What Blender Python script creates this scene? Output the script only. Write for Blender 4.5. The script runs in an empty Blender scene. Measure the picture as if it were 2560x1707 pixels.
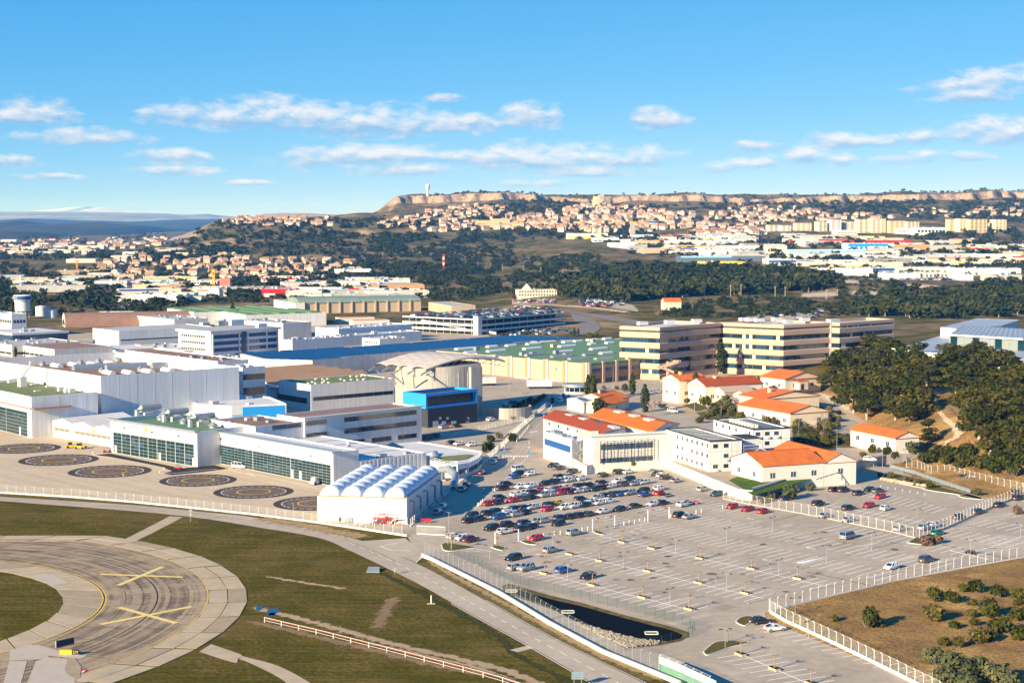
import bpy, math, random
import numpy as np
from mathutils import Vector
R=math.radians
scene=bpy.context.scene
# ---------------------------------------------------------------- camera, sky, sun, exposure
F=4036.;H=75.;CX=1280.;CY=853.5;YH=548.
PITCH=math.atan((CY-YH)/F)
cam=bpy.data.cameras.new('camera'); cam.sensor_width=36; cam.lens=F/2560*36; cam.clip_start=1; cam.clip_end=200000
co=bpy.data.objects.new('camera',cam); scene.collection.objects.link(co)
co.location=(0,0,H); co.rotation_euler=(R(90)-PITCH,0,0); scene.camera=co
SUN_EL=19.; SUN_AZ=46.            # shadows run towards SUN_AZ (from +X to +Y)
sd=Vector((math.cos(R(SUN_AZ))*math.cos(R(SUN_EL)),math.sin(R(SUN_AZ))*math.cos(R(SUN_EL)),-math.sin(R(SUN_EL))))
sl=bpy.data.lights.new('sun','SUN'); sl.energy=5.0; sl.angle=R(.5); sl.color=(1,.83,.56)
so=bpy.data.objects.new('sun',sl); scene.collection.objects.link(so); so.rotation_euler=sd.to_track_quat('-Z','Y').to_euler()
so.location=(-300,-300,300)
scene.view_settings.view_transform='Standard'; scene.view_settings.look='None'
scene.view_settings.exposure=1.14; scene.view_settings.gamma=1; scene.view_settings.use_curve_mapping=False
world=bpy.data.worlds.new('World'); scene.world=world; world.use_nodes=True
world.cycles.sampling_method='MANUAL'; world.cycles.sample_map_resolution=256
def build_world():
    nt=world.node_tree; nd=nt.nodes; lk=nt.links; nd.clear()
    def n(t,**k):
        o=nd.new(t)
        for a,b in k.items(): setattr(o,a,b)
        return o
    def m(op,*a,clamp=False):
        o=n('ShaderNodeMath',operation=op,use_clamp=clamp)
        for i,x in enumerate(a):
            if hasattr(x,'is_output'): lk.new(x,o.inputs[i])
            else: o.inputs[i].default_value=x
        return o.outputs[0]
    out=n('ShaderNodeOutputWorld'); bg=n('ShaderNodeBackground'); bg.inputs[1].default_value=.07
    lk.new(bg.outputs[0],out.inputs[0])
    sky=n('ShaderNodeTexSky',sky_type='NISHITA'); sky.sun_disc=False
    sky.sun_elevation=R(SUN_EL); sky.sun_rotation=math.atan2(-sd.x,-sd.y); sky.air_density=.55; sky.dust_density=0; sky.ozone_density=5.5; sky.altitude=2600
    # clear winter-sky grading of the sky texture, the same in every direction
    sc_=n('ShaderNodeSeparateColor'); lk.new(sky.outputs[0],sc_.inputs[0]); cc_=n('ShaderNodeCombineColor')
    for i_,(k_,p_) in enumerate(((1.95,1.35),(.575,.57),(.54,.3))): lk.new(m('MULTIPLY',m('POWER',m('MULTIPLY',sc_.outputs[i_],.07),p_),k_/.07),cc_.inputs[i_])
    tc=n('ShaderNodeTexCoord'); sp=n('ShaderNodeSeparateXYZ'); lk.new(tc.outputs['Generated'],sp.inputs[0])
    az=m('MULTIPLY',m('ARCTAN2',sp.outputs[0],sp.outputs[1]),57.29578); el=m('MULTIPLY',m('ARCSINE',sp.outputs[2]),57.29578)
    # domain warp so the outlines billow
    def noise(vx,vy,vz,scale,det,rough=.55):
        c=n('ShaderNodeCombineXYZ')
        for i,x in enumerate((vx,vy,vz)):
            if hasattr(x,'is_output'): lk.new(x,c.inputs[i])
            else: c.inputs[i].default_value=x
        t=n('ShaderNodeTexNoise'); t.inputs['Scale'].default_value=scale; t.inputs['Detail'].default_value=det; t.inputs['Roughness'].default_value=rough
        lk.new(c.outputs[0],t.inputs['Vector']); return t.outputs['Fac']
    el2=m('MULTIPLY',el,2.4)
    # x, y, half-width, half-height of the clouds seen
    cl=[(80,305,110,26),(220,356,150,17),(40,415,60,13),(440,402,90,17),(440,434,95,14),(540,308,160,28),(760,300,170,36),(920,318,170,38),(1100,318,150,22),(1310,300,60,24),(1385,302,22,24),
        (880,402,190,26),(990,395,130,22),(1180,398,130,14),(1340,405,170,28),(1520,405,160,26),(1600,398,90,22),(1640,308,65,22),(1000,430,120,14),(1500,434,150,10),(1110,250,45,8),
        (1800,425,60,14),(1890,412,70,14),(2010,400,55,18),(2090,364,75,20),(2200,364,60,14),(2090,410,50,16),(2270,406,80,16),(2420,402,50,11),(2300,355,50,16),(2500,348,120,30),(2440,240,140,22),(2530,215,120,20),(2420,262,110,12),(1890,372,50,12),(120,448,80,7),(620,460,60,6),(1330,462,90,8)]
    best=None; vsum=None
    for x,y,w,h in cl:
        a0=math.degrees(math.atan((x-CX)/F)); e0=math.degrees(math.atan((YH-y)/F)); ra=math.degrees(w/F)*1.3; re=math.degrees(h/F)*1.75
        da=m('DIVIDE',m('SUBTRACT',az,a0),ra); de=m('DIVIDE',m('SUBTRACT',el,e0),re)
        de=m('MAXIMUM',de,m('MULTIPLY',de,-1.7))
        v=m('SUBTRACT',1,m('ADD',m('MULTIPLY',da,da),m('MULTIPLY',de,de)))
        hgt_=m('MULTIPLY',m('SUBTRACT',el,e0),1/re); wgt=m('MAXIMUM',m('ADD',v,.35),0); vsum=m('MULTIPLY',hgt_,wgt) if vsum is None else m('ADD',vsum,m('MULTIPLY',hgt_,wgt))
        best=v if best is None else m('MAXIMUM',best,v)
    best=m('MAXIMUM',best,-1.2); vert=vsum
    # the same broken bands go on round the horizon outside the view
    far=noise(m('MULTIPLY',az,.10),m('MULTIPLY',el,.75),3.3,1.0,2)
    band=m('MULTIPLY',m('SUBTRACT',far,.60),9.0)
    fade=m('SUBTRACT',1,m('POWER',m('ABSOLUTE',m('DIVIDE',m('SUBTRACT',el,3.6),3.4)),2))
    outside=m('MULTIPLY',m('SUBTRACT',m('ABSOLUTE',az),18.2),1.0,clamp=True)
    other=m('SUBTRACT',m('MULTIPLY',m('ADD',m('MINIMUM',fade,1),m('SUBTRACT',band,.6)),outside),m('MULTIPLY',m('SUBTRACT',1,outside),3))
    mask=m('MAXIMUM',best,m('MINIMUM',other,.9))
    def dens(dx,dy):
        a=m('ADD',az,dx); e=m('ADD',el2,dy)
        f1=noise(a,e,0,1.15,8,.6)
        f2=noise(a,e,5,.33,3,.5)
        return m('ADD',m('MULTIPLY',m('SUBTRACT',f1,.5),3.0),m('MULTIPLY',m('SUBTRACT',f2,.5),1.7))
    d0=m('ADD',dens(0,0),mask)
    d1=m('ADD',dens(-.15,.5),m('ADD',mask,0))
    cov=m('MULTIPLY',m('SUBTRACT',d0,-.05),.95,clamp=True)
    cov=m('MULTIPLY',m('SMOOTH_MIN',cov,1,.05),.78,clamp=True)
    lit=m('ADD',.42,m('MULTIPLY',m('SUBTRACT',d0,d1),.6),clamp=True)
    lit=m('ADD',lit,m('MULTIPLY',m('MAXIMUM',m('MINIMUM',vert,.8),-.8),.85),clamp=True)
    cm=n('ShaderNodeMix',data_type='RGBA'); lk.new(lit,cm.inputs[0])
    cm.inputs[6].default_value=(2.2,3.2,4.9,1); cm.inputs[7].default_value=(6.5,6.2,6.2,1)
    mx=n('ShaderNodeMix',data_type='RGBA'); lk.new(cov,mx.inputs[0]); lk.new(cc_.outputs[0],mx.inputs[6]); lk.new(cm.outputs[2],mx.inputs[7])
    lk.new(mx.outputs[2],bg.inputs[0])
build_world()
# ---------------------------------------------------------------- pixel -> place helpers
def ray(x,y):
    u=(x-CX)/F; v=-(y-CY)/F
    return (u,math.cos(PITCH)+v*math.sin(PITCH),-math.sin(PITCH)+v*math.cos(PITCH))
def P(x,y,z=0.):
    d=ray(x,y); t=(z-H)/d[2]; return (d[0]*t,d[1]*t)
def zat(x,y,Y):
    d=ray(x,y); return H+d[2]*Y/d[1]
def px(X,Y,Z):
    dz=Z-H; f=Y*math.cos(PITCH)-dz*math.sin(PITCH); up=Y*math.sin(PITCH)+dz*math.cos(PITCH)
    return (CX+F*X/f,CY-F*up/f)
def hgt(x,y0,y1,z=0.): return zat(x,y1,P(x,y0,z)[1])-z
def cv(ox,oy,s): return lambda x,y:(ox+x/s,oy+y/s)
E1=cv(0,740,3.675);F1=cv(400,740,3.675);K1=cv(900,740,3.675);T=cv(1500,760,3.675);G=cv(0,1000,3.675);W=cv(600,1000,3.675)
M=cv(1340,940,3.675);B=cv(1700,1050,4.3556);RR=cv(2000,760,4.2);R2=cv(2000,1080,4.2);L=cv(1100,1100,3.675)
A=cv(1700,1340,3.675);S=cv(0,1340,3.675);U=cv(600,1340,3.675);N=cv(1100,1340,3.675);Q=cv(1920,1340,3.675)
D1=cv(0,480,3.675);D2=cv(640,460,3.675);D3=cv(1280,460,3.675);D4=cv(1920,460,3.675)
def pol(fn,pts,z=0.): return [P(*fn(*p),z) for p in pts]
def rect(c,ang,l,w):
    "c near corner; l along ang, w along ang+90 (counter-clockwise)"
    ca,sa=math.cos(R(ang)),math.sin(R(ang))
    return [c,(c[0]+l*ca,c[1]+l*sa),(c[0]+l*ca-w*sa,c[1]+l*sa+w*ca),(c[0]-w*sa,c[1]+w*ca)]
# ---------------------------------------------------------------- materials
MT={}
def soften(mt,scale=.35,k=1.7,th=.25):
    "ragged, patchy borders: cover fades by the mesh attribute 'edge' and noise"
    nt=mt.node_tree; nd=nt.nodes; lk=nt.links; b=nd['Principled BSDF']; at=nd.new('ShaderNodeAttribute'); at.attribute_name='edge'
    g=nd.new('ShaderNodeNewGeometry'); t=nd.new('ShaderNodeTexNoise'); t.inputs['Scale'].default_value=scale; t.inputs['Detail'].default_value=6; t.inputs['Roughness'].default_value=.65; lk.new(g.outputs['Position'],t.inputs['Vector'])
    m=nd.new('ShaderNodeMath'); m.operation='MULTIPLY_ADD'; lk.new(t.outputs['Fac'],m.inputs[0]); m.inputs[1].default_value=k*1.5; m.inputs[2].default_value=-k*.75-th
    a=nd.new('ShaderNodeMath'); a.operation='ADD'; lk.new(m.outputs[0],a.inputs[0]); lk.new(at.outputs['Fac'],a.inputs[1])
    c=nd.new('ShaderNodeMath'); c.operation='MULTIPLY'; c.use_clamp=True; lk.new(a.outputs[0],c.inputs[0]); c.inputs[1].default_value=3.
    tr=nd.new('ShaderNodeBsdfTransparent'); mx=nd.new('ShaderNodeMixShader'); lk.new(c.outputs[0],mx.inputs[0]); lk.new(tr.outputs[0],mx.inputs[1]); lk.new(b.outputs[0],mx.inputs[2]); lk.new(mx.outputs[0],nd['Material Output'].inputs['Surface']); return mt
def edged(me,vals):
    a=me.attributes.new('edge','FLOAT','POINT'); a.data.foreach_set('value',vals)
def mat(name,col,rough=.7,var=.12,scale=.35,spec=.3,metal=0,rib=0,ribscale=2.,objcol=False,bump=0,coat=0,world_co=False,col2=None,fine=0,streak=0):
    mt=bpy.data.materials.new(name); mt.use_nodes=True; nt=mt.node_tree; nd=nt.nodes; lk=nt.links
    b=nd['Principled BSDF']; b.inputs['Roughness'].default_value=rough; b.inputs['Metallic'].default_value=metal
    b.inputs['Specular IOR Level'].default_value=min(spec,.06) if world_co and spec==.3 else spec; b.inputs['Coat Weight'].default_value=coat
    if world_co:
        g=nd.new('ShaderNodeNewGeometry'); co=g.outputs['Position']
    else:
        g=nd.new('ShaderNodeTexCoord'); co=g.outputs['Object']
    t=nd.new('ShaderNodeTexNoise'); t.inputs['Scale'].default_value=scale; t.inputs['Detail'].default_value=5; t.inputs['Roughness'].default_value=.6; lk.new(co,t.inputs['Vector'])
    if objcol:
        oi=nd.new('ShaderNodeObjectInfo'); base=oi.outputs['Color']
    else:
        rgb=nd.new('ShaderNodeRGB'); rgb.outputs[0].default_value=(*col,1); base=rgb.outputs[0]
    mr=nd.new('ShaderNodeMapRange'); mr.inputs[1].default_value=.3; mr.inputs[2].default_value=.7; lk.new(t.outputs['Fac'],mr.inputs[0])
    if col2:
        mx=nd.new('ShaderNodeMix'); mx.data_type='RGBA'; lk.new(mr.outputs[0],mx.inputs[0]); lk.new(base,mx.inputs[6]); mx.inputs[7].default_value=(*col2,1); base=mx.outputs[2]
    if var or fine:
        mr2=nd.new('ShaderNodeMapRange'); lk.new(t.outputs['Fac'],mr2.inputs[0]); mr2.inputs[1].default_value=.25; mr2.inputs[2].default_value=.75; mr2.inputs[3].default_value=1-var; mr2.inputs[4].default_value=1+var
        val=mr2.outputs[0]
        if fine:
            t2=nd.new('ShaderNodeTexNoise'); t2.inputs['Scale'].default_value=scale*9; t2.inputs['Detail'].default_value=4; lk.new(co,t2.inputs['Vector'])
            mr3=nd.new('ShaderNodeMapRange'); lk.new(t2.outputs['Fac'],mr3.inputs[0]); mr3.inputs[1].default_value=.3; mr3.inputs[2].default_value=.7; mr3.inputs[3].default_value=1-fine; mr3.inputs[4].default_value=1+fine
            mm=nd.new('ShaderNodeMath'); mm.operation='MULTIPLY'; lk.new(val,mm.inputs[0]); lk.new(mr3.outputs[0],mm.inputs[1]); val=mm.outputs[0]
        if streak:
            mpn=nd.new('ShaderNodeMapping'); mpn.inputs['Scale'].default_value=(1.1,1.1,.05); lk.new(co,mpn.inputs['Vector']); t3=nd.new('ShaderNodeTexNoise'); t3.inputs['Scale'].default_value=.8; t3.inputs['Detail'].default_value=6; t3.inputs['Roughness'].default_value=.7; lk.new(mpn.outputs[0],t3.inputs['Vector'])
            mr4=nd.new('ShaderNodeMapRange'); lk.new(t3.outputs['Fac'],mr4.inputs[0]); mr4.inputs[1].default_value=.42; mr4.inputs[2].default_value=.68; mr4.inputs[3].default_value=1; mr4.inputs[4].default_value=1-streak
            mm2=nd.new('ShaderNodeMath'); mm2.operation='MULTIPLY'; lk.new(val,mm2.inputs[0]); lk.new(mr4.outputs[0],mm2.inputs[1]); val=mm2.outputs[0]
        mv=nd.new('ShaderNodeMix'); mv.data_type='RGBA'; mv.blend_type='MULTIPLY'; mv.inputs[0].default_value=1; lk.new(base,mv.inputs[6]); lk.new(val,mv.inputs[7]); base=mv.outputs[2]
    lk.new(base,b.inputs['Base Color'])
    h=None
    if rib:
        w=nd.new('ShaderNodeTexWave'); w.wave_type='BANDS'; w.bands_direction='DIAGONAL' if rib==2 else 'X'; w.inputs['Scale'].default_value=ribscale; lk.new(co,w.inputs['Vector']); h=w.outputs['Fac']; k=.12
    elif bump: h=t.outputs['Fac']; k=bump
    if h is not None:
        bp=nd.new('ShaderNodeBump'); bp.inputs['Strength'].default_value=k; bp.inputs['Distance'].default_value=.3; lk.new(h,bp.inputs['Height']); lk.new(bp.outputs[0],b.inputs['Normal'])
    MT[name]=mt; return mt
mat('white',(.70,.70,.70),.55,.05,.08,fine=.03,streak=.2); mat('offwhite',(.64,.62,.58),.7,.08,.1,fine=.04,streak=.25); mat('cream',(.72,.62,.48),.8,.07,.15)
mat('clad',(.70,.715,.735),.45,.05,.06,rib=2,ribscale=1.2,streak=.18); mat('cladgrey',(.55,.57,.60),.5,.07,.08)
mat('beige',(.52,.40,.28),.8,.08,.1,fine=.04,streak=.2); mat('pinkbeige',(.50,.36,.27),.8,.06,.1,fine=.03); mat('tan',(.34,.22,.13),.8,.16,.12,fine=.1)
mat('concrete',(.40,.38,.35),.85,.14,.2,fine=.06,streak=.3); mat('wallwhite',(.68,.65,.60),.8,.08,.2,fine=.04)
mat('roofgrey',(.42,.42,.42),.8,.14,.12,fine=.06); mat('roofwhite',(.62,.61,.60),.7,.12,.1,fine=.05); mat('roofgreen',(.13,.235,.115),.8,.16,.12,fine=.08); mat('roofolive',(.17,.20,.07),.8,.15,.15,fine=.08)
mat('roofbrown',(.27,.16,.12),.85,.18,.15,fine=.08); mat('rooftan',(.36,.22,.13),.85,.15,.2,fine=.1); mat('roofdark',(.09,.10,.10),.7,.15,.2)
mat('tile',(.62,.155,.028),.8,.26,.5,fine=.14,bump=.2); mat('tilered',(.36,.07,.02),.8,.16,.4,fine=.1); mat('tileorange',(.72,.17,.015),.75,.12,.4,fine=.1)
mat('solar',(.012,.04,.11),.22,.2,.3,spec=.6); mat('glass',(.012,.03,.045),.08,.3,.5,spec=.7); mat('glassblue',(.02,.06,.11),.1,.35,.6,spec=.7); mat('glassteal',(.005,.028,.04),.1,.4,.3,spec=.7)
mat('frame',(.75,.75,.74),.5,0); mat('framedark',(.06,.065,.07),.5,0); mat('steel',(.45,.46,.47),.35,.1,1,metal=.7); mat('windowgrey',(.20,.18,.15),.5,.2,1); mat('doorframe',(.36,.39,.41),.5,0); mat('louvre',(.20,.23,.24),.6,.1,1)
mat('galv',(.34,.38,.41),.45,.12,1,metal=.4)
mat('blue',(.02,.28,.72),.5,.05,.2); mat('bluelight',(.25,.50,.74),.6,.06,.2); mat('bluedeep',(.02,.09,.30),.5,.06,.2); mat('charcoal',(.035,.042,.055),.6,.1,.3)
mat('membrane',(.60,.56,.52),.75,.12,.35,col2=(.50,.42,.35)); mat('dome',(.60,.66,.73),.6,.04,.2); mat('yellow',(.75,.42,.015),.5,.08,1); mat('red',(.6,.02,.015),.4,.06,1); mat('orange',(.75,.25,.02),.5,.1,1)
mat('metalroof',(.42,.45,.47),.45,.09,.06,metal=.15,fine=.03); mat('redwhite',(.7,.12,.08),.6,.3,2); mat('black',(.012,.012,.013),.6,0); mat('teal',(.02,.25,.22),.5,.1,1)
mat('asphalt',(.44,.37,.285),.9,.17,.05,world_co=True,fine=.11); mat('asphaltdark',(.045,.045,.05),.85,.2,.3,world_co=True,fine=.1); mat('road',(.46,.39,.30),.9,.14,.05,world_co=True,fine=.08)
mat('apron',(.57,.46,.325),.9,.10,.05,world_co=True,fine=.06); mat('slab',(.48,.385,.265),.9,.14,.25,world_co=True,fine=.08); mat('slab2',(.39,.31,.21),.9,.16,.25,world_co=True,fine=.1); mat('patch',(.50,.43,.35),.85,.08,.5,world_co=True)
mat('paint',(.88,.86,.82),.7,.10,.6,world_co=True); mat('paintyellow',(.80,.52,.10),.7,.10,.6,world_co=True); mat('paintyellowpale',(.80,.62,.22),.7,.10,.4,world_co=True); mat('tyre',(.02,.02,.022),.8,.1,1)
mat('rock',(.46,.36,.25),.9,.2,.12,world_co=True,fine=.15,bump=.4); mat('stone',(.33,.28,.21),.9,.2,.8,fine=.15); mat('soil',(.38,.25,.14),.95,.2,.1,world_co=True,fine=.15); mat('sand',(.56,.43,.28),.95,.15,.2,world_co=True,fine=.1)
mat('grassgreen',(.075,.13,.02),.9,.35,.4,world_co=True,fine=.3); mat('bark',(.20,.15,.11),.9,.2,2); mat('barkpale',(.42,.35,.28),.9,.2,2); mat('twig',(.27,.21,.165),.9,.2,1)
mat('carpaint',(1,1,1),.28,0,1,spec=.5,objcol=True,coat=.6); mat('housewall',(1,1,1),.85,.05,.2,objcol=True); mat('houseroof',(1,1,1),.85,.16,.6,objcol=True)
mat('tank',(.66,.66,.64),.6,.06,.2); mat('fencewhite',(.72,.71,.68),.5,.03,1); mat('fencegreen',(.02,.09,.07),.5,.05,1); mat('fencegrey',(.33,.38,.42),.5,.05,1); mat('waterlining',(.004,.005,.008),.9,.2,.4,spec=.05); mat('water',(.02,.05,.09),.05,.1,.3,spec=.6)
mat('cargrey',(.2,.2,.2),.4,.1,1); mat('headlamp',(.75,.77,.8),.15,0); mat('taillamp',(.45,.01,.01),.2,0); mat('plate',(.8,.8,.75),.5,0)
# ---------------------------------------------------------------- mesh helpers
COL=scene.collection
class MB:
    def __init__(s): s.v=[]; s.f=[]; s.m=[]
    def add(s,vs,fs,m=0):
        o=len(s.v); s.v+=vs; s.f+=[tuple(i+o for i in f) for f in fs]; s.m+=[m]*len(fs); return s
    def box(s,x0,x1,y0,y1,z0,z1,m=0):
        return s.add([(x0,y0,z0),(x1,y0,z0),(x1,y1,z0),(x0,y1,z0),(x0,y0,z1),(x1,y0,z1),(x1,y1,z1),(x0,y1,z1)],[(0,3,2,1),(4,5,6,7),(0,1,5,4),(1,2,6,5),(2,3,7,6),(3,0,4,7)],m)
    def prism(s,poly,z0,z1,m=0,bottom=True):
        n=len(poly); vs=[(x,y,z0) for x,y in poly]+[(x,y,z1) for x,y in poly]
        fs=[(i,(i+1)%n,n+(i+1)%n,n+i) for i in range(n)]+[tuple(range(n,2*n))]
        if bottom: fs.append(tuple(range(n-1,-1,-1)))
        return s.add(vs,fs,m)
    def sheet(s,poly,z,m=0): return s.add([(x,y,z) for x,y in poly],[tuple(range(len(poly)))],m)
    def bar(s,a,b,w,h=None,m=0):
        "square bar between two points"
        h=h or w; a=Vector(a); b=Vector(b); d=(b-a)
        if d.length<1e-6: return s
        d.normalize(); up=Vector((0,0,1)) if abs(d.z)<.95 else Vector((0,1,0))
        x=d.cross(up).normalized()*w/2; y=x.cross(d).normalized()*h/2
        vs=[tuple(p+q) for p in (a,b) for q in (-x-y,x-y,x+y,-x+y)]
        return s.add(vs,[(0,1,5,4),(1,2,6,5),(2,3,7,6),(3,0,4,7),(0,3,2,1),(4,5,6,7)],m)
    def tube(s,pts,rs,n=6,m=0,cap=True):
        rings=[]
        for i,p in enumerate(pts):
            p=Vector(p); a=Vector(pts[max(i-1,0)]); b=Vector(pts[min(i+1,len(pts)-1)]); d=(b-a).normalized()
            up=Vector((0,0,1)) if abs(d.z)<.9 else Vector((0,1,0)); x=d.cross(up).normalized(); y=x.cross(d)
            rings.append([tuple(p+(x*math.cos(2*math.pi*k/n)+y*math.sin(2*math.pi*k/n))*rs[i]) for k in range(n)])
        o=len(s.v)
        for r in rings: s.v+=r
        for i in range(len(rings)-1):
            for k in range(n): s.f.append((o+i*n+k,o+i*n+(k+1)%n,o+(i+1)*n+(k+1)%n,o+(i+1)*n+k)); s.m.append(m)
        if cap: s.f+= [tuple(o+k for k in range(n)),tuple(o+(len(rings)-1)*n+k for k in range(n-1,-1,-1))]; s.m+=[m,m]
        return s
    def cyl(s,c,r,z0,z1,n=24,m=0,r1=None):
        r1=r if r1 is None else r1
        vs=[(c[0]+r*math.cos(2*math.pi*k/n),c[1]+r*math.sin(2*math.pi*k/n),z0) for k in range(n)]+[(c[0]+r1*math.cos(2*math.pi*k/n),c[1]+r1*math.sin(2*math.pi*k/n),z1) for k in range(n)]
        return s.add(vs,[(k,(k+1)%n,n+(k+1)%n,n+k) for k in range(n)]+[tuple(range(n,2*n)),tuple(range(n-1,-1,-1))],m)
    def mesh(s,name,mats,smooth=False,org=(0,0,0)):
        me=bpy.data.meshes.new(name)
        vs=s.v if not any(org) else [(x-org[0],y-org[1],z-org[2]) for x,y,z in s.v]
        me.from_pydata(vs,[],s.f)
        for q in ([mats] if isinstance(mats,str) else mats): me.materials.append(MT[q] if isinstance(q,str) else q)
        if len(me.materials)>1: me.polygons.foreach_set('material_index',s.m)
        if smooth: me.polygons.foreach_set('use_smooth',[True]*len(s.f))
        return me
def link(name,data,parent=None,loc=None,rot=None,sc=None):
    o=bpy.data.objects.new(name,data); COL.objects.link(o)
    if parent is not None: o.parent=parent
    if loc is not None: o.location=loc
    if rot is not None: o.rotation_euler=(0,0,rot) if isinstance(rot,(int,float)) else rot
    if sc is not None: o.scale=sc
    return o
def tag(o,label=None,cat=None,group=None,kind=None):
    if label: o['label']=label
    if cat: o['category']=cat
    if group: o['group']=group
    if kind: o['kind']=kind
    return o
def thing(name,label,cat,loc,rot=0,group=None,sc=None):
    return tag(link(name,None,None,loc,rot,sc),label,cat,group)
def rootloc(o):
    while o.parent is not None: o=o.parent
    return tuple(o.location)
def part(name,mb,mats,parent,smooth=False):
    "mesh given in world metres, parented under an unrotated thing"
    return link(name,mb.mesh(name,mats,smooth,rootloc(parent)),parent)
def solo(name,mb,mats,label,cat,group=None,smooth=False,kind=None):
    c=np.array(mb.v); org=(float(c[:,0].mean()),float(c[:,1].mean()),float(c[:,2].min()))
    return tag(link(name,mb.mesh(name,mats,smooth,org),None,org),label,cat,group,kind)
def struct(name,mb,mats,parent=None,smooth=False):
    o=link(name,mb.mesh(name,mats,smooth),parent)
    if parent is None: o['kind']='structure'
    return o
UNIT={}
def unit(m):
    if m not in UNIT: UNIT[m]=MB().box(-.5,.5,-.5,.5,-.5,.5).mesh('panel',m)
    return UNIT[m]
def wpos(parent,p):
    r=rootloc(parent); return (p[0]-r[0],p[1]-r[1],p[2]-r[2])
def block(name,m,parent,p,size,ang=0,label=None):
    "box part with shared mesh; p its world centre"
    o=link(name,unit(m),parent,wpos(parent,p),R(ang),size)
    if label: o['label']=label
    return o
ORD=['first','second','third','fourth','fifth','sixth','seventh','eighth','ninth','tenth','eleventh','twelfth','thirteenth','fourteenth','fifteenth','sixteenth','seventeenth','eighteenth','nineteenth','twentieth']
TENS={20:'twenty',30:'thirty',40:'forty',50:'fifty',60:'sixty',70:'seventy',80:'eighty',90:'ninety'}
def nth(i):
    "0 -> first"
    i+=1
    if i<=20: return ORD[i-1]
    if i<100:
        t,u=i//10*10,i%10
        return (TENS[t][:-1]+'ieth') if u==0 else TENS[t]+'-'+ORD[u-1]
    h='hundred' if i<200 else ('two hundred' if i<300 else 'three hundred')
    return h+'th' if i%100==0 else h+' and '+nth(i%100-1)
rnd=random.Random(7)
def inpoly(x,y,pg):
    r=False; n=len(pg); j=n-1
    for i in range(n):
        xi,yi=pg[i]; xj,yj=pg[j]
        if (yi>y)!=(yj>y) and x<(xj-xi)*(y-yi)/(yj-yi)+xi: r=not r
        j=i
    return r
# ---------------------------------------------------------------- terrain: plain, right-hand pine hill, town slopes, plateau with cliffs, far ridges
TY=[0,1000,1150,1300,1500,1600,2000,2500,2900,3100,3300,3600,3900,4130,4139,4300,5000,7000,9000,40000]
TX=[-4000,0,300,430,540,640,800,930,1000,1200,1400,1500,1900,2200,2560,7000]
TZ={-4000:[0]*20,
0:[0]*14+[0,0,0,0,0,0],
300:[0]*8+[0,2,3,2,0,0,0,0,0,0,0,0],
430:[0]*7+[2,16,24,24,14,6,4,4,4,4,4,4,4],
540:[0]*7+[6,34,58,68,58,42,38,38,38,38,20,0,0],
640:[0]*6+[1,8,40,64,76,75,66,62,62,62,60,40,0,0],
800:[0]*6+[1,10,38,60,72,79,80,78,78,78,80,60,20,0],
930:[0]*6+[2,12,38,54,66,82,88,90,90,92,92,70,30,0],
1000:[0]*6+[2,12,38,54,66,84,104,121,139,143,134,100,60,0],
1200:[0,0,0,0,2,3,6,16,38,52,66,88,106,122,141,145,136,110,80,0],
1400:[0,0,2,5,9,11,15,24,40,52,66,88,106,121,136,141,134,110,80,0],
1500:[0,0,2,6,11,13,17,28,43,53,66,87,104,117,130,134,130,110,80,0],
1900:[0,0,3,7,12,14,22,34,47,52,64,86,102,118,131,136,132,110,80,0],
2200:[0,0,3,7,12,14,22,34,47,51,64,88,106,120,136,141,136,110,80,0],
2560:[0,0,3,7,12,14,22,34,47,51,64,90,110,124,142,147,140,110,80,0],
7000:[0,0,3,7,12,14,22,34,47,51,64,90,110,124,142,147,140,110,80,0]}
TG=np.array([TZ[x] for x in TX],float)
def ss(t): t=np.clip(t,0,1); return t*t*(3-2*t)
def vnoise(x,y,seed=0):
    xi=np.floor(x);yi=np.floor(y);fx=x-xi;fy=y-yi
    def h(a,b):
        s=np.sin(a*127.1+b*311.7+seed*74.7)*43758.5453; return s-np.floor(s)
    u=fx*fx*(3-2*fx);w=fy*fy*(3-2*fy)
    return (h(xi,yi)*(1-u)+h(xi+1,yi)*u)*(1-w)+(h(xi,yi+1)*(1-u)+h(xi+1,yi+1)*u)*w-.5
def fbm(x,y,o=4,seed=0):
    r=0;a=1
    for i in range(o): r=r+a*vnoise(x,y,seed+i); x=x*2.03;y=y*2.03;a*=.5
    return r
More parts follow.
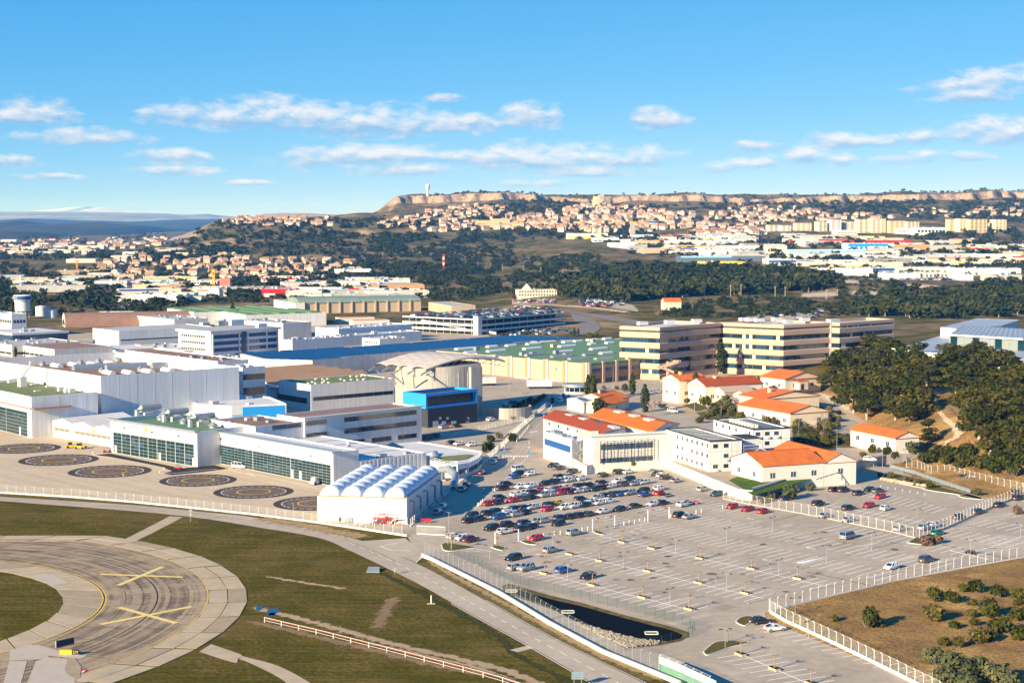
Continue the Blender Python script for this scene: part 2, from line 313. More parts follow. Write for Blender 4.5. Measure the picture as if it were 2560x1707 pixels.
def zt(X,Y):
    X=np.asarray(X,float);Y0=np.asarray(Y,float)
    Y=Y0+ss((Y0-3850)/200)*(1-ss((Y0-4400)/300))*(fbm(X/260,X*0,4,21)*130+fbm(X/26,X*0,4,2)*44)
    u=np.clip(X/np.maximum(Y,1)*F+CX,TX[0]+1,TX[-1]-1); yy=np.clip(Y,0,39999)
    i=np.clip(np.searchsorted(TX,u)-1,0,len(TX)-2); j=np.clip(np.searchsorted(TY,yy)-1,0,len(TY)-2)
    x0=np.array(TX)[i];x1=np.array(TX)[i+1];y0=np.array(TY)[j];y1=np.array(TY)[j+1]
    a=(u-x0)/(x1-x0);b=(yy-y0)/(y1-y0); a=a*a*(3-2*a)
    z=(TG[i,j]*(1-a)+TG[i+1,j]*a)*(1-b)+(TG[i,j+1]*(1-a)+TG[i+1,j+1]*a)*b
    k=ss((Y-1150)/900)*np.clip(z/14,0,1)
    steep=ss((Y-4060)/60)*(1-ss((Y-4200)/60))*ss((z-95)/20)
    z=z+k*(fbm(X/210,Y/210)*13+fbm(X/40,Y/40,3,9)*2.2*(1-steep))
    # small scarps (rock faces) on the slope below the town and by the pine wood
    for (sy,h,lo,hi) in ((2960,7,640,1500),(3120,6,700,1350),(1690,4,1850,2450),(1420,4,1950,2350)):
        w=ss((u-lo)/60)*(1-ss((u-hi)/60)); yy2=Y+fbm(X/60,X*0+sy,3,5)*70
        z=z+w*h*(ss((yy2-sy)/14)-ss((yy2-sy-14)/220))*(vnoise(X/120,X*0+sy,3)>-.28)
    z=z+steep*0
    cl=ss((Y-4128)/6)*(1-ss((Y-4330)/60))*ss((z-100)/20); z=z+cl*(fbm(X/120,X*0+3,4,31)*5+fbm(X/16,Y/9,3,33)*1.5)
    hb=12*ss((X-116)/42)*ss((Y-432)/75)*(1-.62*ss((Y-640)/110))*(1-ss((Y-980)/120))
    hb=hb*(1+.25*fbm(X/24,Y/24,3,4))
    return z+hb
def build_terrain():
    us=np.concatenate([np.linspace(-5200,-400,26),np.linspace(-340,2900,420),np.linspace(3000,7800,26)])
    ys=np.concatenate([np.linspace(60,420,10),np.linspace(430,1000,58),np.linspace(1010,2800,140),np.linspace(2810,4020,120),np.linspace(4026,4240,86),np.linspace(4250,4400,14),np.linspace(4450,9000,60),np.linspace(9300,40000,30)])
    global GU,GY,GZ
    UU,YY=np.meshgrid(us,ys); XX=(UU-CX)/F*YY; ZZ=zt(XX,YY)
    GU,GY,GZ=us,ys,ZZ
    # behind and beside the camera the plain just goes on
    nv=len(us);nr=len(ys)
    v=np.stack([XX,YY,ZZ],-1).reshape(-1,3); idx=np.arange(nr*nv).reshape(nr,nv)
    f=np.stack([idx[:-1,:-1],idx[:-1,1:],idx[1:,1:],idx[1:,:-1]],-1).reshape(-1,4)
    me=bpy.data.meshes.new('ground'); me.from_pydata(v.tolist(),[],f.tolist()); me.polygons.foreach_set('use_smooth',[True]*len(f))
    mt=bpy.data.materials.new('terrain'); mt.use_nodes=True; nt=mt.node_tree; nd=nt.nodes; lk=nt.links; b=nd['Principled BSDF']; b.inputs['Roughness'].default_value=.95; b.inputs['Specular IOR Level'].default_value=.0
    g=nd.new('ShaderNodeNewGeometry'); sp=nd.new('ShaderNodeSeparateXYZ'); lk.new(g.outputs['Position'],sp.inputs[0]); sn=nd.new('ShaderNodeSeparateXYZ'); lk.new(g.outputs['Normal'],sn.inputs[0])
    def nz(s,d=5,r=.6):
        t=nd.new('ShaderNodeTexNoise'); t.inputs['Scale'].default_value=s; t.inputs['Detail'].default_value=d; t.inputs['Roughness'].default_value=r; lk.new(g.outputs['Position'],t.inputs['Vector']); return t.outputs['Fac']
    def mp(x,a,b_,c=0,d=1):
        o=nd.new('ShaderNodeMapRange'); lk.new(x,o.inputs[0])
        for i,q in enumerate((a,b_,c,d)): o.inputs[i+1].default_value=q
        return o.outputs[0]
    def mx(f,a,b_):
        o=nd.new('ShaderNodeMix'); o.data_type='RGBA'; lk.new(f,o.inputs[0])
        for i,q in ((6,a),(7,b_)):
            if isinstance(q,tuple): o.inputs[i].default_value=(*q,1)
            else: lk.new(q,o.inputs[i])
        return o.outputs[2]
    def mul(a,b_):
        o=nd.new('ShaderNodeMath'); o.operation='MULTIPLY'; lk.new(a,o.inputs[0]); lk.new(b_,o.inputs[1]); return o.outputs[0]
    # airfield grass: dark winter green with straw patches; hills: scrub, brown earth, pale limestone on the steep faces
    gr=mx(mp(nz(.09,6,.65),.42,.62),(.098,.084,.012),(.18,.128,.032)); gr=mx(mp(nz(1.1,5,.7),.42,.62,0,.8),gr,(.052,.05,.010)); gr=mx(mp(nz(.35,5,.7),.55,.66,0,.6),gr,(.15,.115,.04)); gr=mx(mp(nz(.028,3),.56,.66,0,.6),gr,(.19,.13,.045))
    mp_=nd.new('ShaderNodeMapping'); mp_.inputs['Rotation'].default_value=(0,0,R(52)); mp_.inputs['Scale'].default_value=(.05,.8,1); lk.new(g.outputs['Position'],mp_.inputs['Vector']); st_=nd.new('ShaderNodeTexNoise'); st_.inputs['Scale'].default_value=1; st_.inputs['Detail'].default_value=5; lk.new(mp_.outputs[0],st_.inputs['Vector']); gr=mx(mp(st_.outputs['Fac'],.45,.68,0,.5),gr,(.058,.058,.013)); gr=mx(mp(st_.outputs['Fac'],.5,.3,0,.35),gr,(.19,.145,.05))
    hl=mx(mp(nz(.012,6,.65),.42,.6),(.10,.093,.034),(.24,.17,.095)); hl=mx(mp(nz(.05,5),.5,.62),hl,(.05,.058,.02)); hl=mx(mp(nz(.007,5),.57,.66),hl,(.34,.24,.14))
    c=mx(mp(sp.outputs[1],880,960),gr,hl)
    dry=mx(mp(nz(.12,6,.7),.4,.62),(.42,.255,.09),(.25,.15,.065)); dry=mx(mp(nz(.05,3),.52,.64),dry,(.60,.38,.13)); dry=mx(mp(nz(1.5,3),.42,.66,0,.75),dry,(.105,.07,.04))
    slope=nd.new('ShaderNodeMath'); slope.operation='ADD'; lk.new(sp.outputs[0],slope.inputs[0]); slope.inputs[1].default_value=0
    isdry=mul(mp(sp.outputs[0],34,38),mp(sp.outputs[1],780,700)); c=mx(isdry,c,dry)
    rock=mx(mp(nz(.03,6,.7),.3,.7),(.33,.23,.155),(.45,.35,.26)); rock=mx(mp(nz(.12,5,.75),.45,.62,0,.85),rock,(.15,.105,.075))
    c=mx(mul(mp(sn.outputs[2],.92,.84),mp(sp.outputs[1],1150,1300)),c,rock)
    lk.new(c,b.inputs['Base Color'])
    bp=nd.new('ShaderNodeBump'); bp.inputs['Strength'].default_value=.35; bp.inputs['Distance'].default_value=.6; lk.new(nz(.9,4),bp.inputs['Height']); lk.new(bp.outputs[0],b.inputs['Normal'])
    me.materials.append(mt); MT['terrain']=mt
    o=link('ground',me); o['kind']='structure'
build_terrain()
GUl,GYl,GZl=GU.tolist(),GY.tolist(),GZ.tolist()
from bisect import bisect_right
def zgs(X,Y):
    "height of the built terrain mesh, one point"
    u=min(max(X/max(Y,1)*F+CX,GUl[0]),GUl[-1]-1e-6); Y=min(max(Y,GYl[0]),GYl[-1]-1e-6)
    i=bisect_right(GUl,u)-1; j=bisect_right(GYl,Y)-1; a=(u-GUl[i])/(GUl[i+1]-GUl[i]); b=(Y-GYl[j])/(GYl[j+1]-GYl[j]); r0,r1=GZl[j],GZl[j+1]
    return (r0[i]*(1-a)+r0[i+1]*a)*(1-b)+(r1[i]*(1-a)+r1[i+1]*a)*b
def zga(X,Y):
    u=np.clip(X/np.maximum(Y,1)*F+CX,GU[0],GU[-1]-1e-6); Y=np.clip(Y,GY[0],GY[-1]-1e-6); i=np.clip(np.searchsorted(GU,u,'right')-1,0,len(GU)-2); j=np.clip(np.searchsorted(GY,Y,'right')-1,0,len(GY)-2)
    a=(u-GU[i])/(GU[i+1]-GU[i]); b=(Y-GY[j])/(GY[j+1]-GY[j]); return (GZ[j,i]*(1-a)+GZ[j,i+1]*a)*(1-b)+(GZ[j+1,i]*(1-a)+GZ[j+1,i+1]*a)*b
def PT(x,y,zmin=None):
    "photo pixel -> point on the terrain"
    d=ray(x,y); t=200.; last=t
    while t<60000:
        X,Y,Z=d[0]*t,d[1]*t,H+d[2]*t
        g=zgs(X,Y)
        if Z<=g:
            lo,hi=last,t
            for _ in range(13):
                mid=(lo+hi)/2
                if H+d[2]*mid<=zgs(d[0]*mid,d[1]*mid): hi=mid
                else: lo=mid
            t=hi; return (d[0]*t,d[1]*t,zgs(d[0]*t,d[1]*t))
        last=t; t*=1.008
    return None
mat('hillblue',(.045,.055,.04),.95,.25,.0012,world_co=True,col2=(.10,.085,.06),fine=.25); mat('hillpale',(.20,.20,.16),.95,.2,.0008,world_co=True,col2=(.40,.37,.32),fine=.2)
mat('snow',(.85,.87,.90),.8,.1,.0006,world_co=True,col2=(.55,.60,.66))
def ridge(name,Y,depth,prof,mt,rough,x0=-1500,x1=1600,n=260,seed=0):
    "a hill range: foot towards the camera, crest, back slope; prof = [(photo x, photo y of crest)]"
    xs=np.linspace(x0,x1,n); cy=np.interp(xs,[p[0] for p in prof],[p[1] for p in prof]); X=(xs-CX)/F*Y
    top=np.array([zat(CX,c,Y) for c in cy])+fbm(X/(rough*60),X*0+seed,5,seed)*rough
    rows=[]; m=22
    for k in range(m):
        t=k/(m-1); yy=Y-depth+t*depth*1.5; pr=np.clip(1-abs((yy-Y)/(depth if yy<Y else depth*.5)),0,1); pr=pr**.8
        z=-8+(top+8)*pr+fbm(X/(rough*25),X*0+yy/(rough*25),4,seed+3)*rough*1.3*np.sin(np.pi*np.clip(pr,0,1))
        rows.append(np.stack([X,np.full(n,yy),z],-1))
    v=np.concatenate(rows); idx=np.arange(m*n).reshape(m,n); f=np.stack([idx[:-1,:-1],idx[:-1,1:],idx[1:,1:],idx[1:,:-1]],-1).reshape(-1,4)
    me=bpy.data.meshes.new(name); me.from_pydata(v.tolist(),[],f.tolist()); me.polygons.foreach_set('use_smooth',[True]*len(f)); me.materials.append(MT[mt])
    o=link(name,me); o['kind']='structure'
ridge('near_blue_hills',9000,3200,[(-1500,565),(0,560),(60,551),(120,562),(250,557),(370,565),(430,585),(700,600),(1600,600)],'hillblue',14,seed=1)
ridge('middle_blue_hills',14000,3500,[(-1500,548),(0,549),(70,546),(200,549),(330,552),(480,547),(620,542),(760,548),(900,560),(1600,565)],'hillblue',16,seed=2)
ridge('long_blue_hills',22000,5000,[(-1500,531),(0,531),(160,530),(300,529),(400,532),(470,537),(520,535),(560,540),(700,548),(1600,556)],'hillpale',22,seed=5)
ridge('snowy_mountains',36000,5000,[(-1500,533),(60,531),(120,524),(165,518),(225,514),(236,520),(250,517),(275,518),(330,525),(420,530),(520,540),(1600,556)],'snow',24,x0=-300,x1=700,n=160,seed=7)
ridge('rock_plateau',6200,900,[(560,570),(640,552),(658,535),(700,532),(780,533),(850,536),(900,539),(960,560),(1600,570)],'rock',7,x0=520,x1=1100,n=160,seed=8)
def haze():
    mb=MB().box(-26000,26000,-3000,41500,-30,460); me=mb.mesh('haze','white'); me.materials.clear()
    mt=bpy.data.materials.new('haze'); mt.use_nodes=True; nt=mt.node_tree; nt.nodes.remove(nt.nodes['Principled BSDF'])
    v=nt.nodes.new('ShaderNodeVolumePrincipled'); v.inputs['Color'].default_value=(.07,.34,1,1); v.inputs['Absorption Color'].default_value=(1,1,1,1); v.inputs['Density'].default_value=4.6e-5; v.inputs['Anisotropy'].default_value=-.15
    nt.links.new(v.outputs[0],nt.nodes['Material Output'].inputs['Volume']); me.materials.append(mt)
    tag(link('haze',me),'thin blue air over the plain and the far hills','haze',kind='stuff')
haze()
# ---------------------------------------------------------------- ground surfaces: paving, apron, roads, markings
def gsheet(name,poly,z,m,parent=None): return struct(name,MB().sheet(poly,z),m,parent)
def strip(left,right,z):
    mb=MB(); n=len(left); mb.add([(x,y,z) for x,y in left]+[(x,y,z) for x,y in right],[(i,n+i,n+i+1,i+1) for i in range(n-1)]); return mb
def smoothpath(pts,k=6):
    out=[]; n=len(pts)
    for i in range(n-1):
        p0=pts[max(i-1,0)];p1=pts[i];p2=pts[i+1];p3=pts[min(i+2,n-1)]
        for j in range(k):
            t=j/k; out.append(tuple(.5*(2*p1[c]+(p2[c]-p0[c])*t+(2*p0[c]-5*p1[c]+4*p2[c]-p3[c])*t*t+(3*p1[c]-p0[c]-3*p2[c]+p3[c])*t**3) for c in range(len(p1))))
    out.append(tuple(pts[-1])); return out
def offset(path,d):
    out=[]
    for i,p in enumerate(path):
        a=path[max(i-1,0)];b=path[min(i+1,len(path)-1)]; dx,dy=b[0]-a[0],b[1]-a[1]; l=math.hypot(dx,dy) or 1
        out.append((p[0]-dy/l*d,p[1]+dx/l*d))
    return out
def resample(path,step):
    out=[path[0]]; acc=0
    for a,b in zip(path,path[1:]):
        l=math.hypot(b[0]-a[0],b[1]-a[1]); t=step-acc
        while t<=l:
            out.append((a[0]+(b[0]-a[0])*t/l,a[1]+(b[1]-a[1])*t/l)); t+=step
        acc=l-(t-step)
    return out
def dashes(mb,path,w,on,off,z):
    pts=resample(path,.5); k=int(on/.5); o=int(off/.5); i=0
    while i+k<len(pts):
        seg=pts[i:i+k+1]; a=offset(seg,w/2);b=offset(seg,-w/2); n=len(seg)
        mb.add([(x,y,z) for x,y in a]+[(x,y,z) for x,y in b],[(j,n+j,n+j+1,j+1) for j in range(n-1)]); i+=k+o
        if o==0: i=max(i-0,i)
    return mb
def line(mb,a,b,w,z):
    d=math.hypot(b[0]-a[0],b[1]-a[1])
    if d<1e-6: return
    nx,ny=-(b[1]-a[1])/d*w/2,(b[0]-a[0])/d*w/2
    mb.add([(a[0]+nx,a[1]+ny,z),(a[0]-nx,a[1]-ny,z),(b[0]-nx,b[1]-ny,z),(b[0]+nx,b[1]+ny,z)],[(0,1,2,3)])
FENCE_AIR=[P(-260,1214),P(0,1232),P(180,1243),P(330,1255),P(480,1270),P(640,1287),P(760,1302),P(900,1322),P(1018,1340)]
# the whole works and car-park paving
gsheet('works_pavement',FENCE_AIR+[P(1035,1368),P(1072,1392),P(1240,1486),P(1372,1557),P(1508,1630),P(1700,1706),P(1830,1770),P(2420,1775),P(2258,1692),P(1915,1546),P(1912,1531),P(2240,1452),P(2560,1393),P(2900,1345),P(2900,1200)]+[(190,470),(190,1120),(-60,1180),(-420,1000)],.02,'asphalt')
gsheet('apron',[P(-260,1210),P(0,1228),P(330,1250),P(640,1281),P(800,1300),P(860,1290),P(905,1215),P(545,1150),P(290,1130),P(130,1090),P(-50,1060),P(-260,1040)],.05,'apron')
# helicopter stands: dark rings, broken white circle, yellow circle
mat('padring',(.075,.062,.055),.9,.25,.4,world_co=True,fine=.12); mat('padmid',(.17,.13,.105),.9,.25,.3,world_co=True,fine=.15)
pads=[(60,1121,11.8),(G(540,550)[0],G(540,550)[1],12.2),(G(1010,655)[0],G(1010,655)[1],12.2),(G(1820,738)[0],G(1820,738)[1],11),(G(2330,843)[0],G(2330,843)[1],11.0),(W(690,948)[0],W(690,948)[1],11)]
padc=[P(x,y) for x,y,r in pads]
def ring(mb,c,r0,r1,z,n=64,a0=0,a1=360):
    k=max(2,int(n*(a1-a0)/360)); vs=[]
    for i in range(k+1):
        a=R(a0+(a1-a0)*i/k); vs+=[(c[0]+r0*math.cos(a),c[1]+r0*math.sin(a),z),(c[0]+r1*math.cos(a),c[1]+r1*math.sin(a),z)]
    mb.add(vs,[(2*i,2*i+1,2*i+3,2*i+2) for i in range(k)])
padname=['farthest, cut by the left edge of the picture','second from the left','third from the left, with a yellow lead-in line','fourth from the left, below the hangar corner','fifth from the left','nearest, half hidden by the domed shed']
for i,(c,(x,y,r)) in enumerate(zip(padc,pads)):
    t=thing('helicopter_stand','dark circular helicopter stand on the apron, '+padname[i],'helipad',(c[0],c[1],.055),0,'helicopter stands on the apron')
    m1=MB(); ring(m1,c,r*.81,r,.066,72); part('outer_ring',m1,'padring',t)
    m2=MB(); ring(m2,c,.01,r*.81,.062,72); part('centre_disc',m2,'padmid',t)
    m3=MB()
    for k in range(26): ring(m3,c,r*.79,r*.815,.075,72,k*360/26,k*360/26+9)
    part('white_broken_circle',m3,'paint',t)['kind']='stuff'
    m4=MB(); ring(m4,c,r*.40,r*.43,.075,72,0 if i!=2 else 30,360)
    if i==2: line(m4,(c[0]+4.4,c[1]-2.4),(c[0]+6.3,c[1]-9.6),.35,.075)
    part('yellow_circle',m4,'paintyellow',t)
    m5=MB(); rr=random.Random(i)
    for k in range(7):
        a=rr.random()*360; q=r*(.15+.09*k); ring(m5,c,q,q+.35,.069,72,a,a+60+rr.random()*90)
    part('skid_marks',m5,'padring',t)
# dark strips in front of the glass hangars with their white edge lines
dk=MB().sheet(pol(G,[(870,505),(1010,490),(1660,625),(1590,655),(1500,620),(1000,520)]),.058); dk.sheet(pol(G,[(1500,675),(1660,628),(1970,597),(2095,630),(1870,660),(1580,690)]),.058)
struct('hangar_forecourt',dk,'asphaltdark')
wl=MB(); dashes(wl,smoothpath(pol(G,[(860,465),(850,495),(900,515),(1000,528),(1200,560),(1450,610),(1510,625),(1465,655),(1490,675),(1650,668),(1900,640),(2020,635)])),.3,3,0,.072); dashes(wl,pol(G,[(2100,640),(2352,700)])+[P(*W(60,670)),P(*W(440,745)),P(*W(800,835))],.22,4,0,.072)
struct('apron_lines',wl,'paint')
# apron stains and slab joints
jt=MB()
for i in range(14):
    a=P(-100+i*75,1250); b=(a[0]-46,a[1]+46+0); 
    line(jt,(a[0]-4,a[1]+4),b,.12,.055)
for i in range(5):
    a=P(-100,1190-i*22); line(jt,a,(a[0]+95,a[1]-95),.12,.0555)
struct('apron_joints',jt,'padmid')
# perimeter road round the airfield
redge_l=[P(-260,1232),P(0,1252),P(326,1277),P(500,1295),P(640,1317),P(796,1344),P(872,1375),P(959,1416),P(1057,1465),P(1171,1530),P(1288,1594),P(1372,1642),P(1481,1707),P(1560,1760),P(1790,1920)]
redge_r=[P(-260,1222),P(0,1241),P(326,1262),P(500,1279),P(640,1294),P(826,1340-8),P(905,1352),P(1041,1408),P(1144,1462),P(1247,1520),P(1372,1590),P(1508,1658),P(1606,1705),P(1690,1750),P(1960,1905)]
rl=smoothpath(redge_l,6); rr_=smoothpath(redge_r,6)
struct('perimeter_road',strip(rr_,rl,.045),'road')
mid=[((a[0]+b[0])/2,(a[1]+b[1])/2) for a,b in zip(rl,rr_)]
ml=MB(); i0=int(len(mid)*.42); dashes(ml,mid[i0:],.16,2.5,2.5,.065); dashes(ml,offset(rl[int(len(rl)*.62):],-.35),.16,4,0,.065); dashes(ml,offset(rr_[int(len(rr_)*.62):],.3),.12,4,0,.065)
struct('road_lines',ml,'paint')
crk=MB(); 
for s,o in ((0,.7),(3,-.5),(6,1.2)): dashes(crk,offset(mid[s:int(len(mid)*.5)],o),.10,7,3,.06)
struct('road_cracks',crk,'padmid')
gsheet('gate_forecourt',[P(905,1352),P(1013,1345),P(1035,1362),P(1068,1384),P(1041,1406)],.05,'road')
ml=MB(); line(ml,P(*U(1285,92)),P(*U(1395,133)),.25,.07); line(ml,P(*U(1395,133)),P(*U(1575,135)),.25,.07); line(ml,P(*U(1300,95)),P(*U(1450,60)),.2,.07); line(ml,P(*U(1615,245)),P(*U(1680,185)),.2,.07)
struct('gate_lines',ml,'paint')
# verges of bare earth and worn tracks in the grass
def band(name,path,w,z,m,jag=.35,seed=1):
    p=resample(smoothpath(path,5),1.2); rg=random.Random(seed); w*=1.7
    a=offset(p,w/2);b=offset(p,-w/2); a=[(x+rg.uniform(-jag,jag),y+rg.uniform(-jag,jag)) for x,y in a]; b=[(x+rg.uniform(-jag,jag),y+rg.uniform(-jag,jag)) for x,y in b]
    n=len(p); mb=MB(); mb.add([(x,y,z) for q in (a,p,b) for x,y in q],[(r*n+i,(r+1)*n+i,(r+1)*n+i+1,r*n+i+1) for r in (0,1) for i in range(n-1)])
    o=struct(name,mb,m+'_soft'); e=[0]*n+[min(1,i/3,(n-1-i)/3) for i in range(n)]+[0]*n; edged(o.data,e)
mat('earthverge',(.42,.29,.16),.95,.2,.3,world_co=True,fine=.2,col2=(.22,.17,.07)); mat('verge',(.085,.085,.02),.95,.3,.5,world_co=True,fine=.3,col2=(.20,.14,.06)); mat('track',(.46,.35,.24),.95,.15,.3,world_co=True,fine=.15,col2=(.28,.19,.11)); mat('darkgrass',(.035,.045,.01),.95,.3,.5,world_co=True,fine=.3)
for a_ in (('earthverge',(.46,.32,.17),(.26,.19,.08)),('verge',(.10,.095,.02),(.20,.14,.06)),('track',(.50,.38,.25),(.34,.23,.13)),('darkgrass',(.055,.055,.013),None),('soil',(.24,.165,.085),None),('rock',(.66,.56,.42),(.46,.36,.25)),('sand',(.56,.43,.28),None)): soften(mat(a_[0]+'_soft',a_[1],.95,.2,.4,world_co=True,fine=.2,col2=a_[2]),.55)
band('fence_verge',[(x,y-2.4) for x,y in FENCE_AIR[:-1]],3.2,.03,'verge',.4,2)
band('earth_verge',[P(640,1294),P(740,1309),P(840,1329),P(930,1345)],4.6,.056,'earthverge',.5,3)
band('roadside_verge',[P(1050,1402),P(1150,1457),P(1250,1512),P(1372,1580),P(1508,1650),P(1640,1706)],4.2,.032,'verge',.5,4)
band('roadside_earth',[P(1066,1399),P(1150,1447),P(1250,1501),P(1372,1569),P(1508,1640),P(1680,1708)],1.6,.036,'earthverge',.4,5)
band('dirt_track',[P(*U(60,640)),P(*U(640,780)),P(*U(1080,900)),P(*U(1500,1010)),P(*U(2352,1210)),P(1345,1707),P(1430,1740)],2.1,.03,'track',.35,6)
band('dirt_track_rut',[P(*U(1100,960)),P(*U(1500,1050)),P(*U(2200,1215)),P(1310,1712),P(1360,1735)],1.1,.034,'track',.3,7)
band('worn_path',[P(*U(190,360)),P(*U(500,410)),P(*U(900,470)),P(*U(1070,488))],1.3,.03,'track',.4,8)
band('tyre_track',[P(*U(1440,540)),P(*U(1330,700)),P(*U(1250,880))],2.6,.028,'soil',.5,9)
band('earth_by_barrier',[P(*U(20,770)),P(*U(400,850)),P(*U(900,970)),P(*U(1500,1110)),P(*U(2300,1290))],2.4,.026,'soil',.6,10)
band('ditch',[P(*U(1270,320)),P(*U(1500,440)),P(*U(1800,590)),P(*U(2352,900)),P(*N(700,1090)),P(*N(1100,1290)),P(1450,1720)],1.5,.026,'darkgrass',.4,11)
struct('cross_path',strip(smoothpath([P(*G(1560,1065)),P(*G(1300,1200)),P(*G(1090,1305)),P(*S(1100,50))]),smoothpath([P(*G(1680,1075)),P(*G(1400,1220)),P(*G(1210,1310)),P(*S(1200,65))]),.04),'slab')
struct('access_path',strip(smoothpath([P(*S(1940,990)),P(*S(2200,1080)),P(*U(40,1105)),P(*U(350,1190)),P(*U(650,1349)),P(820,1740)]),smoothpath([P(*S(1830,1060)),P(*S(2150,1160)),P(*U(0,1130)),P(*U(250,1240)),P(*U(430,1349)),P(740,1740)]),.04),'slab')
pd=MB()
for x,y,w in ((180,660,30),(300,695,45),(290,720,25)):
    c=P(*U(x,y)); pd.sheet([(c[0]+w/40*math.cos(a)*(1+.2*math.sin(3*a)),c[1]+w/16*math.sin(a)) for a in [k*math.pi/7 for k in range(14)]],.06)
struct('puddle',pd,'water')
# disused taxiway loop: paved lane, joints, slabs on both shoulders, yellow lines and crosses
IC=(-128.6,303.2);OC=(-138.,303.5);SC=(-138.3,302.9);NC=(-130.7,301.8)
def arc(c,r,a0,a1,n): return [(c[0]+r*math.cos(R(a0+(a1-a0)*i/n)),c[1]+r*math.sin(R(a0+(a1-a0)*i/n))) for i in range(n+1)]
def tan_in(c,r): return arc(c,r,-52,78,80)
inner=[P(-300,1383)]+[(-137,361)]+arc(IC,49.4,72,-46,70)+[(-97,263),(-103,255),(-118,235)]
outer=[(-190,383),(-140,371.5)]+arc(OC,78.9,62,-42,70)+[(-88,245),(-102,228)]
def resn(p,n):
    d=[0]
    for a,b in zip(p,p[1:]): d.append(d[-1]+math.hypot(b[0]-a[0],b[1]-a[1]))
    q=np.linspace(0,d[-1],n); return list(zip(np.interp(q,d,[a[0] for a in p]).tolist(),np.interp(q,d,[a[1] for a in p]).tolist()))
inner=[(-170,366),(-140,360)]+arc(IC,49.4,78,-46,70)+[(-100,262),(-112,250)]
NS=120; ia=resn(inner,NS); oa=resn(outer,NS)
def taximat():
    mt=mat('taxilane',(.38,.29,.19),.9,.16,.12,world_co=True,fine=.14); nt=mt.node_tree; nd=nt.nodes; lk=nt.links; b=nd['Principled BSDF']
    base=b.inputs['Base Color'].links[0].from_socket
    g=nd.new('ShaderNodeNewGeometry'); vm=nd.new('ShaderNodeVectorMath'); vm.operation='SUBTRACT'; lk.new(g.outputs['Position'],vm.inputs[0]); vm.inputs[1].default_value=(-134,303.3,0)
    ln=nd.new('ShaderNodeVectorMath'); ln.operation='LENGTH'; lk.new(vm.outputs[0],ln.inputs[0])
    t=nd.new('ShaderNodeTexNoise'); t.noise_dimensions='1D'; t.inputs['Scale'].default_value=.55; t.inputs['Detail'].default_value=4; lk.new(ln.outputs['Value'],t.inputs['W'])
    t2=nd.new('ShaderNodeTexNoise'); t2.inputs['Scale'].default_value=.16; t2.inputs['Detail'].default_value=4; lk.new(g.outputs['Position'],t2.inputs['Vector'])
    mm=nd.new('ShaderNodeMath'); mm.operation='MULTIPLY'; lk.new(t.outputs['Fac'],mm.inputs[0]); lk.new(t2.outputs['Fac'],mm.inputs[1])
    mr=nd.new('ShaderNodeMapRange'); lk.new(mm.outputs[0],mr.inputs[0]); mr.inputs[1].default_value=.21; mr.inputs[2].default_value=.36; mr.inputs[3].default_value=0; mr.inputs[4].default_value=.72
    mx=nd.new('ShaderNodeMix'); mx.data_type='RGBA'; lk.new(mr.outputs[0],mx.inputs[0]); lk.new(base,mx.inputs[6]); mx.inputs[7].default_value=(.115,.09,.07,1); lk.new(mx.outputs[2],b.inputs['Base Color'])
taximat()
taxi=thing('taxiway','disused curved taxiway with rubber streaks and yellow crosses','taxiway',(-75,305,.02)); taxi['kind']='structure'
part('lane',strip(oa,ia,.06),'taxilane',taxi)
cr=MB()
for k in range(4,NS-2,5): line(cr,ia[k],oa[k],.13,.068)
for f in (.2,.37,.5,.63,.8):
    p=[(a[0]*(1-f)+b[0]*f,a[1]*(1-f)+b[1]*f) for a,b in zip(ia,oa)]; dashes(cr,p,.12 if f!=.5 else .3,12,2 if f!=.5 else 0,.069)
part('joints',cr,'asphaltdark',taxi)
yl=MB(); dashes(yl,offset(ia,.25),.22,5,0,.078); dashes(yl,offset(ia,-.35),.22,5,0,.078); dashes(yl,offset(oa,-.3),.2,5,0,.078)
part('yellow_edge_lines',yl,'paintyellow',taxi)
for nm,a,b in (('yellow_cross',((-87.3,337.4),(-69.2,334.6)),((-80.9,326.9),(-75.6,344.8))),('yellow_cross',((-76.1,308.1),(-62.5,295.8)),((-76.4,294.9),(-62.3,308.7)))):
    m=MB(); line(m,*a,1.15,.085); line(m,*b,1.15,.0895); part(nm,m,'paintyellowpale',taxi)
# shoulder slabs, each its own piece
slabs_out=resn([(-190,391),(-140,379)]+arc(SC,86.8,62,-40,70)+[(-82,240),(-96,224)],NS); sl_in=resn([(-170,355),(-142,349)]+arc(NC,43.6,72,-34,60)+[(-101,274),(-112,262)],NS)
rg=random.Random(3)
def slab(a,b,c,d,z,m):
    g=.10+rg.random()*.14; cx=sum(p[0] for p in (a,b,c,d))/4; cy=sum(p[1] for p in (a,b,c,d))/4
    q=[(cx+(p[0]-cx)*(1-g/3.2)+rg.uniform(-.07,.07),cy+(p[1]-cy)*(1-g/3.2)+rg.uniform(-.07,.07)) for p in (a,b,c,d)]
    mb=MB().prism(q,-.05,z+rg.uniform(-.01,.025)); part('slab',mb,m,taxi)
st=5
part('shoulder_bed',strip(slabs_out,oa,.03),'darkgrass',taxi); part('shoulder_bed',strip(ia,sl_in,.03),'darkgrass',taxi)
for k in range(0,NS-st,st):
    for f0,f1 in ((0,.5),(.5,1)):
        def L2(i,f): return (oa[i][0]*(1-f)+slabs_out[i][0]*f,oa[i][1]*(1-f)+slabs_out[i][1]*f)
        slab(L2(k,f0),L2(k+st,f0),L2(k+st,f1),L2(k,f1),.075,rg.choice(['slab','slab','slab2']))
    slab(ia[k],ia[k+st],sl_in[k+st],sl_in[k],.075,rg.choice(['slab','slab2','slab']))
for pts in ([(275,375),(390,345),(520,365),(640,435),(490,460)],[(640,435)]):
    if len(pts)>3: part('repair_patch',MB().sheet(pol(S,pts),.115),'patch',taxi)
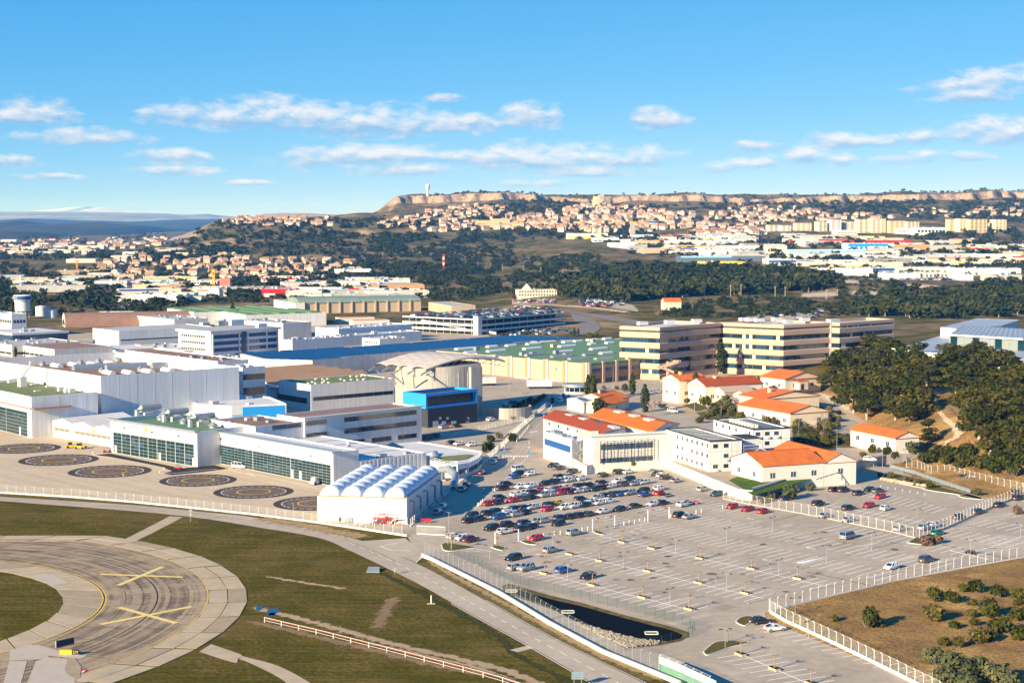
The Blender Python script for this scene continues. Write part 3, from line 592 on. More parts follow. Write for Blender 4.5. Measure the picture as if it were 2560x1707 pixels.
struct('pale_paving',MB().sheet(pol(S,[(85,1050),(260,1000),(350,1000),(560,1060),(800,1100),(740,1130),(450,1100),(440,1130),(90,1145)]),.105).sheet(pol(S,[(330,1150),(450,1115),(620,1130),(600,1240),(700,1320),(640,1400),(230,1400)]),.11).sheet(pol(S,[(85,1150),(250,1150),(180,1400),(20,1400)]),.1),'patch')
struct('worn_patch',MB().sheet(pol(S,[(620,1130),(690,1120),(745,1200),(735,1300),(690,1315),(600,1255)]),.115),'slab2')
struct('red_arrow',MB().sheet(pol(S,[(742,1225),(790,1222),(805,1238),(760,1262),(742,1258)]),.12),'red')
struct('red_arrow_bar',MB().sheet(pol(S,[(748,1250),(772,1233),(782,1240),(757,1258)]),.127),'paint')
# car-park markings
def bays(mb,p,q,ang,left,right,sp=2.5,w=.26,z=.05,centre=True,clip=None):
    d=math.hypot(q[0]-p[0],q[1]-p[1]); n=int(d/sp); c,s=math.cos(R(ang)),math.sin(R(ang))
    for i in range(n+1):
        o=(p[0]+(q[0]-p[0])*i*sp/d,p[1]+(q[1]-p[1])*i*sp/d)
        if clip and not inpoly(o[0],o[1],clip): continue
        if i%1==0 and (left or right): line(mb,(o[0]-c*left,o[1]-s*left),(o[0]+c*right,o[1]+s*right),w,z)
    if centre: line(mb,p,q,w*1.1,z+.003)
LOT=[P(1105,1345),P(1185,1245),P(1225,1190),P(1400,1150),P(1470,1190),P(1615,1160),P(1840,1250),P(1850,1290),P(2300,1345),P(2330,1330),P(2560,1270),P(2560,1385),P(2230,1440),P(1910,1515),P(1850,1540),P(1760,1545),P(1540,1475),P(1280,1425),P(1130,1375)]
mk=MB(); r1a=P(1425,1385); r1b=P(1909,1496); r0a=P(1500,1340); r0b=P(2065,1465); r2a=P(1300,1420); r2b=P(1742,1528)
bays(mk,r1a,r1b,45,4.9,4.9); bays(mk,r0a,r0b,45,4.9,4.9); bays(mk,r2a,r2b,45,4.9,4.9)
dr=(r0b[0]-r0a[0],r0b[1]-r0a[1]); dl=math.hypot(*dr); dr=(dr[0]/dl,dr[1]/dl)
step=17.
for k in range(1,7):
    o=(r0a[0]+.7071*step*k,r0a[1]+.7071*step*k); p=(o[0]-dr[0]*60,o[1]-dr[1]*60); q=(o[0]+dr[0]*75,o[1]+dr[1]*75); bays(mk,p,q,45,4.9,4.9,clip=LOT,centre=False)
p=P(*L(180,1010)); bays(mk,p,P(*L(420,1010)),-40,2,3,2.6,centre=False)
# arrows, give-way wedge and hatched bay
mk.sheet(pol(A,[(1068,240),(1330,192),(1395,176),(1130,250),(1085,252)]),.05)
for x,y in ((1700,60),):
    for i in range(5): a=P(*A(1640+i*26,95-i*8)); line(mk,a,(a[0]+2.5,a[1]+.6),.28,.05)
for fn,x,y in ((A,800,222),(A,1200,112),(A,1570,160),(L,1790,850),(B,770,1075),(B,1420,1390)):
    a=P(*fn(x-40,y-9)); b=P(*fn(x+45,y+10)); line(mk,a,b,.22,.05); line(mk,a,(a[0]+.9,a[1]+.35),.3,.051); line(mk,a,(a[0]+.25,a[1]-.9),.3,.0515)
struct('main_car_park_lines',mk,'paint')
dkl=MB(); line(dkl,P(*A(1170,328)),P(*A(1860,475)),.3,.045); line(dkl,P(*R2(1415,1165)),P(*R2(2240,1335)),.35,.045)
struct('drain_channel',dkl,'black')
mk=MB(); bays(mk,P(*A(700,853)),P(*A(2270,1360)),27.6,.2,5.2,2.5,w=.22,centre=False); bays(mk,P(*A(560,1085)),P(*A(1330,1420)),27.6,5,5,2.5,.22)
struct('lower_car_park_lines',mk,'paint')
mk=MB(); bays(mk,P(*R2(560,600)),P(*R2(1480,830)),52,5,5,centre=False,sp=2.6); bays(mk,P(*R2(160,740)),P(*R2(1330,960)),52,5,4,sp=2.6); bays(mk,P(*R2(850,560)),P(*R2(1320,640)),75,4,.2,centre=False,sp=2.6)
bays(mk,P(*R2(1900,1240)),P(*R2(2352,1090)),-28,5,5,2.5); bays(mk,P(*R2(1560,1000)),P(*R2(2352,800)),-28,.5,5,2.5,centre=False); bays(mk,P(*R2(2000,640)),P(*R2(2352,720)),35,.5,5,2.6,centre=False)
bays(mk,P(*R2(700,1390)),P(*R2(1500,1270)),45,.2,.2,60,centre=False)
struct('upper_car_park_lines',mk,'paint')
mk=MB()
kp=[P(*L(285,672)),P(*L(560,400)),P(*L(720,240)),P(*L(810,148))]; dashes(mk,kp,.16,4,0,.05)
for i in range(9): a=P(*L(600+i*25,155)); line(mk,a,(a[0]+.3,a[1]+3.4),.55,.051)
for i in range(8): a=P(*K1(1560+i*9,1255-i*1)); line(mk,a,(a[0]+.2,a[1]+3),.4,.05)
for i in range(9): a=P(*K1(1900+i*16,960-i*2)); line(mk,a,(a[0]+.25,a[1]+3.4),.6,.05)
dashes(mk,[P(*L(620,225)),P(*L(740,100)),P(*K1(1640,1180)),P(*K1(1800,1050)),P(*K1(1990,900))],.14,2.5,3,.05)
for i in range(14): a=P(*B(1880+i*18,505-i*1)); line(mk,a,(a[0]+.2,a[1]+2.6),.4,.05)
struct('access_road_lines',mk,'paint')
# patches of newer tarmac and oil stains in the lots
dst=MB(); rg=random.Random(11)
for i in range(46):
    c=P(rg.uniform(1150,2300),rg.uniform(1250,1500)); 
    if not inpoly(c[0],c[1],LOT): continue
    r_=rg.uniform(.35,1.0); dst.sheet([(c[0]+r_*math.cos(a)*rg.uniform(.7,1.5),c[1]+r_*math.sin(a)*rg.uniform(.7,1.4)) for a in [k*math.pi/5 for k in range(10)]],.032+i*.0002)
struct('oil_stains',dst,'padmid')
pt=MB()
for pts,fn in (([(2130,565),(2230,545),(2310,565),(2200,580)],L),([(2050,510),(2110,488),(2170,512),(2090,530)],L),([(10,870),(80,865),(170,905),(120,920)],B)): pt.sheet(pol(fn,pts),.034)
struct('tarmac_patch',pt,'asphaltdark')
mat('tarnew',(.35,.295,.225),.9,.12,.3,world_co=True,fine=.1); mat('tarold',(.52,.44,.34),.9,.12,.3,world_co=True,fine=.1); pn=MB(); po=MB()
for i in range(44):
    c=P(rg.uniform(1130,2450),rg.uniform(1240,1640))
    if c[0]>34+ (c[1]<340)*8 and c[1]<340: continue
    (pn if i%2 else po).sheet(rect(c,45+rg.uniform(-3,3),rg.uniform(2,14),rg.uniform(.5,3.2)),.027+i*.0001)
struct('repaired_tarmac',pn,'tarnew'); struct('worn_tarmac',po,'tarold')
# raised terrace behind the retaining wall
TW=2.4
tp=[P(1395,1143),P(1465,1187),P(1620,1152),P(1846,1247),P(1880,1251),P(2050,1192),P(2215,1160),P(2330,1152)]+[(170,480),(175,680),(100,700),(55,560),(25,560)]
trc=thing('terrace','terrace ground with pale retaining walls','terrace',(60,520,0)); trc['kind']='structure'
tm=MB().sheet(tp,TW); part('terrace_ground',tm,'asphalt',trc)
mb=MB()
for a,b in zip(tp[:4],tp[1:5]):
    d=math.hypot(b[0]-a[0],b[1]-a[1]); n=max(1,int(d/5)); 
    for i in range(n):
        f0,f1=i/n+.004,(i+1)/n-.004; p=(a[0]+(b[0]-a[0])*f0,a[1]+(b[1]-a[1])*f0); q=(a[0]+(b[0]-a[0])*f1,a[1]+(b[1]-a[1])*f1)
        nx,ny=-(q[1]-p[1]),(q[0]-p[0]); l=math.hypot(nx,ny); nx,ny=nx/l*.15,ny/l*.15
        part('wall_panel',MB().prism([(p[0]-nx,p[1]-ny),(q[0]-nx,q[1]-ny),(q[0]+nx,q[1]+ny),(p[0]+nx,p[1]+ny)],0,TW+.35+rg.uniform(-.02,.02)),'wallwhite',trc)
for a,b in zip(tp[4:7],tp[5:8]):
    nx,ny=-(b[1]-a[1]),(b[0]-a[0]); l=math.hypot(nx,ny); nx,ny=nx/l*.15,ny/l*.15
    part('wall_panel',MB().prism([(a[0]-nx,a[1]-ny),(b[0]-nx,b[1]-ny),(b[0]+nx,b[1]+ny),(a[0]+nx,a[1]+ny)],0,TW+.5),'concrete',trc)
# green bank in front of the white hall
gb=MB(); 
bk=pol(B,[(530,655),(640,720),(790,820),(1090,745),(1470,625),(1470,615),(900,670),(620,615)],TW)
gb.sheet(bk,TW+.06)
struct('grass_bank',gb,'grassgreen')
part('bank_wall',MB().prism(pol(B,[(785,860),(1500,640),(1500,630),(785,845)],0),0,TW+.5),'concrete',trc)
# ---------------------------------------------------------------- buildings of the works
def inset(poly,d):
    n=len(poly); out=[]
    for i in range(n):
        p0=poly[i-1];p1=poly[i];p2=poly[(i+1)%n]
        a=(p1[0]-p0[0],p1[1]-p0[1]);b=(p2[0]-p1[0],p2[1]-p1[1]); la=math.hypot(*a);lb=math.hypot(*b)
        na=(-a[1]/la,a[0]/la);nb=(-b[1]/lb,b[0]/lb); k=1+na[0]*nb[0]+na[1]*nb[1]; k=max(k,.35)
        out.append((p1[0]+(na[0]+nb[0])/k*d,p1[1]+(na[1]+nb[1])/k*d))
    return out
class Bld:
    def __init__(s,name,label,cat,poly,h,z0=0.,wall='white',roof='roofgrey',par=.6,t=.35,group=None,noroof=False,cap=None):
        s.poly=poly;s.h=h;s.z0=z0;s.par=par
        cx=sum(p[0] for p in poly)/len(poly);cy=sum(p[1] for p in poly)/len(poly); s.c=(cx,cy)
        s.root=thing(name,label,cat,(cx,cy,z0),0,group)
        n=len(poly); mb=MB(); ins=inset(poly,t); z1=z0+h; zr=z1-par; s.zr=zr
        b=-.3 if 1.5<z0<5 else z0-.3
        vs=[(x,y,b) for x,y in poly]+[(x,y,z1) for x,y in poly]+[(x,y,z1) for x,y in ins]+[(x,y,zr-.02) for x,y in ins]
        fs=[]
        for i in range(n):
            j=(i+1)%n; fs+=[(i,j,n+j,n+i),(n+i,n+j,2*n+j,2*n+i),(2*n+i,2*n+j,3*n+j,3*n+i)]
        mb.add(vs,fs); s.wall=part('wall',mb,wall,s.root)
        if not noroof: s.roof=part('roof',MB().sheet(inset(poly,t+.004),zr),roof,s.root)
        if cap:
            o=inset(poly,-.25); i2=inset(poly,t*.6); m=MB()
            vs=[(x,y,z1+.01) for x,y in o]+[(x,y,z1+.36) for x,y in o]+[(x,y,z1+.36) for x,y in i2]+[(x,y,z1+.01) for x,y in i2]; fs=[]
            for i in range(n):
                j=(i+1)%n; fs+=[(i,j,n+j,n+i),(n+i,n+j,2*n+j,2*n+i),(2*n+i,2*n+j,3*n+j,3*n+i),(3*n+i,3*n+j,j,i)]
            m.add(vs,fs); part('coping',m,cap,s.root)
    def edge(s,e):
        a=s.poly[e];b=s.poly[(e+1)%len(s.poly)]; l=math.hypot(b[0]-a[0],b[1]-a[1]); return a,b,l
    def sx(s,e,x,z=None):
        a,b,l=s.edge(e); z=s.z0+s.h/2 if z is None else z; k=(x-CX)/F; cp,sp=math.cos(PITCH),math.sin(PITCH)
        # X = k*(Y cp + (H-z) sp)
        dx,dy=(b[0]-a[0])/l,(b[1]-a[1])/l; den=dx-k*cp*dy
        return (k*(a[1]*cp+(H-z)*sp)-a[0])/den
    def at(s,e,q,out=0):
        a,b,l=s.edge(e); dx,dy=(b[0]-a[0])/l,(b[1]-a[1])/l; return (a[0]+dx*q+dy*out,a[1]+dy*q-dx*out)
    def ang(s,e):
        a,b,l=s.edge(e); return math.degrees(math.atan2(b[1]-a[1],b[0]-a[0]))
    def panel(s,e,s0,s1,z0,z1,m,name='window',out=.05,dep=.2,parent=None,label=None):
        p=s.at(e,(s0+s1)/2,out-dep/2); return block(name,m,parent or s.root,(p[0],p[1],(z0+z1)/2+s.z0),(abs(s1-s0),dep,z1-z0),s.ang(e),label)
    def zy(s,e,x,y):
        q=s.sx(e,x); p=s.at(e,q); return zat(x,y,p[1])-s.z0
    def pw(s,e,x0,x1,y1,y0,m='glass',name='window',n=1,gap=.12,out=.05,fr=None,fn=None):
        "panel given by photo columns x0..x1 and photo rows at x0 (top y1, bottom y0)"
        if fn: (x0,y1),(x1,_)=fn(x0,y1),fn(x1,0); y0=fn(0,y0)[1]
        a,b=s.sx(e,x0),s.sx(e,x1); z1,z0=s.zy(e,x0,y1),s.zy(e,x0,y0)
        if a>b: a,b=b,a
        if fr: s.panel(e,a-.15,b+.15,z0-.15,z1+.15,fr,'window_frame',out-.02)
        w=(b-a)/n
        for i in range(n): s.panel(e,a+i*w+gap/2,a+(i+1)*w-gap/2,z0,z1,m,name,out)
    def bands(s,e,rows,m='glass',s0=.5,s1=None,n=1,gap=.15,out=.04):
        l=s.edge(e)[2]; s1=l-.5 if s1 is None else s1
        for z0,z1 in rows:
            w=(s1-s0)/n
            for i in range(n): s.panel(e,s0+i*w+gap/2,s0+(i+1)*w-gap/2,z0,z1,m,'window',out)
    def grid(s,e,s0,s1,z0,z1,nx,ny,m='glassteal',fr='doorframe',name='pane',leaf=0):
        a_,b_=s.at(e,s0-.3,.03),s.at(e,s1+.3,.03); c_,d_=s.at(e,s1+.3,-.1),s.at(e,s0-.3,-.1); fo=part('sliding_doors',MB().prism([a_,b_,c_,d_],s.z0+z0-.05,s.z0+z1+.3),fr,s.root)
        w=(s1-s0)/nx;h=(z1-z0)/ny; rg=random.Random(nx*ny)
        for i in range(nx):
            g=.06 if not leaf or i%leaf else .28
            for j in range(ny): s.panel(e,s0+i*w+g,s0+(i+1)*w-.03,z0+j*h+.04,z0+(j+1)*h-.04,m if rg.random()<.93 else 'glassblue',name,.06,parent=fo)
    def item(s,name,m,fn,x,y,size,ang=45,z=None,dz=0):
        z=s.zr if z is None else z; p=P(*fn(x,y),z); return block(name,m,s.root,(p[0],p[1],z+size[2]/2+dz),size,ang)
    def barrel(s,p,ang,l,w,hh,m='dome',name='skylight',z=None,seg=8,parent=None):
        z=s.zr if z is None else z; ca,sa=math.cos(R(ang)),math.sin(R(ang)); mb=MB(); vs=[]
        for q in (-l/2,l/2):
            for k in range(seg+1):
                a=math.pi*k/seg; o=w/2*math.cos(a); vs.append((p[0]+ca*q-sa*o,p[1]+sa*q+ca*o,z+hh*math.sin(a)))
        n=seg+1; mb.add(vs,[(k,k+1,n+k+1,n+k) for k in range(seg)]+[tuple(range(n)),tuple(range(2*n-1,n-1,-1))]); return part(name,mb,m,parent or s.root,False)
    def units(s,k,seed,m='galv',name='roof_unit',lo=.8,hi=2.2):
        rg=random.Random(seed); xs=[p[0] for p in s.poly];ys=[p[1] for p in s.poly]; pg=inset(s.poly,2.); c=0
        for _ in range(k*20):
            x,y=rg.uniform(min(xs),max(xs)),rg.uniform(min(ys),max(ys))
            if inpoly(x,y,pg):
                w=rg.uniform(lo,hi); block(name,m if rg.random()<.6 else 'white',s.root,(x,y,s.zr+w*.3),(w*1.4,w,w*.6),45); c+=1
                if c>=k: break
def gables(s,ang,k,rise,m,over=.5,z=None,name='roof'):
    "k parallel ridges over a 4-corner footprint (edge 0 direction = ridge direction)"
    p=s.poly; z=s.z0+s.h if z is None else z; o=inset(p,-over)
    def lerp(a,b,t): return (a[0]+(b[0]-a[0])*t,a[1]+(b[1]-a[1])*t)
    for i in range(k):
        a0,a1=lerp(o[0],o[3],i/k),lerp(o[1],o[2],i/k); b0,b1=lerp(o[0],o[3],(i+1)/k),lerp(o[1],o[2],(i+1)/k); m0,m1=lerp(a0,b0,.5),lerp(a1,b1,.5)
        mb=MB(); e=.28
        mb.add([(*a0,z),(*a1,z),(*m1,z+rise),(*m0,z+rise),(*b0,z),(*b1,z)]+[(*a0,z-e),(*a1,z-e),(*b0,z-e),(*b1,z-e)],[(0,1,2,3),(3,2,5,4),(0,6,7,1),(4,5,9,8),(6,8,9,7)])
        part(name,mb,m,s.root)
        if m.startswith('tile'): part('ridge_cap',MB().bar((*m0,z+rise+.03),(*m1,z+rise+.03),.4,.16),'tilered' if m!='tilered' else 'tile',s.root)
        g0,g1=lerp(p[0],p[3],i/k),lerp(p[0],p[3],(i+1)/k); h0,h1=lerp(p[1],p[2],i/k),lerp(p[1],p[2],(i+1)/k); gm,hm=lerp(g0,g1,.5),lerp(h0,h1,.5); zz=z-.05; rr=rise*(1-.0)-.12
        wn_=s.wall.data.materials[0].name; part('gable_wall',MB().add([(*g0,zz),(*g1,zz),(*gm,zz+rr)],[(0,2,1)]),wn_,s.root); part('gable_wall',MB().add([(*h0,zz),(*h1,zz),(*hm,zz+rr)],[(0,1,2)]),wn_,s.root)
# --- A: largest hangar
hA=Bld('hangar','largest white hangar with deep parapet and rows of roof skylights','hangar',[(-146,570.5),(-103,606.5),(-166,675),(-211,640)],19.5,wall='clad',roof='roofbrown',par=3.6)
for q in range(1,8): hA.panel(0,q*7-.05,q*7+.05,.2,19.2,'cladgrey','cladding_joint',.03)
pw=hA.at(0,26,.0); hA.panel(0,24.5,27,4.2,6,'cladgrey','vent',.12); hA.panel(0,3,55.5,.1,2.2,'charcoal','plinth',.05)
for x,y,l in ((700,660,16),(1010,655,17),(1350,645,10)):
    p=P(*E1(x+150,y+10),hA.zr); hA.barrel(p,37,l,3,2.2,'galv','roof_vent')
for x,y in ((520,650),(680,640),(850,635),(1010,625),(1000,715),(1180,712),(1360,700),(1540,690),(1720,675)):
    p=P(*E1(x,y),hA.zr); hA.barrel(p,127,8,2.6,1.4)
for x,y in ((390,640),(740,625),(905,612),(1080,600),(935,700),(1290,690)):
    p=P(*E1(x,y),hA.zr); part('turbine_vent',MB().cyl(p,1.2,hA.zr,hA.zr+1.2,10).cyl(p,1.3,hA.zr+1.2,hA.zr+2.0,10,0,.2),'galv',hA.root)
for x in (230,400,570,740,905): p=P(*E1(x,560),19.5); 
# --- B: hangar at the left edge with glazed doors
hB=Bld('hangar','white hangar at the left picture edge with glazed sliding doors','hangar',rect((-164.9,550.6),40,24.5,62),14.3,wall='clad',roof='roofolive',par=.8)
l3=62
hB.grid(3,l3-40,l3-3.6,.15,8.6,22,7,leaf=11); hB.panel(3,l3-10.4,l3-9.2,.1,3.0,'white','wicket_door',.12)
p=hB.at(0,7,1.0); block('canopy','roofbrown',hB.root,(p[0],p[1],10.2),(14,2.2,.35),40)
hB.panel(3,0,l3,10.0,10.4,'roofbrown','ledge',.5,.6)
for q in range(1,5): hB.panel(0,q*5-.04,q*5+.04,.2,14,'cladgrey','cladding_joint',.03)
hB.item('chimney_base','white',E1,205,830,(2.6,2.6,3.6),40); 
p=P(*E1(205,830),hB.zr); part('flue',MB().tube([(p[0],p[1],hB.zr+3.4),(p[0]+1,p[1]+1,hB.zr+5.5),(p[0]+2.2,p[1]+2,hB.zr+7),(p[0]+2.6,p[1]+2.2,hB.zr+9)],[.5]*4,8),'offwhite',hB.root)
for x,y in ((100,795),(150,785),(620,885),(660,885),(560,870)): hB.item('roof_unit','white',E1,x,y,(2.2,1.6,1.4),40)
for x,y in ((310,815),(450,835),(345,875)): hB.item('skylight','offwhite',E1,x,y,(2.4,1.4,.35),40)
# --- C: low workshop with a grey window band
hC=Bld('workshop','low white workshop with a grey window band between two hangars','workshop',rect((-131.3,528.3),46,24,38.6),5.7,wall='white',roof='roofwhite',par=.1,noroof=True)
gables(hC,46,3,1.3,'roofwhite',.3)
for i in range(11):
    if i not in (3,): hC.panel(3,1.2+i*3.35,4.3+i*3.35,2.35,3.45,'windowgrey','window',.05)
for q in (11.6,17,31.6,36.8): hC.panel(3,q,q+.12,.1,5.5,'cladgrey','door_joint',.04)
hC.panel(3,26,27.2,3.8,5.0,'yellow','yellow_sign',.07)
# --- D: glazed hangar with a green roof
hD=Bld('hangar','white hangar with nine glazed doors and green roof with vents','hangar',rect((-95.5,485.9),47.5,30,46.3),10.8,wall='white',roof='roofgreen',par=1.3)
hD.grid(3,1.6,44.6,.15,6.7,18,6,leaf=2)
for q in (2.6,26.6,44): hD.panel(3,q,q+.9,.1,2.6,'white','wicket_door',.12)
for q in (8,23,37): hD.panel(3,q,q+.5,8.5,8.9,'charcoal','floodlight',.5,.6)
hD.panel(3,19.3,20.5,8.4,9.9,'yellow','yellow_sign',.08)
p=hD.at(3,23.1,.4); block('roof_fascia','galv',hD.root,(p[0],p[1],10.9),(47.5,1.6,.5),hD.ang(3))
for x,y in ((1480,180),(1515,140),(1690,215),(1755,185),(1640,160),(1860,200),(1975,200),(2110,240),(1960,255),(1300,110)):
    p=P(*G(x,y),hD.zr); part('roof_cowl',MB().cyl(p,1.3,hD.zr,hD.zr+.8,12).cyl(p,1.7,hD.zr+.8,hD.zr+1.9,12,0,.25),'galv',hD.root)
for x,y in ((1360,150),(1610,190),(1850,235)):
    p=P(*G(x,y),hD.zr); part('air_duct',MB().tube([(p[0]-3,p[1]-2.6,hD.zr),(p[0]-3,p[1]-2.6,hD.zr+2.2),(p[0]-2,p[1]-1.6,hD.zr+3),(p[0]+3.4,p[1]+3.4,hD.zr+3)],[.9,.9,1,1],8),'galv',hD.root)
    part('air_handler',MB().prism(rect((p[0]-.4,p[1]-2.6),45,4,1.6),hD.zr,hD.zr+1.5),'offwhite',hD.root)
# --- E: long glazed hangar
hE=Bld('hangar','longest glazed hangar front behind the white van','hangar',rect((-50.3,450.2),43,9,60.6),9.6,wall='white',roof='roofwhite',par=.3)
hE.grid(3,1.0,59.4,.15,5.9,30,7,leaf=10)
for q in (2.4,40.5,44.5): hE.panel(3,q,q+.9,.1,2.6,'white','wicket_door',.12)
for q in (12,24,38,50): hE.panel(3,q,q+.4,7.4,7.7,'charcoal','floodlight',.4,.5)
p=hE.at(3,30.3,-.9); block('roof_edge','metalroof',hE.root,(p[0],p[1],9.75),(61.6,3.2,.35),hE.ang(3))
e2=rect((-43.6,456.4),43,25,52)
hE2=Bld('workshop','flat white-roofed workshop behind the longest glazed hangar','workshop',e2,6.3,wall='cladgrey',roof='roofwhite',par=.35)
for i in range(16): hE2.panel(0,.6+i*1.5,1.2+i*1.5,.2,6.0,'white','cladding_rib',.08)
for q in (10,20,30,40): 
    a=hE2.at(3,q,0); b=hE2.at(1,52-q,0); mb=MB().bar((a[0],a[1],hE2.zr+.12),(b[0],b[1],hE2.zr+.12),.3,.16); part('roof_joint',mb,'cladgrey',hE2.root)
hE2.units(9,5,'galv')
# --- F: shed with domed rooflights
hF=Bld('domed_shed','white shed with four rows of bulging roof domes','shed',rect((-26.0,394.0),80.5,41,22.8),6.5,wall='white',roof='roofwhite',par=.2)
ca,sa=math.cos(R(80.5)),math.sin(R(80.5))
mat('rust',(.42,.22,.10),.9,.3,1)
for i in range(4):
    mb=MB(); nu,nv=10,57; vs=[]
    for a in range(nv):
        q=41*a/(nv-1); ph=(q/41*7)%1; bul=.72+.28*math.sqrt(max(0,1-(2*ph-1)**2)) if 0<a<nv-1 else .72
        end=min(1,min(q,41-q)/2.2); end=math.sqrt(1-(1-end)**2)
        for b in range(nu+1):
            t=math.pi*b/nu; o=.35+i*5.53+ (5.53)/2-(5.35/2)*math.cos(t); z=hF.zr+.1+2.35*math.sin(t)**.8*bul*(.05+.95*end)
            vs.append((-26.0+ca*q-sa*o,394.0+sa*q+ca*o,z))
    n=nu+1; mb.add(vs,[(a*n+b,a*n+b+1,(a+1)*n+b+1,(a+1)*n+b) for a in range(nv-1) for b in range(nu)]); part('roof_dome',mb,'dome',hF.root,True)
hF.panel(3,0,22.8,6.35,6.62,'rust','rusty_edge',.06); hF.panel(0,0,41,6.3,6.7,'galv','gutter',.12)
for q in (4,11,19,28,36):
    p=hF.at(0,q,.5); p2=hF.at(0,q,1.1); part('flue_pipe',MB().tube([(p[0]-.4,p[1],5.2),(p2[0],p2[1],5.0),(p2[0],p2[1],1.3),(p2[0]+.9,p2[1],.4)],[.32]*4,8),'galv',hF.root,True)
# --- G: low office with a rounded end
pg=pol(W,[(1338,425),(1700,535),(1880,590),(2000,590),(2100,575),(2190,530),(2225,490),(2222,470),(1640,378),(1400,400)],3.9)
hG=Bld('low_office','low white office with rounded end and roof terrace','office',pg,3.9,wall='white',roof='roofwhite',par=.3)
part('roof_terrace',MB().sheet(pol(W,[(1720,525),(1890,560),(2080,530),(2150,495),(2090,490),(1900,505)],4.0),3.78),'roofolive',hG.root)
for i,(x0,x1) in enumerate(((1905,1945),(1955,1990))): hG.pw(2,x0,x1,605,665,fn=W,m='glassblue')
for e in (3,4,5):
    l=hG.edge(e)[2]; hG.panel(e,.4,l-.4,1.0,2.4,'glassblue','window',.05)
rl=[hG.at(e,0) for e in (1,2,3,4,5,6)]
mb=MB()
for a,b in zip(rl,rl[1:]):
    for z in (4.4,4.9): mb.bar((a[0],a[1],z),(b[0],b[1],z),.08)
    for k in range(4): p=(a[0]+(b[0]-a[0])*k/4,a[1]+(b[1]-a[1])*k/4); mb.bar((p[0],p[1],3.9),(p[0],p[1],4.95),.08)
part('railing',mb,'frame',hG.root)
p=P(*W(1400,425),4); part('skylight_pyramid',MB().add([(p[0]-3,p[1]-2,3.7),(p[0]+3,p[1]-2,3.7),(p[0]+3,p[1]+2,3.7),(p[0]-3,p[1]+2,3.7),(p[0],p[1],5.4)],[(0,1,4),(1,2,4),(2,3,4),(3,0,4)]),'solar',hG.root)
for pts in ([(1700,560),(1790,560),(1805,600),(1800,640)],[(1850,690),(1920,700),(1980,730),(1960,780)]):
    q=[P(*W(x,y),1.5) for x,y in pts]; t=thing('ventilation_duct','galvanised ventilation duct '+('beside the striped workshop wall' if pts[0][0]==1700 else 'between the domed shed and the white fence'),'duct',(q[0][0],q[0][1],0)); part('duct',MB().tube([(q[0][0],q[0][1],.2),(q[0][0],q[0][1],3.2),(q[1][0],q[1][1],3.6),(q[2][0],q[2][1],2.8),(q[3][0],q[3][1],.2)],[1.0,1.1,1.2,1.1,1],10),'galv',t,True)
    part('duct_foot',MB().prism(rect((q[0][0]-1.3,q[0][1]-1.3),0,2.6,2.6),0,.4),'concrete',t)
# --- H: three-storey office
hH=Bld('office_block','white three-storey office with long dark window bands','office',rect((-65.5,506.6),43.5,48.4,15),12.3,wall='white',roof='roofbrown',par=.5)
for e,x0,x1,y1,y0,n in ((0,958,1623,160,202,9),(0,958,1623,262,308,9),(0,960,1145,375,400,3),(0,1207,1390,348,390,3),(0,1450,1623,322,362,3),(0,607,798,195,236,3),(0,607,798,308,340,3)):
    hH.pw(e,x0,x1,y1,y0,'glass','window',n,.1,fn=W)
for z in (4.1,8.1): hH.panel(0,.2,48,z,z+.08,'cladgrey','cladding_joint',.03)
p=hH.at(0,24.2,.3); block('eaves','cladgrey',hH.root,(p[0],p[1],12.5),(50,1.6,.3),43.5)
hH2=Bld('office_block','white two-storey office wing with one dark window band','office',rect((-79.2,494.6),44,18,24),11.3,wall='white',roof='roofbrown',par=.5)
hH2.pw(0,297,565,235,275,'glass','window',4,.1,fn=W); hH2.units(3,8)
# --- I: white and blue round-fronted building
hI=Bld('round_building','white round-fronted building with light blue band','building',pol(F1,[(305,962),(320,980),(380,994),(480,1002),(660,1008),(750,1003),(1160,985),(1010,925),(820,905),(520,920),(340,940)],7.5),7.5,wall='white',roof='roofwhite',par=.5)
for e in range(5):
    l=hI.edge(e)[2]; hI.panel(e,-.02,l+.02,1.2,4.2,'bluelight','blue_band',.06)
l=hI.edge(5)[2]; hI.panel(5,.3,l-.5,2.0,6.8,'blue','blue_panel',.08,label='deep blue panel on the right side')
hI.units(4,3,'offwhite')
# --- J: white block with an olive roof
hJ=Bld('white_block','white block with olive flat roof and dark ribbon windows','building',rect((-79,631),39.5,40,24),10.2,wall='clad',roof='roofolive',par=.25)
hJ.pw(0,1405,2140,928,962,'glass','window',8,.1,fn=F1); hJ.pw(3,1080,1350,895,945,'glassteal','window',3,.1,fn=F1)
rg=random.Random(4)
for i in range(20): p=hJ.at(0,3+i*1.9,-rg.uniform(2,20)); block('roof_dome','offwhite',hJ.root,(p[0],p[1],hJ.zr+.25),(1.1,1.1,.5),40)
# --- K: hall with a tan corrugated roof
hK=Bld('hall','hall with a worn tan corrugated roof of parallel ridges','hall',rect((-99,648.5),41,50,46),9.5,wall='cladgrey',roof='rooftan',par=.1,noroof=True)
gables(hK,41,5,1.6,'rooftan',.4)
hK.panel(0,.5,49,6.4,7.2,'galv','gutter',.6,.8)
# --- L: tanks
for x,y,r,h,lb in ((1810,975,6.6,4.2,'pale round tank with flat lid behind the three-storey office'),(2110,968,6.0,2.6,'low round tank at the foot of the concrete drum')):
    c=P(*F1(x,y)); t=thing('storage_tank',lb,'tank',(c[0],c[1],0)); part('shell',MB().cyl(c,r,-.2,h,40),'tank',t,False); part('lid',MB().cyl(c,r+.15,h+.003,h+.35,40,0,r*.97),'roofwhite',t)
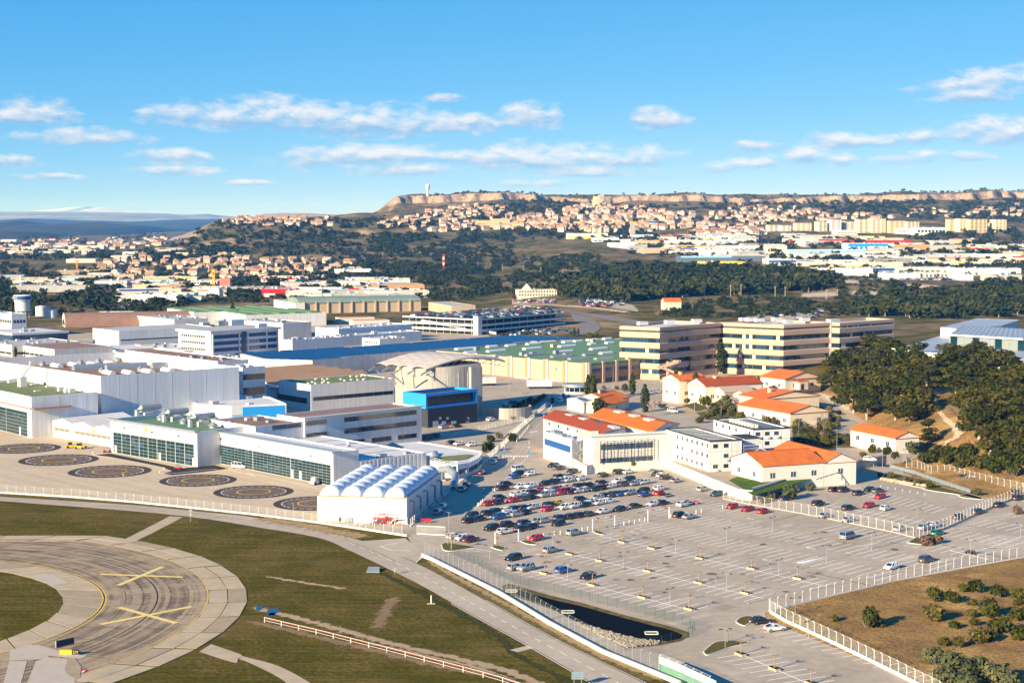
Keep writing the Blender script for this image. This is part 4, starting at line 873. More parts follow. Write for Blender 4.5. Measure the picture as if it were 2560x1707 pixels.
# --- M: concrete drum under a wavy membrane roof
dc=(-28.6,623.); dr_=16.6
t=thing('concrete_drum','round concrete test building under a wavy membrane roof','building',(dc[0],dc[1],0))
part('drum_wall',MB().cyl(dc,dr_,-.3,19.3,56),'concrete',t,False)
for k in range(12):
    a=R(180+k*15); part('wall_joint',MB().bar((dc[0]+(dr_+.02)*math.cos(a),dc[1]+(dr_+.02)*math.sin(a),0),(dc[0]+(dr_+.02)*math.cos(a),dc[1]+(dr_+.02)*math.sin(a),17),.12),'cladgrey',t)
part('stair_tower',MB().prism(rect((-15.5,610.5),40,5.5,12),-.3,19),'concrete',t)
f0=Vector((-53.5,621.5)); ev=Vector((math.cos(R(-41)),math.sin(R(-41)))); gv=Vector((math.cos(R(45)),math.sin(R(45)))); EL,GL,NS_=28.,42.,4
def arch(v): return 18.6+3.3*math.sin(math.pi*min(1,v*.9+.02))
for i in range(NS_):
    mb=MB(); nu,nv=10,60; vs=[]
    for a in range(nv+1):
        v=a/nv; seg=(v*9)%1; w=.8+.2*math.sqrt(max(0,1-(2*seg-1)**2))
        for b in range(nu+1):
            u=b/nu; q=f0+ev*((i+u)*EL/NS_)+gv*(v*GL); z=arch(v)+1.0*math.sin(math.pi*u)**.8*w
            vs.append((q.x,q.y,z))
    n=nu+1; mb.add(vs,[(a*n+b,a*n+b+1,(a+1)*n+b+1,(a+1)*n+b) for a in range(nv) for b in range(nu)]); part('membrane_strip',mb,'membrane',t,True)
for i in range(NS_+1):
    mb=MB()
    for k in range(10):
        a,b=k/10,(k+1)/10; p,q=f0+ev*(i*EL/NS_)+gv*(a*GL),f0+ev*(i*EL/NS_)+gv*(b*GL)
        mb.bar((p.x,p.y,arch(a)-.25),(q.x,q.y,arch(b)-.25),.35,.5)
        if i in (0,NS_) : 
            mb.bar((p.x,p.y,arch(a)-2.2),(q.x,q.y,arch(b)-2.2),.2); mb.bar((p.x,p.y,arch(a)-2.2),(q.x,q.y,arch(b)-.3),.15)
    p=f0+ev*(i*EL/NS_)-gv*2.5; q=f0+ev*(i*EL/NS_)+gv*4; mb.bar((p.x,p.y,arch(0)-2.0),(q.x,q.y,arch(.08)-.2),.45)
    part('roof_rib',mb,'steel',t)
for a,b in (((-46,608.8),(-40.5,612.5)),((-37,601.5),(-37,608)),((-32,604),(-24,606.9)),((-52,617),(-44,618))):
    part('strut',MB().bar((a[0],a[1],17),(b[0],b[1],11.5),.4),'steel',t)
hX=Bld('test_office','blue-framed glass box over a charcoal base','office',rect((-30.3,578.3),45,24.5,11),6.9,wall='charcoal',roof='charcoal',par=.2)
for x0,x1,m in ((670,720,'cladgrey'),(750,790,'cladgrey'),(798,828,'red'),(838,885,'cladgrey'),(970,1005,'cladgrey')): hX.pw(0,x0,x1,1150 if m!='red' else 1165,1205,m,'door',fn=K1)
for x in (728,795,985): hX.pw(0,x,x+20,1112,1132,'cladgrey','vent',fn=K1)
fr=rect((-30.9,576.6),45,25.6,12.6)
def framebox(poly,z0,z1,m,root,name):
    mb=MB(); th=.9; a,b=poly[0],poly[1]
    n=(math.sin(R(45)),-math.cos(R(45)))
    mb.prism(poly,z0,z0+th); part(name,mb,m,root); 
    ins=inset(poly,.02); o=[poly[0],poly[1],poly[2],poly[3]]; u=(math.cos(R(45)),math.sin(R(45))); w=(-u[1],u[0])
    def wallp(c,du,dv): return [c,(c[0]+u[0]*du,c[1]+u[1]*du),(c[0]+u[0]*du+w[0]*dv,c[1]+u[1]*du+w[1]*dv),(c[0]+w[0]*dv,c[1]+w[1]*dv)]
    part(name,MB().prism(wallp(poly[0],.7,12.6),z0+th+.003,z1),m,root); c=(poly[1][0]-u[0]*.7,poly[1][1]-u[1]*.7); part(name,MB().prism(wallp(c,.7,12.6),z0+th+.003,z1),m,root)
    part('roof_slab',MB().prism(wallp((poly[0][0]+u[0]*.72+w[0]*1.3,poly[0][1]+u[1]*.72+w[1]*1.3),24.1,11),z1-1.2,z1-.9),'charcoal',root)
    part(name,MB().prism(wallp((poly[0][0]+u[0]*.705,poly[0][1]+u[1]*.705),24.19,1.2),z1-1.0,z1-.004),m,root)
    part(name,MB().prism(wallp((poly[0][0]+u[0]*.705+w[0]*11.6,poly[0][1]+u[1]*.705+w[1]*11.6),24.19,.8),z1-1.0,z1-.004),m,root)
    gw=23.9/8
    for k in range(8): part('pane',MB().prism(wallp((poly[0][0]+u[0]*(.85+k*gw)+w[0]*1.5,poly[0][1]+u[1]*(.85+k*gw)+w[1]*1.5),gw-.14,.15),z0+th+.02,z1-1.05),'glassteal',root)
framebox(fr,7.0,12.4,'blue',hX.root,'blue_frame')
part('glass_core',MB().prism(rect((-30.1,580.0),45,23,8),7.9,11.1),'glass',hX.root)
# curved wall right of the drum
cw=MB(); a_=arc((-2,612),9,-150,20,16); b_=arc((-2,612),9.5,-150,20,16)
cw.prism(b_+a_[::-1],-.1,4.2); solo('curved_wall',cw,'concrete','curved grey concrete wall right of the blue-framed box','wall')
# --- N: tall office end with striped glazing, beside the largest hangar
hN=Bld('office_end','tall white office end with three dark glazing bands','office',rect((-104,620.5),43.5,10.5,14),18,wall='white',roof='roofgrey',par=.6)
hN.bands(0,((.4,3.4),(7.0,10.0),(13,15.2)),'glass',.1,10.4,3); hN.panel(0,.15,10.35,13,15.2,'charcoal','window_blind',.02); hN.units(4,2,'white')
# --- O: five-storey office
cO=P(*F1(470,325),14.8)
hO=Bld('office_block','white five-storey office tower with blue-glazed right side','office',rect(cO,47,46,30),14.8,wall='white',roof='roofgrey',par=.5)
p=inset(hO.poly,-1.2); part('roof_slab',MB().prism(p,13.8,14.9),'white',hO.root); part('roof_deck',MB().sheet(inset(p,.4),14.92),'roofgrey',hO.root)
for k,(z0,z1) in enumerate(((.2,1.5),(3.9,5.2),(7.4,8.7),(10.9,12.2))):
    hO.bands(3,((z0,z1),),'glass',2.5,24.5,11,.5); hO.panel(0,.1,45.9,z0-.4,z1+.4,'bluedeep','blue_band',.03); hO.bands(0,((z0,z1),),'glassblue',2.,20,9,.4,.07); hO.bands(0,((z0,z1),),'glassblue',24,44,9,.4,.07)
hO.panel(0,20.3,23.6,.1,13.7,'glassblue','stair_glazing',.09); 
for q in (1,18.6,24.4,37.5,45): hO.panel(0,q-.35,q+.35,.1,13.8,'white','pilaster',.5,.6)
hO.item('plant_room','white',F1,690,265,(9,5,3),47,15); hO.item('plant_room','galv',F1,560,270,(6,4,2.6),47,15); hO.item('cooling_unit','galv',F1,590,265,(3,3,3.4),47,15); hO.item('roof_unit','white',F1,410,268,(5,3,1.6),47,15); hO.item('stair_head','white',F1,930,285,(6,3,2),47,15)
# --- P: long ribbed hall left of it
cP=P(*E1(1095,490))
hP=Bld('hall','long white hall with ribbed end wall left of the office tower','hall',rect(cP,40,62,34),10.6,wall='clad',roof='roofgrey',par=.3)
for q in range(1,12): hP.panel(3,q*2.9-.2,q*2.9+.2,.1,10.4,'white','rib',.35,.4)
for q in range(8): hP.panel(3,2+q*3.6,3.6+q*3.6,2,3.6,'cladgrey','window',.06)
hP.panel(0,1,61,4.9,5.6,'charcoal','slot',.04); hP.panel(0,1,61,.2,4.8,'cladgrey','lower_cladding',.05)
# simple blocks: (name, label, cat, crop, near corner x,y of roof, z, angle, length right, length left, wall, roof)
def simple(name,label,cat,fn,x,y,z,ang,l,w,wall='white',roof='roofwhite',par=.4,units=3,seed=1,wn=0,z0=0,wz=(1.2,2.4),wm='glass'):
    b=Bld(name,label,cat,rect(P(*fn(x,y),z),ang,l,w),z-z0,z0,wall,roof,par)
    if units: b.units(units*2,seed)
    if wn: 
        b.bands(0,(wz,),wm,1,None,wn,.6); b.bands(3,(wz,),wm,1,None,max(2,int(wn*w/l)),.6)
    return b
# the blue solar roofs
qs=[P(*F1(950,578),9),P(*F1(1400,590),9),P(*K1(60,540),9),P(*K1(880,478),9),P(*K1(1560,415),9),P(*K1(2070,398),9),P(*K1(1850,383),9),P(*K1(1430,368),9),P(*K1(280,455),9),P(*F1(1120,512),9),P(*F1(740,530),9)]
hQ=Bld('solar_hall','long low hall roofed with deep blue solar panels','hall',qs,9,wall='offwhite',roof='roofgrey',par=.1)
def clipline(p,d,poly):
    ts=[]; n=len(poly)
    for i in range(n):
        a=poly[i];b=poly[(i+1)%n]; ex,ey=b[0]-a[0],b[1]-a[1]; den=d[0]*ey-d[1]*ex
        if abs(den)<1e-9: continue
        t=((a[0]-p[0])*ey-(a[1]-p[1])*ex)/den; s_=((a[0]-p[0])*d[1]-(a[1]-p[1])*d[0])/den
        if 0<=s_<=1: ts.append(t)
    return sorted(ts)
d45=(math.cos(R(46)),math.sin(R(46))); n45=(-d45[1],d45[0]); ins=inset(qs,.8); c0=hQ.c
for k in range(-12,13):
    o=(c0[0]+n45[0]*k*4.4,c0[1]+n45[1]*k*4.4); ts=clipline(o,d45,ins)
    for t0,t1 in zip(ts[::2],ts[1::2]):
        m=t0
        while m<t1-3:
            e=min(m+21,t1); a=(o[0]+d45[0]*m,o[1]+d45[1]*m); b=(o[0]+d45[0]*(e-.7),o[1]+d45[1]*(e-.7)); w=2.0
            mb=MB().add([(a[0]-n45[0]*w,a[1]-n45[1]*w,9.05),(b[0]-n45[0]*w,b[1]-n45[1]*w,9.05),(b[0]+n45[0]*w,b[1]+n45[1]*w,9.75),(a[0]+n45[0]*w,a[1]+n45[1]*w,9.75)],[(0,1,2,3)]); part('solar_panel',mb,'solar',hQ.root); m=e
mat('brickp',(.50,.25,.12),.8,.1,.1); mat('roofslate',(.17,.20,.22),.7,.1,.1,fine=.06)
# --- R: beige factory with green roof
rp=[(34.4,732.2),(62,758),(66,890),(40,886),(-38,806)]
hR=Bld('factory','beige factory hall with green flat roof and long rooflights','factory',rp,9.4,wall='beige',roof='roofgreen',par=.25)
le=hR.edge(4)[2]
for i,q in enumerate((le-2,le-14.5,le-27,le-39,le-51,le-63,le-75)):
    for dq,m in ((0,'brickp'),(1.7,'offwhite')): hR.panel(4,q+dq-.7,q+dq+.7,.1,9.9,m,'pilaster',.7,.8)
hR.pw(4,1760,1840,770,850,'white','roller_door',fn=K1); hR.pw(4,1450,1575,735,755,'offwhite','canopy',fn=K1,out=2.5); hR.pw(4,1795,1810,655,688,'teal','green_sign',fn=K1); hR.pw(4,1455,1570,760,835,'cladgrey','dock_door',fn=K1)
l0=hR.edge(0)[2]
for i in range(5):
    q=1+i*(l0-2)/4; hR.panel(0,q-.8,q+.8,.1,9.9,'pinkbeige','pilaster',.9,1.0)
    if i<4:
        hR.panel(0,q+1.1,q+(l0-2)/4-1.1,5.3,6.9,'glassblue','window',.06); hR.panel(0,q+1.1,q+(l0-2)/4-1.1,.3,2.2,'glass','window',.06); hR.panel(0,q+.9,q+(l0-2)/4-.9,2.3,5.2,'tan','brown_cladding',.03)
        hR.panel(0,q+.9,q+(l0-2)/4-.9,8.6,9.5,'roofgreen','green_eaves',.5,.6)
dirs=45
for x,y,l in ((960,490,20),(1010,525,11),(1210,470,11),(1250,510,20),(1385,460,11),(1290,552,12),(1580,487,20),(1590,445,16),(1900,428,10),(1870,515,20),(1900,465,20),(2000,420,10),(1600,545,20),(2130,408,12),(2130,445,8),(2190,490,20),(1850,560,20),(2290,435,9),(2270,398,10),(2010,580,20),(2260,530,14),(2100,545,12),(2240,580,18),(740,500,12)):
    p=P(*K1(x,y),hR.zr)
    if inpoly(p[0],p[1],inset(rp,1.5)): hR.barrel(p,47 if y<550 else 40,l*.62,2.6,1.1,'dome' if y<535 else 'galv','rooflight')
rg=random.Random(9)
for x,y in ((905,470),(1070,465),(1230,448),(1385,437),(1535,430),(1690,420),(1840,412),(2000,398),(1070,495),(1490,545),(1585,545),(1800,530),(1890,555),(1775,470),(2140,425)):
    p=P(*K1(x,y),hR.zr)
    if inpoly(p[0],p[1],inset(rp,1)): block('roof_unit','pinkbeige' if y<475 else 'galv',hR.root,(p[0],p[1],hR.zr+.8),(2.4,2,1.6),45)
for x,y,l,w,lb in ((1160,825,9,2.6,'white lorry trailer parked at the beige factory corner'),(1620,850,11,2.6,'white box trailer backed up beside the guardhouse')):
    c=P(*K1(x,y)); t=thing('lorry_trailer',lb,'trailer',(c[0],c[1],0)); u=rect((c[0]-4,c[1]-2),20 if x<1500 else 5,l,w); part('box_body',MB().prism(u,1.1,3.9),'white',t); part('chassis',MB().prism(inset(u,.4),.5,1.09),'charcoal',t)
    for k in (.12,.8,.9): 
        q=(u[0][0]+(u[1][0]-u[0][0])*k,u[0][1]+(u[1][1]-u[0][1])*k); part('wheel',MB().tube([(q[0],q[1],.5),(q[0],q[1]+2.4,.5)],[.5,.5],12),'tyre',t)
# --- S: multi-storey car park
cS=P(*K1(1090,215),10.2); sp_=rect(cS,54,100,64)
t=thing('multi_storey_car_park','open white multi-storey car park full of cars','car park',(cS[0],cS[1],0)); S_root=t
dark_interior=inset(sp_,5); part('dark_interior',MB().prism(dark_interior,0,9),'charcoal',t)  # dark box put in for the shade between the open decks
for z in (2.2,5.6,9.6): part('deck',MB().prism(sp_,z,z+.35),'concrete',t); 
for z in (2.2,5.6,9.6):
    o=inset(sp_,-.15); i2=inset(sp_,.1); mb=MB(); n=4
    vs=[(x,y,z-.1) for x,y in o]+[(x,y,z+(1.25 if z<9 else .75)) for x,y in o]+[(x,y,z+(1.25 if z<9 else .75)) for x,y in i2]+[(x,y,z-.1) for x,y in i2]
    mb.add(vs,[f for i in range(n) for j in [(i+1)%n] for f in ((i,j,n+j,n+i),(n+i,n+j,2*n+j,2*n+i),(2*n+i,2*n+j,3*n+j,3*n+i))]); part('parapet',mb,'white',t)
for e in (0,3):
    a=sp_[e];b=sp_[(e+1)%4]
    for k in range(1,11): part('column',MB().cyl((a[0]+(b[0]-a[0])*k/11,a[1]+(b[1]-a[1])*k/11),.13,0,9.2,8),'cladgrey',t)
part('stair_tower',MB().prism(rect((cS[0]-.4,cS[1]-.8),54,4.4,4),0,12.4),'white',t); part('stair_roof',MB().prism(rect((cS[0]-.8,cS[1]-1.1),54,5.2,4.6),12.403,12.8),'bluedeep',t)
a=P(*K1(560,225),8);b=P(*K1(1250,340),1); rm=MB()
for z0 in (0,): rm.add([(a[0],a[1],7.2),(b[0],b[1],.1),(b[0],b[1],1.5),(a[0],a[1],8.6),(a[0]+.3,a[1]+4,7.2),(b[0]+.3,b[1]+4,.1),(b[0]+.3,b[1]+4,1.5),(a[0]+.3,a[1]+4,8.6)],[(0,1,2,3),(4,7,6,5),(3,2,6,7),(0,4,5,1),(0,3,7,4),(1,5,6,2)])
part('ramp',rm,'white',t)
# remaining works buildings
simple('store_hall','long white hall with rows of bracketed vents before the car park','hall',F1,1640,300,9,46,60,22,'clad','roofwhite',.4,5,21)
simple('low_store','low white store with teal strip beside the solar roofs','building',F1,1600,375,6,46,70,14,'white','roofwhite',.4,6,22)
bq=simple('small_office','small white office with six square windows before the car park','office',K1,180,395,6.5,44,20,16,'white','roofwhite',.4,3,23); bq.bands(3,((1,2.2),(3.6,4.8)),'glass',2,14,6,.9)
simple('blue_block','white and lilac block with rooftop pipes beside the office tower','building',F1,1215,405,9,46,36,12,'clad','roofgrey',.4,8,24)
simple('flat_store','flat white store with rooftop units behind the wavy roof','building',K1,40,575,7,45,48,30,'offwhite','roofwhite',.3,14,25)
simple('back_store','pale flat store before the solar roofs','building',F1,1480,590,6,44,34,14,'offwhite','roofwhite',.3,7,26)
simple('maroon_store','low white store with maroon roof at the left','building',E1,500,490,6,42,34,60,'offwhite','roofbrown',.15,0,27,6)
simple('service_block','flat service block with three steel flues at the left','building',E1,110,450,6.5,42,40,50,'offwhite','roofgrey',.3,8,28,5)
bq=simple('glazed_block','dark glazed block with white roof edge at the left','building',E1,115,345,10,42,34,40,'glassblue','roofwhite',.2,2,29)
bq.panel(0,-.4,34.4,8.9,10.1,'white','roof_edge',.5,.7); bq.panel(3,-.4,40.4,8.9,10.1,'white','roof_edge',.5,.7)
simple('tall_office','white office with blue ribbon windows at the left picture edge','office',E1,105,165,15,42,10,44,'white','roofwhite',.4,3,30,4,wz=(9,11))
bq=simple('ribbon_office','low white office with blue ribbon windows near the water tower','office',E1,880,175,6,12,26,46,'white','roofwhite',.4,4,31); bq.bands(3,((1.0,2.4),(3.6,4.8)),'glassblue',1,None,6)
simple('storage_row','row of low pale stores before the ribbed hall','building',E1,1690,500,4,44,22,50,'offwhite','roofwhite',.2,9,32)
simple('pale_shed','pale low shed with twin shallow roofs','shed',E1,1060,495,4,44,30,30,'offwhite','roofwhite',.2,0,33)
simple('yard_office','white yard office with rooftop pipes behind the storage row','office',E1,2200,590,5,44,16,30,'white','roofwhite',.4,8,34)
simple('parapet_wing','long white wing behind the largest hangar','building',E1,2000,600,12,42,16,84,'white','roofbrown',.4,3,35)
simple('link_building','white link building with many vents behind the ribbed hall','building',F1,1130,250,10,44,22,50,'offwhite','roofgrey',.4,5,36)
simple('long_grey_hall','long grey-roofed hall behind the arched hall','hall',E1,1600,215,7,40,26,95,'offwhite','roofgrey',.3,10,37)
# arched hall
ca_=P(*E1(600,290)); t=thing('arched_hall','hall with a white arched end and dark brown vault','hall',(ca_[0],ca_[1],0)); mb=MB(); mw=MB(); vs=[];wv=[]
u=(math.cos(R(20)),math.sin(R(20)));w=(-u[1],u[0])
for q in (0,90):
    for k in range(13):
        a=math.pi*k/12; o=13*math.cos(a); vs.append((ca_[0]+u[0]*q+w[0]*(o+13),ca_[1]+u[1]*q+w[1]*(o+13),9.5*math.sin(a)**.8))
mb.add(vs,[(k,k+1,13+k+1,13+k) for k in range(12)]); part('vault',mb,'roofbrown',t,True); part('end_wall',MB().add(vs[:13],[tuple(range(13))]),'offwhite',t)
for k in range(5): q=4+k*4; zz=6.2-abs(k-2)*1.3; part('window',MB().prism([(ca_[0]+w[0]*q-u[0]*.1,ca_[1]+w[1]*q-u[1]*.1),(ca_[0]+w[0]*(q+2.6)-u[0]*.1,ca_[1]+w[1]*(q+2.6)-u[1]*.1),(ca_[0]+w[0]*(q+2.6)+u[0]*.05,ca_[1]+w[1]*(q+2.6)+u[1]*.05),(ca_[0]+w[0]*q+u[0]*.05,ca_[1]+w[1]*q+u[1]*.05)],.8,zz),'glassblue',t)
# green-roofed and barrel-roofed halls further back
for i,(x,y,z,l,w_,lb) in enumerate(((1780,150,9,75,60,'white hall with a scalloped green roof, left of the two'),(2260,175,9,60,50,'white hall with a scalloped green roof, right of the two'))):
    b=simple('green_roofed_hall',lb,'hall',E1,x,y,z,30,l,w_,'white','roofgreen',.15,0,40+i)
    for k in range(9):
        for j in range(5):
            p=b.at(0,5+j*l/5,-4-k*w_/9.5); b.barrel(p,120,4.5,9,1.3,'roofgreen','roof_scallop')
mat('roofsage',(.20,.27,.23),.7,.14,.08,fine=.05)
cu=P(*F1(1270,165)); b=Bld('barrel_hall','long hall with a grey-green barrel roof and beige ribs','hall',rect(cu,24,104,30),8.5,wall='beige',roof='roofsage',par=.1,noroof=True)
for j in range(2):
    p=((b.poly[0][0]+b.poly[3][0])/2+math.cos(R(24))*(26+j*52),(b.poly[0][1]+b.poly[3][1])/2+math.sin(R(24))*(26+j*52)); b.barrel(p,24,51.6,31.5,4.5-.3*j,'roofsage','barrel_roof',8.4,12)
for k in range(10): b.panel(0,4+k*10,5.2+k*10,.1,9.5,'beige','rib',1.0,1.2)
b2=Bld('white_hall_end','white hall end in front of the barrel roof','hall',rect((cu[0]-2,cu[1]-3),24,8,62),8.8,wall='white',roof='roofsage',par=.2)
simple('beige_store','beige store at the end of the barrel-roofed hall','building',K1,840,90,7,20,20,62,'beige','roofgrey',.3,0,44)
for i,(x,y) in enumerate(((1650,190),(1780,215))): 
    b=simple('orange_roofed_annex','orange-roofed annex '+('left' if i==0 else 'right')+' of the pair by the car park','building',F1,x,y+12,4,20,26,13,'offwhite','tileorange',.1,0,50+i)
# --- V: beige office complex with stacked bands
def slab_office(name,label,poly,h,floors,edges,wz):
    b=Bld(name,label,'office',poly,h-.6,0,'glass','roofwhite',.2)
    fh=h/floors
    for k in range(floors+1):
        z0=k*fh-(.0 if k else .3); z1=k*fh+fh*.58
        if k==floors: z0,z1=h-1.35,h+.5
        o=inset(poly,-.75); oo=inset(poly,-.45); i2=inset(poly,.5); n=len(poly); mb=MB()
        zz=[z0,z0+.35,z1-.35,z1]; rings=[oo,o,o,oo,i2]; zs=[z0,z0+.35,z1-.35,z1,z1]
        vs=[(x,y,z) for rg_,z in zip(rings,zs) for x,y in rg_]+[(x,y,z0) for x,y in i2]
        fs=[]
        for q in range(5):
            for i in range(n): j=(i+1)%n; fs.append((q*n+i,q*n+j,(q+1)*n+j,(q+1)*n+i))
        fs+= [(5*n+i,5*n+(i+1)%n,(i+1)%n,i) for i in range(n)]
        mb.add(vs,fs); part('spandrel',mb,'pinkbeige',b.root)
    rg_=random.Random(len(poly)+int(h*10))
    for e in edges:
        l=b.edge(e)[2]; nn=max(2,int(l/1.75)); w=l/nn
        for k in range(floors):
            z0=k*fh+fh*.58+.05; z1=(k+1)*fh-.05 if k<floors-1 else h-1.4
            for i in range(nn):
                m=rg_.choice(['glassblue','glassblue','glass','glass','glassblue','glass','glassblue','cream']) if e==edges[-1] else rg_.choice(['glass','glass','glassblue'])
                b.panel(e,i*w+.12,(i+1)*w-.12,z0,z1,m,'pane',.10)
    return b
def off(c,a,d): return (c[0]+d*math.cos(R(a)),c[1]+d*math.sin(R(a)))
vc=P(*T(1685,200),24.3); v1=[vc,off(vc,36,31),off(off(vc,36,31),128,34),off(vc,146,34)]
V1=slab_office('banded_office','beige banded office block with five window rows, tallest of the complex',v1,24.3,5,(0,3),0)
v2a=P(*T(545,222),24.3); v2=[v2a,off(v2a,48,20),off(off(v2a,48,20),44,26),off(v2a,80,52),off(off(v2a,150,19),60,20),off(v2a,150,19.5)]
V2=slab_office('banded_office','beige banded office wing behind the factory end',v2,24.3,5,(0,1,5),0)
v3=P(*T(2200,180),24.3); v3p=[v3,off(v3,42,44),off(off(v3,42,44),132,16),off(v3,132,16)]
V3=slab_office('banded_office','beige banded office wing right of the white stair arch',v3p,24.3,5,(0,),0)
e=off(vc,36,31.5); t=thing('stair_arch','white arched stair tower between the banded offices','stair tower',(e[0],e[1],0))
part('arch_leg',MB().prism(rect(off(e,-54,.9),36,1.2,3),0,24.8),'white',t); part('arch_leg',MB().prism(rect(off(off(e,-54,.9),36,5.6),36,1.2,3),0,24.8),'white',t); part('arch_head',MB().prism(rect(off(e,-54,.92),36,6.8,3.04),23.2,26.2),'white',t)
part('stair_glass',MB().prism(rect(off(off(e,-54,.3),36,1.25),36,4.3,2.2),0,23.1),'glassblue',t)
for k in range(1,6): part('landing',MB().prism(rect(off(off(e,-54,.36),36,1.3),36,4.2,.2),k*4,k*4+.25),'white',t)
for b,pts in ((V1,((1340,165),(1400,170),(1480,172),(1640,165),(1750,185),(1900,170))),(V2,((400,205),(650,190),(900,180)))):
    for x,y in pts: p=P(*T(x,y),24.6); block('roof_unit','white',b.root,(p[0],p[1]+6,25.6),(5,2.4,1.6),30)
# arcade between the wings
ar=P(*T(640,640)); ae=P(*T(1130,640)); 
b=Bld('entrance_arcade','beige entrance arcade with tall piers and brown roof','arcade',[ar,ae,(ae[0]+6,ae[1]+14),(ar[0]+6,ar[1]+14)],11.5,wall='charcoal',roof='tan',par=.2)
l=b.edge(0)[2]
for k in range(4): b.panel(0,.6+k*(l-2)/3-.8,.6+k*(l-2)/3+.9,.1,12.3,'pinkbeige','pier',1.6,1.8)
for z0,z1 in ((4.3,6.8),(9.3,11.7)): b.panel(0,0,l,z0,z1,'pinkbeige','spandrel',.9,1.0)
b.bands(0,((7,9.2),),'glassblue',.6,None,12,.2,.08)
st=P(*T(600,720)); t=thing('outdoor_stair','beige zigzag outdoor stair at the factory corner','stairs',(st[0],st[1],0))
for k,(z0,z1) in enumerate(((0,3.2),(3.2,6.4),(6.4,9))):
    a=(st[0]-2,st[1]) if k%2==0 else (st[0]+6,st[1]+2); c=(st[0]+6,st[1]+2) if k%2==0 else (st[0]-2,st[1]); part('flight',MB().bar((a[0],a[1],z0+.6),(c[0],c[1],z1+.6),2.2,1.2),'pinkbeige',t); part('landing',MB().prism(rect((c[0]-1.5,c[1]-1.2),20,3,2.4),z1,z1+1.1),'pinkbeige',t)
part('stair_pillar',MB().prism(rect((st[0]+1,st[1]+1.6),20,1,1),0,9.5),'pinkbeige',t)
# --- W: grey metal-roofed complex on the right
ZW=6.
w1=pol(RR,[(985,432),(1320,470),(2352,548),(2700,575),(2700,440),(2352,405),(1560,312),(1490,290)],ZW+8)
b=Bld('metal_roofed_hall','wide low hall with pale metal roof behind the pines','hall',w1,8,ZW-2,'offwhite','metalroof',.05); b.h=8
for e in (0,1): 
    l=b.edge(e)[2]; b.panel(e,-.3,l,8.0,8.6,'white','fascia',1.0,1.2)
b.bands(1,((1.5,3.6),),'glassteal',4,None,10,1.2); 
for k in range(12): p=b.at(1,4+k*9,-1); q=b.at(1,4+k*9,-24); part('roof_seam',MB().bar((p[0],p[1],b.zr+.06),(q[0],q[1],b.zr+.06),.25,.1),'steel',b.root)
w2=pol(RR,[(1565,316),(2352,362),(2700,382),(2700,300),(2352,262),(1720,222)],ZW+12)
b=Bld('clerestory_hall','raised hall with louvred clerestory and ribbed metal roof','hall',w2,10,ZW+2,'louvre','metalroof',.05)
l=b.edge(0)[2]; b.panel(0,-.6,l,9.3,10.1,'white','fascia',1.2,1.4)
for k in range(10): b.panel(0,1+k*l/10,.6+(k+1)*l/10,3.2,8.9,'louvre' if k%3 else 'glassteal','louvre',.1)
for k in range(14): p=b.at(0,2+k*l/14,-.5); q=b.at(4,max(0,b.edge(4)[2]-2-k*b.edge(4)[2]/14),-.5); part('roof_seam',MB().bar((p[0],p[1],b.zr+.06),(q[0],q[1],b.zr+.06),.25,.1),'steel',b.root)
w3=pol(RR,[(1475,245),(1640,258),(2120,222),(2300,168),(1850,152)],ZW+11)
b=Bld('blue_roofed_hall','pale blue-roofed hall at the back of the metal complex','hall',w3,9,ZW+2,'white','metalroof',.05)
b.panel(1,2,b.edge(1)[2]-2,1,8.5,'bluelight','blue_wall',.06)
# --- Y: red and orange roofed hall with the louvred office
ya=P(*M(610,515),TW+8.2)
hY=Bld('red_roofed_hall','white hall with a dark red low-pitched roof','hall',[ya,off(ya,63,18),off(off(ya,63,18),113.5,43),off(ya,113.5,43)],8.0,TW-.2,'white','tilered',.05,noroof=True)
def mono(b,m,rise,seam=0,over=.35):
    p=inset(b.poly,-over); z=b.z0+b.h; mid=((p[0][0]+p[1][0])/2,(p[0][1]+p[1][1])/2); mid2=((p[3][0]+p[2][0])/2,(p[3][1]+p[2][1])/2)
    mb=MB().add([(*p[0],z),(*mid,z+rise),(*p[1],z),(*p[3],z),(*mid2,z+rise),(*p[2],z)]+[(*p[0],z-.3),(*p[1],z-.3),(*p[2],z-.3),(*p[3],z-.3)],[(0,1,4,3),(1,2,5,4),(0,3,9,6),(2,7,8,5),(6,9,8,7)]); part('roof',mb,m,b.root)
    q=b.poly; qm=((q[0][0]+q[1][0])/2,(q[0][1]+q[1][1])/2); part('gable_wall',MB().add([(*q[0],z-.02),(*q[1],z-.02),(*qm,z+rise-.2)],[(0,1,2)]),'white',b.root)
mono(hY,'tilered',1.6)
for x,y,l in ((320,360,1),(445,395,1),(580,425,2),(715,468,1)):
    p=P(*M(x,y),TW+9); block('rooflight','solar' if l==2 else 'offwhite',hY.root,(p[0],p[1],TW+9.05),(2.2,4.0,.7),63-45+5)
for k in range(5): hY.panel(3,4+k*7,5.3+k*7,6.0,7.0,'charcoal','round_window',.05)
yb=P(*M(1065,498),TW+8.2)
hY2=Bld('orange_roofed_hall','white hall with a bright orange roof and three rooflights','hall',[yb,off(yb,63.5,23),off(off(yb,63.5,23),113.5,43),off(yb,113.5,43)],8.0,TW-.2,'white','tileorange',.05,noroof=True)
mono(hY2,'tileorange',1.5)
for x,y in ((765,330),(905,365),(1040,400)): p=P(*M(x,y),TW+9.2); block('rooflight','offwhite',hY2.root,(p[0],p[1],TW+9.3),(2.2,4.0,.7),23)
yc=P(*M(520,822),TW)
ycl=[yc,off(yc,21,37),off(off(yc,21,37),111,7),off(yc,111,7)]
hY3=Bld('louvred_office','cream office front with two louvred window rows','office',ycl,8.4,TW-.2,'wallwhite','roofgrey',.5)
